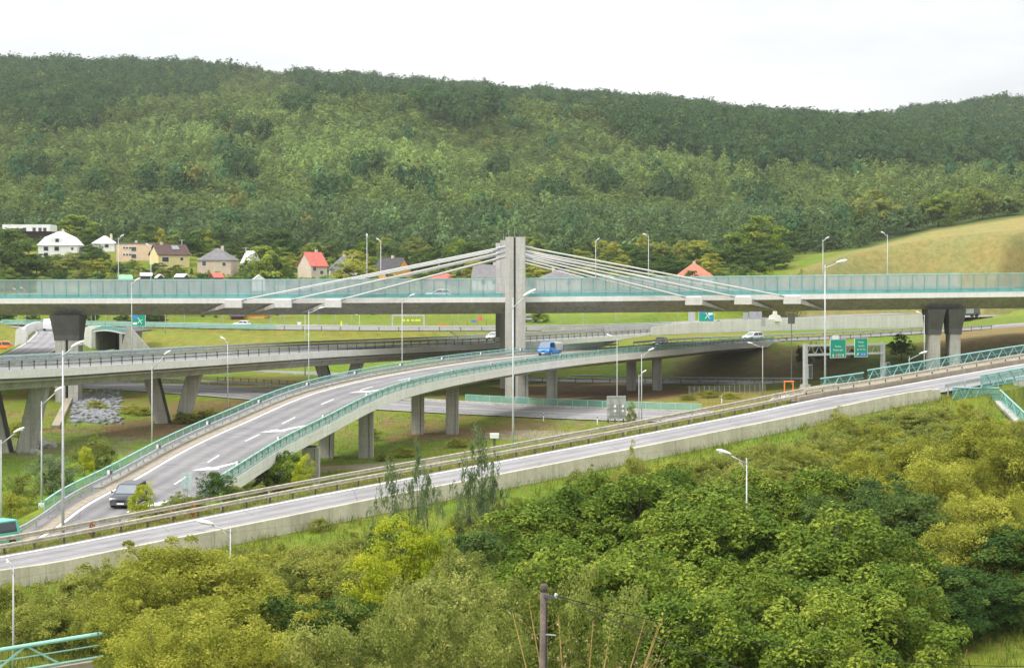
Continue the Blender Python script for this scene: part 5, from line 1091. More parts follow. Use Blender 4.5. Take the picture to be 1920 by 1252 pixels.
def house(label, px0, px1, pr, pe, pb, Y, dep, kind, wm, rm, rz=0.0, win=(), chim=None, name='house', over=0.35, dormer=False, panel=False, cat='house', door=None):
    xc = X((px0+px1)/2, Y); w = (px1-px0)*Y/F/2; zb = ZP(pb, Y); ze = ZP(pe, Y)-zb; zr = ZP(pr, Y)-zb
    if abs(rz) > 0.05: w = w/(abs(math.cos(rz))+abs(math.sin(rz))*dep/(2*w))
    t = thing(name, label, cat, (xc, Y+dep/2, zb), rz); d = dep/2
    if kind == 'gable_y':
        mb = MB(); mb.add([(-w,-d,-2),(w,-d,-2),(w,d,-2),(-w,d,-2),(-w,-d,ze),(w,-d,ze),(w,d,ze),(-w,d,ze),(0,-d,zr-0.12),(0,d,zr-0.12)],[(0,1,5,8,4),(2,3,7,9,6),(1,2,6,5),(3,0,4,7)]); part('wall', mb, HW[wm], t, False)
        mb = MB(); s = (zr-ze)/w
        for sg in (-1, 1): mb.add([(0,-d-over,zr),(sg*(w+over),-d-over,ze-s*over),(sg*(w+over),d+over,ze-s*over),(0,d+over,zr),(0,-d-over,zr-0.2),(sg*(w+over),-d-over,ze-s*over-0.2),(sg*(w+over),d+over,ze-s*over-0.2),(0,d+over,zr-0.2)],[(0,1,2,3),(7,6,5,4),(0,4,5,1),(1,5,6,2),(2,6,7,3),(3,7,4,0)])
        rf = part('roof', mb, HR[rm], t, False)
    elif kind == 'gable_x':
        mb = MB(); mb.add([(-w,-d,-2),(w,-d,-2),(w,d,-2),(-w,d,-2),(-w,-d,ze),(w,-d,ze),(w,d,ze),(-w,d,ze),(-w,0,zr-0.12),(w,0,zr-0.12)],[(0,1,5,4),(2,3,7,6),(1,2,6,9,5),(3,0,4,8,7)]); part('wall', mb, HW[wm], t, False)
        mb = MB(); s = (zr-ze)/d
        for sg in (-1, 1): mb.add([(-w-over,0,zr),(w+over,0,zr),(w+over,sg*(d+over),ze-s*over),(-w-over,sg*(d+over),ze-s*over),(-w-over,0,zr-0.2),(w+over,0,zr-0.2),(w+over,sg*(d+over),ze-s*over-0.2),(-w-over,sg*(d+over),ze-s*over-0.2)],[(0,1,2,3),(7,6,5,4),(0,4,5,1),(1,5,6,2),(2,6,7,3),(3,7,4,0)])
        rf = part('roof', mb, HR[rm], t, False)
    elif kind in ('hip', 'mansard'):
        mb = MB(); mb.box(-w, w, -d, d, -2, ze); part('wall', mb, HW[wm], t, False); o = over
        mb = MB()
        if kind == 'hip':
            r = max(0.3, w-d*0.9) if w > d else 0.3; rd = max(0, d-w*0.9)
            mb.add([(-w-o,-d-o,ze-0.1),(w+o,-d-o,ze-0.1),(w+o,d+o,ze-0.1),(-w-o,d+o,ze-0.1),(-r,-rd,zr),(r,-rd,zr),(r,rd+.05,zr),(-r,rd+.05,zr)],[(0,1,5,4),(1,2,6,5),(2,3,7,6),(3,0,4,7),(4,5,6,7),(0,3,2,1)])
        else:
            zm = ze+(zr-ze)*0.55
            mb.loft([[(-w-o,-d-o,ze-0.1),(w+o,-d-o,ze-0.1),(w+o,d+o,ze-0.1),(-w-o,d+o,ze-0.1)],[(-w*0.72,-d*0.72,zm),(w*0.72,-d*0.72,zm),(w*0.72,d*0.72,zm),(-w*0.72,d*0.72,zm)],[(-w*0.1,-d*0.05,zr),(w*0.1,-d*0.05,zr),(w*0.1,d*0.05,zr),(-w*0.1,d*0.05,zr)]])
        rf = part('roof', mb, HR[rm], t, False)
    else:
        mb = MB(); mb.box(-w, w, -d, d, -2, ze); part('wall', mb, HW[wm], t, False); mb = MB(); mb.box(-w-0.15, w+0.15, -d-0.15, d+0.15, ze, ze+max(0.3, zr-ze)); rf = part('roof', mb, HR[rm], t, False)
    if chim is not None: mb = MB(); mb.box(chim*w-0.35, chim*w+0.35, -0.2, 0.5, zr-1.4, zr+0.7); part('chimney', mb, HW['cream'], rf, False)
    for u, v, ww, hh in win:
        x0 = u*w; z0 = v*ze; fr = MB(); fr.box(x0-ww/2-0.1, x0+ww/2+0.1, -d-0.06, -d, z0-hh/2-0.1, z0+hh/2+0.1); f = part('window', fr, HW['white'], t, False)
        mb = MB(); mb.box(x0-ww/2, x0+ww/2, -d-0.08, -d-0.06, z0-hh/2, z0+hh/2); part('pane', mb, M['glass'], f, False)
    if door is not None: mb = MB(); mb.box(door*w-0.5, door*w+0.5, -d-0.05, -d, 0, 2.1); part('door', mb, HR['brown'], t, False)
    if dormer: mb = MB(); mb.box(-w*0.35, w*0.2, -d*0.98, 0, ze+0.6, ze+(zr-ze)*0.5); part('dormer', mb, HW['white'], t, False); mb = MB(); mb.box(-w*0.12, w*0.06, -d*0.98-0.06, -d*0.98, ze+0.8, ze+(zr-ze)*0.44); part('dormer_window', mb, M['glass'], t, False)
    if panel:
        mb = MB(); s = (zr-ze)/(d if kind == 'gable_x' else w); mb.add([(w*0.05,-d*0.55,ze+s*d*0.45+0.1),(w*0.5,-d*0.55,ze+s*d*0.45+0.1),(w*0.5,-d*0.15,ze+s*d*0.85+0.1),(w*0.05,-d*0.15,ze+s*d*0.85+0.1)],[(0,1,2,3)]); part('solar_panel', mb, M['glass_g'], rf, False)
    return t
house('big white house with a broad white half-hipped roof and a dormer', 68, 144, 433, 459, 485, 560, 11, 'mansard', 'white', 'white', 0.06, ((-0.6,0.72,1.3,1.2),(-0.05,0.72,1.3,1.2),(0.75,0.72,0.7,0.7),(-0.6,0.3,1.2,1.0)), 0.1, dormer=True)
house('house with a bright white hipped roof behind the big white house', 168, 214, 442, 456, 466, 580, 9, 'hip', 'white', 'white', 0.1, ((0.3,0.5,1.1,1.0),), 0.55)
house('peach flat-roofed house with small square windows', 217, 289, 455, 457, 492, 556, 9, 'flat', 'peach', 'grey', 0.05, ((-0.1,0.72,1.4,1.2),(-0.1,0.34,1.4,1.2),(-0.6,0.78,0.6,0.5),(-0.45,0.78,0.6,0.5),(-0.3,0.78,0.6,0.5),(-0.6,0.42,0.6,0.5),(-0.45,0.42,0.6,0.5),(-0.3,0.42,0.6,0.5)), -0.1)
house('yellow house with a brown gable roof and a solar panel', 276, 350, 458, 476, 497, 546, 8, 'gable_x', 'yellow', 'brown', 0.5, ((-0.55,0.5,1.9,1.3),(0.5,0.55,0.9,0.9)), -0.5, panel=True)
house('beige house under a grey hipped roof right of the yellow house', 370, 438, 465, 487, 514, 540, 10, 'hip', 'beige', 'grey', -0.08, ((-0.6,0.75,1.1,1.3),(0.6,0.7,1.0,1.0)), 0.25)
house('white roofed small house half hidden behind trees right of the beige house', 452, 482, 470, 488, 496, 565, 7, 'gable_y', 'white', 'white', 0.5, ((0,0.5,1,1),))
house('pale house with a bright red gable roof', 558, 607, 472, 497, 520, 536, 9, 'gable_x', 'cream', 'red', 0.55, ((-0.6,0.7,1.0,1.1),(0.3,0.4,1.0,1.0)), 0.55)
house('house with a pointed grey roof behind a round bush', 614, 668, 481, 504, 523, 540, 8, 'hip', 'white', 'bluegrey', 0.3, ((-0.6,0.6,1.2,1.2),), 0.1)
house('house with a long dark roof and a bright orange gable', 702, 766, 483, 507, 522, 545, 9, 'gable_x', 'orange', 'dark', -0.45, ((0.2,0.5,1,1),), 0.0)
house('white-walled house with a flat grey roof left of the pylon', 886, 950, 496, 519, 540, 520, 9, 'gable_x', 'white', 'grey', -0.1, ((-0.3,0.55,1.3,1.2),(0.4,0.55,1.1,1.1)), 0.3)
house('house with a low grey hipped roof right of the pylon', 1008, 1092, 506, 522, 540, 505, 12, 'hip', 'cream', 'grey', 0.1, ((0.3,0.5,1.1,1.1),), -0.3)
house('house with a bright terracotta hipped roof in front of the dark wood', 1273, 1336, 494, 517, 534, 520, 9, 'hip', 'white', 'terra', 0.0, ((0.2,0.6,1.1,1.1),), 0.0)
house('small burgundy red hip-roofed house half hidden behind stay cables', 800, 862, 512, 523, 535, 530, 8, 'hip', 'cream', 'red', 0.0, ((0.2,0.6,1.1,1.1),))
house('garden shed with a pale green roof above the screen', 216, 246, 515, 522, 530, 472, 4, 'gable_x', 'dark', 'green', 0.3, (), name='shed', cat='shed', over=0.2)
house('garden shed with a red roof above the screen', 390, 416, 511, 519, 530, 474, 4, 'gable_x', 'dark', 'red', 0.5, (), name='shed', cat='shed', over=0.2)
house('garden greenhouse with a white roof left of the pair of small sheds', 258, 284, 511, 516, 524, 478, 4, 'gable_x', 'dark', 'white', 0.2, (), name='greenhouse', cat='greenhouse', over=0.1)
house('garden greenhouse with a white roof below the yellow house', 288, 306, 514, 519, 526, 474, 3, 'gable_y', 'dark', 'white', 0.4, (), name='greenhouse', cat='greenhouse', over=0.1)
house('garden greenhouse with a white roof left of the red shed', 327, 350, 513, 518, 525, 476, 3.5, 'gable_x', 'dark', 'white', -0.2, (), name='greenhouse', cat='greenhouse', over=0.1)
house('white tent roof just above the screen right of the red shed', 470, 496, 515, 523, 530, 470, 4, 'gable_y', 'white', 'white', 0.2, (), name='garden_tent', cat='tent', over=0.1)
house('burgundy wooden shed on the grass under the high deck', 428, 456, 588, 592, 609, 470, 5, 'gable_x', 'burg', 'dark', 0.15, (), name='shed', cat='shed')
house('orange beige house with dark windows under the high deck', 457, 500, 575, 588, 613, 474, 7, 'hip', 'orange', 'brown', -0.1, ((0.2,0.45,1.2,1.2),(0.65,0.4,1.2,1.2)))
house('beige building behind bushes under the high deck at the left', 318, 366, 570, 580, 606, 482, 8, 'hip', 'cream', 'grey', 0.0, ((-0.4,0.5,1.2,1.2),(0.3,0.5,1.2,1.2)))
house('small red kiosk with a pointed red roof left of the pylon', 895.5, 904, 592, 603, 618, 466, 1.2, 'hip', 'burg', 'red', 0.2, (), name='kiosk', cat='kiosk', over=0.25)
# long white modern house
Y = 592; t = thing('modern_house', 'long low white modern house with an open frame at its left end', 'house', (X(48,Y), Y, ZP(440,Y))); zt, zm, zb = ZP(421,Y), ZP(430,Y), ZP(446,Y)
mb = MB(); mb.box(X(4,Y), X(94,Y), Y, Y+9, zt-1.2, zt); part('roof', mb, HW['white'], t)
mb = MB(); mb.box(X(4,Y), X(13,Y), Y, Y+9, zb, zt-1.2); part('frame_wall', mb, HW['white'], t)
mb = MB(); mb.box(X(45,Y), X(94,Y), Y, Y+9, zm-0.6, zt-1.2); part('wall', mb, HW['white'], t)
mb = MB(); mb.box(X(13,Y), X(94,Y), Y+1.5, Y+8.5, zb, zm-0.6); part('basement', mb, HW['dark'], t)
for px in (46, 64, 75, 84): mb = MB(); mb.box(X(px,Y)-0.5, X(px,Y)+0.5, Y-0.05, Y, zm-0.6, zm+0.5); part('window', mb, M['glass'], t)
# village power poles
for px, pt, Y in ((341, 449, 560), (461, 464, 565), (823, 484, 560), (660, 478, 560)):
    p = G(px, Y); zt = ZP(pt, Y); t = thing('power_pole', {341:'power pole behind the yellow house',461:'power pole right of the beige house',823:'power pole behind the stay cables',660:'power pole behind the pointed grey roof'}[px], 'power pole', p)
    mb = MB(); mb.tube([(0,0,-0.5),(0,0,zt-p.z)], 0.13, 7); part('pole', mb, M['steel_l'], t, False); mb = MB(); mb.bar((-0.9,0,zt-p.z-0.2),(0.9,0,zt-p.z-0.2),0.12); part('crossarm', mb, M['steel'], t, False)
# ------------------------------------------------------------------ leaves, crowns, trunks
def quads_mesh(name, Vq, tint=None, col=None, m=None):
    """Vq: (n,4,3)"""
    n = len(Vq); me = bpy.data.meshes.new(name); me.vertices.add(n*4); me.vertices.foreach_set('co', Vq.reshape(-1).astype(np.float32))
    me.loops.add(n*4); me.loops.foreach_set('vertex_index', np.arange(n*4, dtype=np.int32)); me.polygons.add(n)
    me.polygons.foreach_set('loop_start', np.arange(0, n*4, 4, dtype=np.int32)); me.polygons.foreach_set('loop_total', np.full(n, 4, np.int32))
    if tint is not None: a = me.attributes.new('tint', 'FLOAT', 'FACE'); a.data.foreach_set('value', tint.astype(np.float32))
    if col is not None: a = me.attributes.new('leafcol', 'FLOAT_COLOR', 'FACE'); a.data.foreach_set('color', np.concatenate([col, np.ones((n, 1))], 1).ravel().astype(np.float32))
    if m: me.materials.append(m)
    me.update(calc_edges=True); return me
def unit(v): return v/np.maximum(np.linalg.norm(v, axis=-1, keepdims=True), 1e-9)
def leaf_quads(P_, Nn, size, q, asp=0.62):
    n = len(P_); r = q.normal(size=(n, 3)); a = unit(np.cross(Nn, r)); b = np.cross(Nn, a); s = (size*q.uniform(0.6, 1.3, n))[:, None]
    a = a*s; b = b*s*asp
    return np.stack([P_-a, P_-b*0.9+a*0.1, P_+a, P_+b*0.9+a*0.1], 1)
def crown(seed, clumps, per, leaf, rx=0.42, rz=0.42, cz=0.56, cr=0.13, shape='ball', low=-0.75, upn=0.7, spray=0.0, zst=0.85, wob=0.75, orad=0.35, asp=0.62, shoot=0.0):
    """crown in a unit box: height 1, width 1"""
    q = np.random.default_rng(seed); d = unit(q.normal(size=(clumps, 3))); d[:, 2] = np.where(d[:, 2] < low, -d[:, 2], d[:, 2])
    env = 1+0.28*np.sin(d[:, 0]*3.1+seed)+0.16*np.sin(d[:, 1]*4.3+seed*1.7)+0.14*np.sin(d[:, 2]*5.2+seed*0.6)
    rad = np.where(q.uniform(size=clumps) < 0.78, q.uniform(0.78, 1.0, clumps), q.uniform(0.25, 0.75, clumps))*env
    c = d*rad[:, None]*np.array([rx, rx, rz])+np.array([0, 0, cz])
    if shape == 'cone': k = np.clip(1.15-c[:, 2], 0.12, 1); c[:, :2] *= k[:, None]
    if shape == 'spire': k = np.clip(1.25-1.0*np.abs(c[:, 2]-0.35)**1.1*1.5, 0.15, 1); c[:, :2] *= k[:, None]
    if shape == 'shrub': c[:, 2] = np.abs(c[:, 2]-0.12)+0.08
    ct = np.clip(q.normal(0.5, 0.17, clumps), 0, 1); csz = cr*q.uniform(0.6, 1.35, clumps)
    if shoot: sh = (q.uniform(size=clumps) < shoot) & (d[:, 2] > 0.0); c = np.where(sh[:, None], np.array([0, 0, cz])+(c-np.array([0, 0, cz]))*np.array([1.12, 1.12, 1.28]), c); csz = np.where(sh, csz*0.55, csz)
    i = np.repeat(np.arange(clumps), per); g = unit(q.normal(size=(len(i), 3))); g[:, 2] = np.where(g[:, 2] < -0.3, -g[:, 2]*0.8, g[:, 2])
    rr = q.uniform(0.35, 1.0, len(i))**0.5
    P_ = c[i]+g*(csz[i]*rr)[:, None]*np.array([1.12, 1.12, zst])
    if spray: P_[:, 2] -= spray*(np.linalg.norm(g[:, :2], axis=1)*rr)**2*csz[i]
    Nn = unit(g*0.8+np.array([0, 0, upn])+q.normal(size=g.shape)*wob+orad*unit(P_-np.array([0, 0, cz])))
    t = np.clip(ct[i]+q.normal(0, 0.13, len(i)), 0, 1)
    return leaf_quads(P_, Nn, leaf, q, asp), t, c
def twigs(seed, c, zt=0.9, r=0.016, n=9, stems=1):
    q = np.random.default_rng(seed); mb = MB(); idx = q.choice(len(c), min(n, len(c)), replace=False)
    for s in range(stems):
        ox = 0 if stems == 1 else q.uniform(-0.12, 0.12); lean = q.uniform(-0.05, 0.05)
        mb.tube([(ox*0.4, ox*0.3, -0.06), (ox+lean*0.5, ox, zt*0.35), (ox*1.4+lean, ox*1.2, zt*0.8)], [r, r*0.75, r*0.25], 7)
    for k in idx:
        z0 = min(zt*0.7, max(0.08, c[k][2]*0.6)); p0 = Vector((0, 0, z0)); p1 = Vector(c[k]); mid = p0.lerp(p1, 0.5)+Vector((q.uniform(-.03,.03), q.uniform(-.03,.03), 0.02))
        mb.tube([p0, mid, p1], [r*0.5, r*0.35, r*0.12], 5)
    return mb
L_ = {}
L_['G'] = leafmat('leaves_bright_green', (0.050,0.105,0.012), (0.145,0.220,0.024), (0.345,0.395,0.055), 0.30)
L_['O'] = leafmat('leaves_olive', (0.140,0.160,0.020), (0.320,0.335,0.040), (0.50,0.49,0.085), 0.42)
L_['Y'] = leafmat('leaves_yellow_lime', (0.20,0.27,0.015), (0.40,0.45,0.025), (0.60,0.58,0.05), 0.42)
L_['P'] = leafmat('leaves_grey_green', (0.085,0.13,0.055), (0.17,0.235,0.10), (0.30,0.36,0.17), 0.45)
L_['D'] = leafmat('leaves_dark_green', (0.026,0.062,0.012), (0.058,0.115,0.020), (0.13,0.20,0.03), 0.30)
L_['B'] = leafmat('leaves_blue_green', (0.050,0.095,0.024), (0.095,0.160,0.036), (0.19,0.26,0.06), 0.42)
L_['S'] = leafmat('leaves_straw_green', (0.14,0.18,0.028), (0.29,0.32,0.055), (0.45,0.44,0.115), 0.42)
L_['L'] = leafmat('leaves_light_olive', (0.115,0.155,0.025), (0.235,0.275,0.055), (0.40,0.41,0.11), 0.38)
L_['R'] = leafmat('leaves_rust', (0.264,0.072,0.024), (0.456,0.132,0.036), (0.600,0.240,0.060), 0.42)
L_['W'] = leafmat('leaves_withered', (0.20,0.13,0.06), (0.34,0.26,0.13), (0.46,0.40,0.24), 0.3)
KIND = {  # clumps, per, leaf, kwargs, bark, trunk radius, limbs, stems
 'G': (110, 170, 0.0165, dict(rx=0.46, rz=0.47, cz=0.54, cr=0.10, spray=0.5), 'bark', 0.018, 12, 1),
 'O': (150, 150, 0.0115, dict(shoot=0.16, rx=0.46, rz=0.47, cz=0.52, cr=0.085, upn=0.3, zst=1.5, wob=0.9), 'bark', 0.012, 14, 3),
 'Y': (90, 150, 0.0165, dict(rx=0.44, rz=0.47, cz=0.53, cr=0.10, zst=1.1), 'bark', 0.015, 9, 2),
 'P': (52, 60, 0.017, dict(rx=0.42, rz=0.52, cz=0.52, cr=0.075, shape='spire', upn=0.2, zst=1.6), 'bark', 0.009, 14, 1),
 'D': (110, 160, 0.0165, dict(rx=0.46, rz=0.46, cz=0.53, cr=0.105, spray=0.4), 'bark', 0.018, 10, 1),
 'B': (105, 140, 0.0155, dict(rx=0.44, rz=0.48, cz=0.53, cr=0.095, zst=1.1), 'bark', 0.015, 10, 2),
 'S': (140, 85, 0.018, dict(shoot=0.16, rx=0.46, rz=0.52, cz=0.42, cr=0.105, shape='shrub', upn=0.25, zst=1.6, wob=0.9), 'bark', 0.009, 16, 5),
 'L': (120, 130, 0.0135, dict(shoot=0.16, rx=0.45, rz=0.49, cz=0.53, cr=0.085, upn=0.25, zst=1.5, wob=0.9), 'bark', 0.011, 14, 3),
 'R': (24, 40, 0.05, dict(rx=0.44, rz=0.44, cz=0.45, cr=0.12, shape='shrub'), 'bark', 0.01, 6, 2),
 'F': (80, 80, 0.028, dict(rx=0.47, rz=0.46, cz=0.52, cr=0.11, orad=0.8), 'bark', 0.02, 6, 1),      # garden tree at a distance
 'K': (60, 60, 0.03, dict(rx=0.45, rz=0.50, cz=0.5, cr=0.10, shape='cone', upn=0.2), 'bark', 0.02, 4, 1)}
VARS = 4; proto = {}
def proto_mesh(kind, v, leafm):
    key = (kind, v, leafm)
    if key not in proto:
        cl, per, leaf, kw, bark, tr, nb, st = KIND[kind]; sd = sum(map(ord, kind))*13+v*101
        Q, t, c = crown(sd, cl, per, leaf, **kw)
        proto[key] = (quads_mesh('crown', Q, t, None, L_[leafm]), twigs(sd, c, 0.75 if kind not in 'SR' else 0.5, tr, nb, st).mesh('trunk', M[bark], True))
    return proto[key]
prng = np.random.default_rng(77)
def plant(kind, px, pyt, Y, wpx, label, group=None, leafm=None, name=None, cat='tree', hmin=0.6, z=None):
    x = X(px, Y); zb = (Zg(x, Y) if z is None else z)-0.08; h = max(hmin, ZP(pyt, Y)-zb); w = wpx*Y/F*1.08
    if kind in 'FK': w = min(w, h/0.55) if kind == 'F' else w
    elif kind == 'S': h = max(h, 0.9, min(w*0.45, 1.5)); w = min(w, h/0.42)
    elif kind != 'R': w = min(w, h/0.62)
    cm, tm = proto_mesh(kind, int(prng.integers(VARS)), leafm or (kind if kind in L_ else 'D'))
    t = thing(name or ('shrub' if kind in 'SR' else 'tree'), label, cat, (x, Y, zb), prng.uniform(0, 6.28), group); t.scale = (w, w, h)
    link('crown', cm, t); link('trunk', tm, t); return t
# the thicket below the near slip road
grp = {'G': ('leafy bright green tree in the dense thicket at the lower right', 'bright green trees of the right thicket'),
       'D': ('dark green tree in the lower right corner of the thicket', 'dark green trees at the lower right corner'),
       'O': ('fine-leaved olive yellow tree of the bushy slope', 'olive trees of the bushy slope'),
       'L': ('light olive feathery tree in the thicket along the bottom edge', 'light olive trees along the bottom edge'),
       'S': ('straw green shrub on the slope below the concrete parapet', 'shrubs on the slope below the parapet')}
def many(kind, rows_, lab=None, g=None, **kw):
    l, gg = grp.get(kind, (lab, g)); l = lab or l; gg = g or gg
    for r in rows_: plant(kind, *r, l, gg, cat='shrub' if kind == 'S' else 'tree', **kw)
many('G', [(1110,1000,88,250),(1240,1130,76,240),(1330,915,114,250),(1420,955,101,270),(1560,985,93,290),(1650,1000,96,230),(1480,1070,83,270),(1620,1100,82,270),(1000,955,108,220),(1065,905,114,220),(1190,905,113,230),(1270,960,100,230),(1350,1050,86,240),(1180,1040,90,200),(1390,1150,75,240),(1540,1150,75,240),(1690,1090,86,190),(930,1050,95,160)])
many('G', [(1250,880,121,150),(1440,890,120,170),(1520,905,114,180),(1130,880,122,150)])
many('D', [(1800,1050,97,230),(1900,990,102,230),(1740,1105,93,210),(1850,1110,96,230),(1930,1080,97,200),(1690,1150,90,150)])
many('O', [(1820,800,128,190),(1895,835,122,170),(1750,870,117,180),(1880,920,112,190),(1700,835,131,150),(1625,860,126,150),(1830,970,103,180),(1790,850,122,150)], 'fine-leaved olive yellow tree on the upper right slope of the thicket', 'olive trees of the right slope')
many('O', [(330,1035,95,310),(430,1050,95,270),(275,1075,90,220),(400,1120,82,330),(330,1150,82,250),(480,1100,86,210),(520,1185,76,220),(350,1200,72,260),(310,1195,74,190)], 'fine-leaved olive yellow tree of the left thicket by the culvert', 'olive trees of the left thicket')
many('L', [(820,1105,80,230),(890,1150,75,220),(965,1100,85,170),(1085,1150,71,130),(700,1165,75,180),(620,1195,72,200),(950,1180,69,170),(1160,1185,70,200),(760,1190,70,200),(1040,1075,92,150),(850,1060,92,150)])
plant('B', 880, 985, 104, 160, 'dark blue-green tree in the middle of the thicket below the poplars'); plant('B', 733, 985, 111, 100, 'small blue-green tree under the left slender poplar'); plant('B', 1680, 905, 112, 200, 'blue-green tree among the olive trees at the right'); plant('B', 1595, 930, 108, 150, 'blue-green tree behind the bright green canopy', None)
plant('Y', 758, 1010, 100, 150, 'bright lime yellow tree in the middle of the thicket'); plant('Y', 702, 1070, 92, 130, 'golden yellow tree left of the lime yellow tree', None, 'Y'); plant('Y', 815, 1015, 99, 90, 'small lime yellow tree right of the brightest one')
plant('D', 620, 1105, 90, 190, 'dark rounded green tree left of the golden tree', None); plant('D', 555, 1140, 84, 180, 'dark green tree between the left olive trees and the golden tree', None)
plant('P', 735, 870, 117, 66, 'leftmost slender grey-green poplar in front of the parapet'); plant('P', 783, 835, 119, 52, 'slender grey-green poplar crossing the slip road left of the tallest'); plant('P', 802, 884, 118, 50, 'thin grey-green poplar close to the right of another poplar'); plant('P', 902, 808, 119, 80, 'tallest slender grey-green poplar crossing the slip road'); plant('P', 880, 880, 118, 60, 'short grey-green poplar left of the tallest poplar'); plant('P', 926, 890, 118, 60, 'short grey-green poplar right of the tallest poplar')
many('S', [(490,1030,110,110),(550,1022,112,110),(610,1015,114,100),(665,1000,117,100),(700,1010,115,90),(585,1045,105,150),(655,1055,102,150),(510,1050,104,140),(140,1060,102,130),(215,1052,104,120),(110,1125,94,130),(180,1110,96,150),(40,1120,96,110),(20,1090,98,90)])
q = np.random.default_rng(58); rows_ = []
for k in range(150):
    px = q.uniform(1090, 1915); top = np.interp(px, [1090, 1400, 1560, 1700, 1915], [906, 850, 812, 783, 781]); py = top+q.uniform(0, 1)**1.3*np.interp(px, [1090, 1500, 1915], [40, 70, 130])
    Y = np.interp(py-top, [0, 130], [np.interp(px, [1090, 1400, 1560, 1700, 1915], [134, 146, 156, 168, 168]), np.interp(px, [1090, 1915], [124, 128])]); rows_.append((px, py-q.uniform(2, 26), Y, q.uniform(38, 92)))
for r in rows_: plant('S' if q.uniform() < 0.75 else 'L', *r, 'rough straw green scrub on the upper right slope below the parapet wall', 'scrub of the upper right slope', leafm=str(q.choice(['S','S','O','L','L','S'])), name='shrub', cat='shrub')
many('S', [(1192,845,133,50),(1165,862,132,50)], 'twiggy bush standing up before the parapet wall right of the middle', 'twiggy bushes before the parapet')
rows_ = [(q.uniform(440, 720), q.uniform(1012, 1070), 0, q.uniform(40, 90)) for k in range(40)]
for r in rows_: plant('S', r[0], r[1], np.interp(r[1], [985, 1065], [118, 103]), r[3], 'rough yellow green scrub between the left thicket and the poplars', 'scrub between the left thicket and the poplars', leafm=str(q.choice(['S','O','L'])), cat='shrub')
many('S', [(940,925,124,90),(860,955,121,70),(600,968,126,36),(1575,770,160,60)], 'small straw green bush growing against the parapet wall', 'small bushes against the parapet wall')
# dry brown branching tree by the utility pole
x, Y = X(1078, 66), 66; t = thing('tree', 'bare ochre branches of a sparse dry tree right of the wooden pole', 'tree', (x, Y, Zg(x, Y)-0.1))
mb = MB(); q = np.random.default_rng(9); hgt = ZP(1110, Y)-t.location.z
for k in range(9):
    a = q.uniform(-1.0, 1.3); l = hgt*q.uniform(0.75, 1.0); p1 = Vector((math.sin(a)*l*0.34, q.uniform(-.3,.3), l*0.45)); p2 = Vector((math.sin(a)*l*0.62, q.uniform(-.5,.5), l)); mb.tube([(0,0,0), p1, p2], [0.06, 0.035, 0.01], 6)
    for j in range(4): s = p1.lerp(p2, q.uniform(0, .8)); mb.tube([s, s+Vector((q.uniform(-.7,.9), q.uniform(-.3,.3), q.uniform(.1,.8)))], [0.016, 0.005], 5)
part('branches', mb, M['bark_o'], t, False, True)
qq = np.random.default_rng(6); pv_ = np.array([v for v in mb.v if v[2] > hgt*0.35]); pk = pv_[qq.integers(0, len(pv_), 420)]+qq.normal(0, 0.10, (420, 3))
o = link('dead_leaves', quads_mesh('dead_leaves', leaf_quads(pk, unit(qq.normal(size=(420, 3))), 0.055, qq), qq.uniform(0, 1, 420), None, L_['W']), t)
# bushes beyond the slip road
plant('Y', 268, 924, 131, 52, 'yellow-green bush in front of the dark car', None, 'Y', 'shrub', 'shrub', z=2.3)
plant('S', 405, 884, 143, 62, 'round green bush at the lower end of the right flyover railing', None, 'D', 'shrub', 'shrub')
many('S', [(332,925,136,56),(368,928,138,44),(300,945,133,50),(440,905,143,40),(480,905,146,44)], 'low green bush behind the guardrail at the foot of the flyover', 'low bushes at the foot of the flyover', leafm='L')
for px, py in ((325,950),(363,941),(172,972)): plant('R', px, py, 131 if px > 200 else 126, 13, 'rust red flowering weed behind the slip road guardrail', 'rust red weeds behind the guardrail', name='weed', cat='weed', hmin=0.7)
plant('G', 525, 846, 168, 96, 'green bush below the flyover deck beside a lamp post', None, 'G'); plant('Y', 572, 872, 163, 52, 'yellow bush right of the green bush below the flyover', None, 'Y')
plant('L', 1184, 764, 249, 26, 'small pale green sapling right of the grey sign back', None, 'L')
plant('S', 97, 850, 182, 84, 'grey-green willow bush on the grass at the left', None, 'P'); plant('S', 182, 815, 208, 74, 'round pale green willow bush left of the flyover railing', None, 'L'); plant('Y', 160, 848, 200, 40, 'small yellow flowering bush beside the willow bush', None, 'Y', 'shrub', 'shrub'); plant('S', 40, 880, 172, 60, 'pale bush left of the grey-green willow', None, 'L'); plant('S', 25, 925, 158, 60, 'tufted yellow green bush at the left frame edge', None, 'O', None, 'shrub'); plant('S', 60, 945, 152, 50, 'low olive bush near the white lamp base box', None, 'O', None, 'shrub')
many('S', [(245,758,288,60),(270,765,285,50),(385,765,272,50),(415,772,270,46),(60,770,262,40),(30,790,250,40),(180,772,296,40)], 'brownish shrub on the bank under the V-pier viaduct', 'brownish shrubs under the viaduct', leafm='O')
many('S', [(1500,648,357,18),(1516,646,357,16),(1534,643,357,20),(1552,646,358,18),(1575,648,358,20),(1604,648,358,24)], 'small green shrub along the top of the earth bank behind the gantry', 'small shrubs on the bank top', leafm='D')
plant('F', 1690, 628, 354, 40, 'dark bush on the grassy bank right of the gantry', None, 'D', 'shrub', 'shrub'); plant('K', 1347, 601, 450, 22, 'small conifer before the white retaining wall', None, 'B'); plant('S', 1365, 613, 449, 22, 'low bush beside the small conifer', None, 'D', None, 'shrub'); plant('K', 1312, 616, 448, 12, 'tiny conifer left of the small conifer', None, 'B')
plant('G', 1012, 583, 458, 40, 'lime green tree under the high deck right of the pylon', None, 'G')
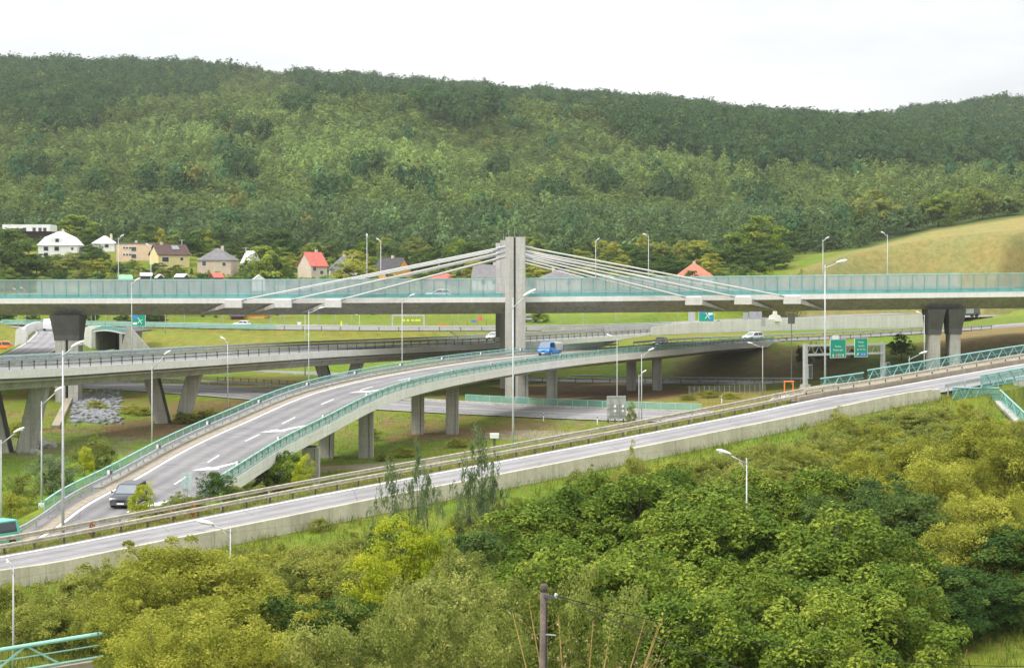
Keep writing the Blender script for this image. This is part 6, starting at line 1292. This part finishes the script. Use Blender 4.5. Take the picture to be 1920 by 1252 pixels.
# trees about the village
HR_ = [(4,94,446,592),(65,146,485,560),(166,216,466,580),(215,290,492,556),(275,352,497,546),(366,441,514,540),(450,484,496,565),(555,609,520,536),(612,668,523,540),(698,770,522,545),(884,952,540,520),(1005,1092,530,505),(1270,1338,517,520)]
q = np.random.default_rng(21); n = 0
for Y in (476, 490, 505, 520, 535, 550, 566, 584, 604):
    px = -60+q.uniform(0, 25)
    while px < 1420:
        w = q.uniform(26, 60); px += w*q.uniform(0.55, 0.95); h = q.uniform(2.5, 6.5)*(1.3 if Y > 560 else 1)
        if 700 < px < 980 and Y < 560 and q.uniform() < 0.6: continue
        if px > 980 and Y < 560 and q.uniform() < 0.4: continue
        zb = Zg(X(px, Y), Y); pt = HY-(zb+h-CZ)*F/Y; ok = True
        for a, b, pb, hy in HR_:
            if px+w*0.45 > a and px-w*0.45 < b:
                if Y <= hy+6: pt = max(pt, pb-9)
                if abs(Y-hy-4) < 11: ok = False
        if not ok or HY-(zb-CZ)*F/Y-pt < 7 or pt > 522: continue
        k = 'K' if q.uniform() < 0.1 else 'F'; lf = str(q.choice(['D','D','G','B','L','O','D','B'])); n += 1
        plant(k, px, pt, Y, w if k == 'F' else w*0.5, 'garden tree or bush among the village houses above the high viaduct', 'garden trees of the village', lf)
plant('F', 670, 486, 512, 94, 'big round olive bush right of the pointed grey roof', None, 'O'); plant('F', 20, 436, 530, 92, 'large dark tree at the left frame edge beside the white house', None, 'B'); plant('F', 130, 408, 612, 90, 'broad green tree behind the big white house', None, 'G'); plant('F', 505, 468, 520, 80, 'full green tree left of the red gable roof', None, 'G'); plant('K', 597, 462, 560, 26, 'conifer behind the red gable roof', None, 'D')
for i, (px, pt, Y, w, lf, lab) in enumerate(((1412,412,560,96,'G','tall rounded tree with an olive top right of the terracotta roof'),(1460,425,580,90,'D','dark tall tree at the edge of the yellow field'),(1385,455,545,80,'D','dark tree beside the terracotta roof'),(1440,460,540,80,'D','dark rounded tree at the foot of the field'),(1330,462,552,50,'G','light green tree behind the terracotta roof'),(1480,478,560,60,'D','dark bush at the lower field edge'),
        (1500,420,640,70,'D','dark tree above the lower end of the field'),(1560,430,640,70,'B','blue-green tree above the middle of the field edge'),(1650,362,705,84,'L','broad olive tree on the upper field edge'),(1760,362,708,76,'G','lone rounded yellow-green tree on the upper field edge'),(1842,350,712,56,'L','tall olive tree on the upper field edge near the right'),(1700,395,700,60,'D','dark bush between the olive trees of the field edge'),(1610,405,680,60,'D','dark tree left of the broad olive tree'),(1890,375,715,50,'B','grey-green tree at the right end of the field edge'),(1060,477,545,70,'D','round dark tree behind the right stay cables'),(1010,480,560,50,'G','green tree just right of the pylon top stays'),(1180,480,560,60,'D','dark tree under the right stays near the masts'),(1240,488,552,50,'G','green tree left of the terracotta roof'))):
    plant('F', px, pt, Y, w, lab, None, lf)
many('F', [(px, pt, Y, w) for px, pt, Y, w in ((10,585,470,70),(60,588,476,60),(110,590,478,60),(170,586,476,60),(230,588,470,50),(275,585,474,60),(300,590,470,40),(380,592,478,50),(405,592,476,40),(520,590,482,50),(565,588,486,60),(620,588,486,60),(660,586,486,60),(700,588,484,60),(740,590,486,60),(845,588,488,50),(880,588,488,60),(925,586,490,60),(960,588,488,50))], 'bushy green tree in the row seen under the high deck', 'bushy trees seen under the high deck', leafm='D')
q = np.random.default_rng(64)
for Y in (480, 494, 512, 528, 545):
    px = -50+q.uniform(0, 20)
    while px < 985:
        w = q.uniform(16, 34); px += w*q.uniform(0.7, 1.3); h = q.uniform(1.8, 4.2); zb = Zg(X(px, Y), Y); pt = HY-(zb+h-CZ)*F/Y; ok = pt < 522
        for a, b, pb, hy in HR_:
            if px+w*0.45 > a and px-w*0.45 < b:
                if Y <= hy+6: pt = max(pt, pb-7)
                if abs(Y-hy-4) < 10: ok = False
        if ok and HY-(zb-CZ)*F/Y-pt > 5: plant('F', px, pt, Y, w, 'low garden bush among the village plots above the high viaduct', 'low garden bushes of the village', str(q.choice(['D','G','B','L','D'])), 'shrub', 'shrub')
many('S', [(345,772,270,44),(462,764,285,50),(505,757,296,46),(552,748,306,40),(598,740,315,36),(1290,742,300,30),(1330,738,305,36),(1370,741,300,30),(690,800,235,36),(760,845,214,40),(720,855,210,34),(860,828,226,40)], 'scrubby weed clump on the rough ground under the bridges', 'weed clumps under the bridges', leafm='O')
# lime weeds along the field foot
many('S', [(1415,508,500,50),(1450,506,500,60),(1490,508,502,50),(1380,512,498,40)], 'bright green weedy shrub at the foot of the yellow field', 'weedy shrubs at the foot of the field', leafm='G')

# ------------------------------------------------------------------ the wooded hills: one wood
def wood():
    q = np.random.default_rng(99); protos = []
    for s in range(5):
        Q, t, c = crown(900+s, 40, 5, 0.056, rx=0.43, rz=0.43, cz=0.56, cr=0.12, upn=0.35, wob=0.22, orad=1.7, asp=0.95); protos.append((Q.astype(np.float32), t))
    cum = np.minimum.accumulate(PYG, axis=0)
    fr_x = [-100,0,130,250,330,420,480,540,600,700,760,870,930,1010,1100,1160,1200,1260,1330,1420,1500,1700,1920,2100]
    fr_y = [235,235,228,200,196,150,140,150,206,196,205,262,225,190,205,270,290,300,318,335,335,325,320,320]
    VS, CS, n_t = [], [], 0
    def zone(Y0, Y1, sp):
        ys = np.arange(Y0, Y1, sp*0.9); out = []
        for y in ys:
            px0, px1 = -70, 1990; xs = np.arange(X(px0, y), X(px1, y), sp)+q.uniform(0, sp); out.append(np.stack([xs+q.uniform(-.4, .4, len(xs))*sp, y+q.uniform(-.45, .45, len(xs))*sp], 1))
        return np.concatenate(out)
    pts = np.concatenate([zone(612, 1120, 6.0), zone(1090, 2050, 8.0)])
    i = np.clip(np.searchsorted(gY, pts[:, 1])-1, 0, len(gY)-2); px = CX+F*pts[:, 0]/pts[:, 1]; j = np.clip(((px-gpx[0])/8).astype(int), 0, len(gpx)-2)
    ty = (pts[:, 1]-gY[i])/(gY[i+1]-gY[i]); tx = (px-gpx[j])/8
    z = (Z1[i, j]*(1-tx)+Z1[i, j+1]*tx)*(1-ty)+(Z1[i+1, j]*(1-tx)+Z1[i+1, j+1]*tx)*ty
    py = HY-(z-CZ)*F/pts[:, 1]; old = (py < np.interp(px, fr_x, fr_y)+q.normal(0, 5, len(px)))
    for ex, ey, ea, eb in ((350,362,34,20),(185,358,22,16),(280,358,20,14),(460,332,36,18),(425,252,26,14),(100,242,60,20),(170,228,26,18),(770,362,26,14),(1125,356,30,16),(1255,372,34,18),(1440,396,40,16),(560,212,30,12),(480,262,40,9),(690,335,22,12),(60,330,30,16),(930,330,24,12),(1040,385,28,12),(620,400,30,12)):
        old |= (((px-ex)/ea)**2+((py-ey-8)/eb)**2 < q.uniform(0.3, 1.5, len(px))) & (q.uniform(size=len(px)) < 0.6)
    old |= (pts[:, 1] > 1330) & ((px < 400) | (px > 1000)); mid = (pts[:, 1] > 1090) & ~old
    f = fld_at = np.interp(px, [1380,1500,1560,1650,1750,1850,1920,2600], [560,506,482,457,430,415,404,330]); field = (px > 1400) & (py > f-3)
    clump = np.sin(pts[:, 0]*0.021+1.3*np.sin(pts[:, 1]*0.017))*np.sin(pts[:, 1]*0.026+1.1*np.sin(pts[:, 0]*0.015))
    h = np.where(old, q.uniform(10, 17, len(px)), np.where(mid, q.uniform(8, 12, len(px)), q.uniform(6.0, 10.5, len(px))*(1+0.35*np.clip(clump, -.6, 1)))); big = (~old) & (q.uniform(size=len(px)) < 0.007); h = np.where(big, q.uniform(12, 17, len(px)), h); fr_d = np.interp(px, fr_x, fr_y)-py; h = np.where(old & (fr_d < 32) & (fr_d > -3) & (pts[:, 1] < 1330), q.uniform(12, 18, len(px)), h)
    w = np.where(old, q.uniform(8, 12.5, len(px)), np.where(mid, q.uniform(7, 10, len(px)), q.uniform(5.5, 8.5, len(px)))); w = np.where(big, q.uniform(9, 12, len(px)), w)
    top = HY-(z+h-CZ)*F/pts[:, 1]; vis = top < cum[np.maximum(i-1, 0), j]+10
    skip = (~vis) | field | ((pts[:, 1] > 1090) & ~old & (q.uniform(size=len(px)) < 0.05))
    y_g, y_d, o_d, o_o = np.array([0.180,0.242,0.064]), np.array([0.112,0.165,0.055]), np.array([0.038,0.088,0.036]), np.array([0.078,0.130,0.040])
    for k in np.where(~skip)[0]:
        Q, t = protos[int(q.integers(5))]; a = q.uniform(0, 6.28); ca, sa = math.cos(a), math.sin(a)
        v = Q.copy(); vx = (Q[..., 0]*ca-Q[..., 1]*sa)*w[k]+pts[k, 0]; vy = (Q[..., 0]*sa+Q[..., 1]*ca)*w[k]+pts[k, 1]; v[..., 0] = vx; v[..., 1] = vy; v[..., 2] = Q[..., 2]*h[k]+z[k]-0.8
        u = q.uniform()
        if old[k]: c = o_d*(1-u)+o_o*u
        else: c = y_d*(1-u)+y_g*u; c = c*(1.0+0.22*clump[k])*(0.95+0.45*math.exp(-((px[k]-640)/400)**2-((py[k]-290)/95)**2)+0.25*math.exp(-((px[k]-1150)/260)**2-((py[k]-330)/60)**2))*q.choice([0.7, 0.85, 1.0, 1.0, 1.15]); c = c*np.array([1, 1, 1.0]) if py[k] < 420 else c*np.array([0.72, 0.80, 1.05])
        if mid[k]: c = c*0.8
        if big[k]: c = o_d*1.6
        r = q.uniform()
        if r < 0.006: c = np.array([0.20, 0.20, 0.05])
        elif r < 0.10: c = c*1.35
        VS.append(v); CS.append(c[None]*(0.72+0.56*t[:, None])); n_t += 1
    V = np.concatenate(VS); Cc = np.concatenate(CS); print('forest trees', n_t, 'faces', len(V))
    m, nt, ns, ln = nodes('woodland_leaves'); a = N(nt, 'ShaderNodeAttribute', attribute_name='leafcol').outputs['Color']
    d = N(nt, 'ShaderNodeBsdfDiffuse'); ln.new(a, d.inputs['Color']); t_ = N(nt, 'ShaderNodeBsdfTranslucent'); ln.new(a, t_.inputs['Color']); mx = N(nt, 'ShaderNodeMixShader'); mx.inputs[0].default_value = 0.32
    ln.new(d.outputs[0], mx.inputs[1]); ln.new(t_.outputs[0], mx.inputs[2]); o_ = N(nt, 'ShaderNodeOutputMaterial'); ln.new(mx.outputs[0], o_.inputs[0])
    o = link('woodland', quads_mesh('woodland', V, None, Cc, m)); o['kind'] = 'stuff'; tag(o, 'dense mixed woodland covering the hills behind the village', 'woodland')
wood()
# ------------------------------------------------------------------ grass and weeds close to the viewer
def tufts(name, label, pts, hmin, hmax, cols, blades=6, spread=0.16, wd=0.02):
    q = np.random.default_rng(len(pts)); n = len(pts)*blades; P_ = np.repeat(np.array(pts), blades, 0); P_[:, :2] += q.normal(0, spread, (n, 2))
    h = q.uniform(hmin, hmax, n); d = q.normal(0, 0.28, (n, 2)); a = q.uniform(0, 6.28, n); wv = np.stack([np.cos(a), np.sin(a), np.zeros(n)], 1)*wd*(0.6+h)[:, None]
    tip = P_+np.stack([d[:, 0]*h, d[:, 1]*h, h], 1); midp = P_+(tip-P_)*0.55+np.array([0, 0, 0.05])*h[:, None]
    V = np.stack([P_-wv*0.5, P_+wv*0.5, midp+wv*0.6, tip], 1); ci = q.integers(0, len(cols), len(pts)); c = np.array(cols)[np.repeat(ci, blades)]*q.uniform(0.7, 1.3, (n, 1))
    me = quads_mesh(name, V, None, c, None)
    if 'grass_mat' not in M:
        m, nt, ns, ln = nodes('grass_blades'); at = N(nt, 'ShaderNodeAttribute', attribute_name='leafcol').outputs['Color']; dd = N(nt, 'ShaderNodeBsdfDiffuse'); ln.new(at, dd.inputs['Color']); tr = N(nt, 'ShaderNodeBsdfTranslucent'); ln.new(at, tr.inputs['Color'])
        mx = N(nt, 'ShaderNodeMixShader'); mx.inputs[0].default_value = 0.25; ln.new(dd.outputs[0], mx.inputs[1]); ln.new(tr.outputs[0], mx.inputs[2]); oo = N(nt, 'ShaderNodeOutputMaterial'); ln.new(mx.outputs[0], oo.inputs[0]); M['grass_mat'] = m
    me.materials.append(M['grass_mat']); o = link(name, me); o['kind'] = 'stuff'; tag(o, label, 'grass')
q = np.random.default_rng(31); pts = []
for _ in range(26000):
    Y = 62+120*q.uniform()**0.8; px = q.uniform(-60, 1990); x = X(px, Y)
    pts.append((x, Y))
pts = np.array(pts); d_, zr_, sg_ = nearest(A, -7.6, pts[:, 0], pts[:, 1], 0, sAb0); pts = pts[(sg_ < 0)]
tufts('grass', 'tall grass and weeds on the slope below the slip road', [(x, y, Zg(x, y)-0.03) for x, y in pts], 0.25, 0.75, [(0.11,0.17,0.02),(0.17,0.19,0.03),(0.24,0.21,0.06),(0.08,0.15,0.015)])
pts = [A.at(u, q.uniform(0.75, 3.4), 0) for u in q.uniform(0, sR, 5200)]
tufts('grass', 'short dry grass on the verge between the slip road guardrails', [(p.x, p.y, Zg(p.x, p.y)-0.02) for p in pts], 0.1, 0.32, [(0.17,0.18,0.03),(0.25,0.21,0.07),(0.12,0.16,0.025)], 5, 0.12)
pts = []
for _ in range(9000):
    Y = q.uniform(140, 300); px = q.uniform(-40, 1500); p = G(px, Y); pts.append((p.x, p.y))
pts = np.array(pts); keep = np.ones(len(pts), bool)
for pth, c_, hw in ((E, 0, 7.4), (G2, 0, 5.5), (A, -2, 6.5)): keep &= nearest(pth, c_, pts[:, 0], pts[:, 1])[0] > hw
keep &= nearest(BC, 0, pts[:, 0], pts[:, 1], 0, BC.s_at_y(152))[0] > 6.5
keep &= nearest(trk, 0, pts[:, 0], pts[:, 1])[0] > 2.6
tufts('grass', 'meadow grass on the flat ground under the bridges', [(x, y, Zg(x, y)-0.03) for x, y in pts[keep]], 0.15, 0.5, [(0.11,0.18,0.02),(0.16,0.19,0.03),(0.22,0.2,0.06),(0.09,0.17,0.015)], 5, 0.35, 0.03)
# ------------------------------------------------------------------ light, sky, camera
el, az = math.radians(48), math.radians(-120)     # hazy sun behind cloud, from the left and a little behind the viewer
sd = Vector((math.sin(az)*math.cos(el), math.cos(az)*math.cos(el), math.sin(el)))
sl = bpy.data.lights.new('sun', 'SUN'); sl.energy = 1.5; sl.angle = math.radians(11); sl.color = (1.0, 0.96, 0.90)
so = bpy.data.objects.new('sun', sl); COL.objects.link(so); so.rotation_euler = (-sd).to_track_quat('-Z', 'Y').to_euler(); so.location = (0, 0, 200)
w = bpy.data.worlds.new('World'); S.world = w; w.use_nodes = True; nt = w.node_tree; nt.nodes.clear()
sky = N(nt, 'ShaderNodeTexSky', sky_type='NISHITA'); sky.sun_disc = False; sky.sun_elevation = el; sky.sun_rotation = az
sky.air_density = 1.0; sky.dust_density = 3.0
tc = N(nt, 'ShaderNodeTexCoord'); mp = N(nt, 'ShaderNodeMapping'); mp.inputs['Scale'].default_value = (1.0, 1.0, 4.0)
nt.links.new(tc.outputs['Generated'], mp.inputs['Vector'])
cl = N(nt, 'ShaderNodeTexNoise'); cl.inputs['Scale'].default_value = 3.2; cl.inputs['Detail'].default_value = 6; cl.inputs['Roughness'].default_value = 0.6
nt.links.new(mp.outputs[0], cl.inputs['Vector'])
cc = ramp(nt, cl.outputs['Fac'], [(0.34, (6.9, 7.0, 7.15)), (0.56, (8.6, 8.65, 8.7))])   # cloud deck, in the sky texture's own units
# an overcast sky is brighter overhead than at the horizon
sp = N(nt, 'ShaderNodeSeparateXYZ'); nt.links.new(tc.outputs['Generated'], sp.inputs[0])
gr = ramp(nt, sp.outputs['Z'], [(0.0, (0.60, 0.60, 0.60)), (0.16, (0.645, 0.645, 0.645)), (0.75, (1.4, 1.4, 1.4))])
cc = mixc(nt, cc, gr, 1.0, 'MULTIPLY')
mx = mixc(nt, sky.outputs[0], cc, 0.9)
bg = N(nt, 'ShaderNodeBackground'); bg.inputs['Strength'].default_value = 0.1; nt.links.new(mx, bg.inputs['Color'])
wo = N(nt, 'ShaderNodeOutputWorld'); nt.links.new(bg.outputs[0], wo.inputs['Surface'])
# the air of the valley
hz = MB(); hz.box(-1500, 1500, -80, 2800, -8, 330); ho = link('haze', hz.mesh('haze', [])); ho['kind'] = 'stuff'
hm, hnt, hns, hln = nodes('valley_haze'); pv = N(hnt, 'ShaderNodeVolumePrincipled'); pv.inputs['Color'].default_value = (0.93, 0.96, 1.0, 1); pv.inputs['Density'].default_value = 6e-5; pv.inputs['Anisotropy'].default_value = 0.2
hln.new(pv.outputs[0], N(hnt, 'ShaderNodeOutputMaterial').inputs['Volume']); ho.data.materials.append(hm)
S.cycles.volume_bounces = 1
cam = bpy.data.cameras.new('camera'); cam.sensor_width = 36; cam.lens = 36*F/1920; cam.shift_y = -(626-HY)/1920
cam.clip_start = 1; cam.clip_end = 6000
co = bpy.data.objects.new('camera', cam); COL.objects.link(co); co.location = (0, 0, CZ); co.rotation_euler = (math.pi/2, 0, 0); S.camera = co
vs = S.view_settings; S.display_settings.display_device = 'sRGB'; vs.view_transform = 'Standard'; vs.look = 'None'; vs.exposure = 1.0; vs.gamma = 1; vs.use_curve_mapping = False
S.cycles.max_bounces = 8; S.cycles.transparent_max_bounces = 24; S.cycles.use_denoising = True
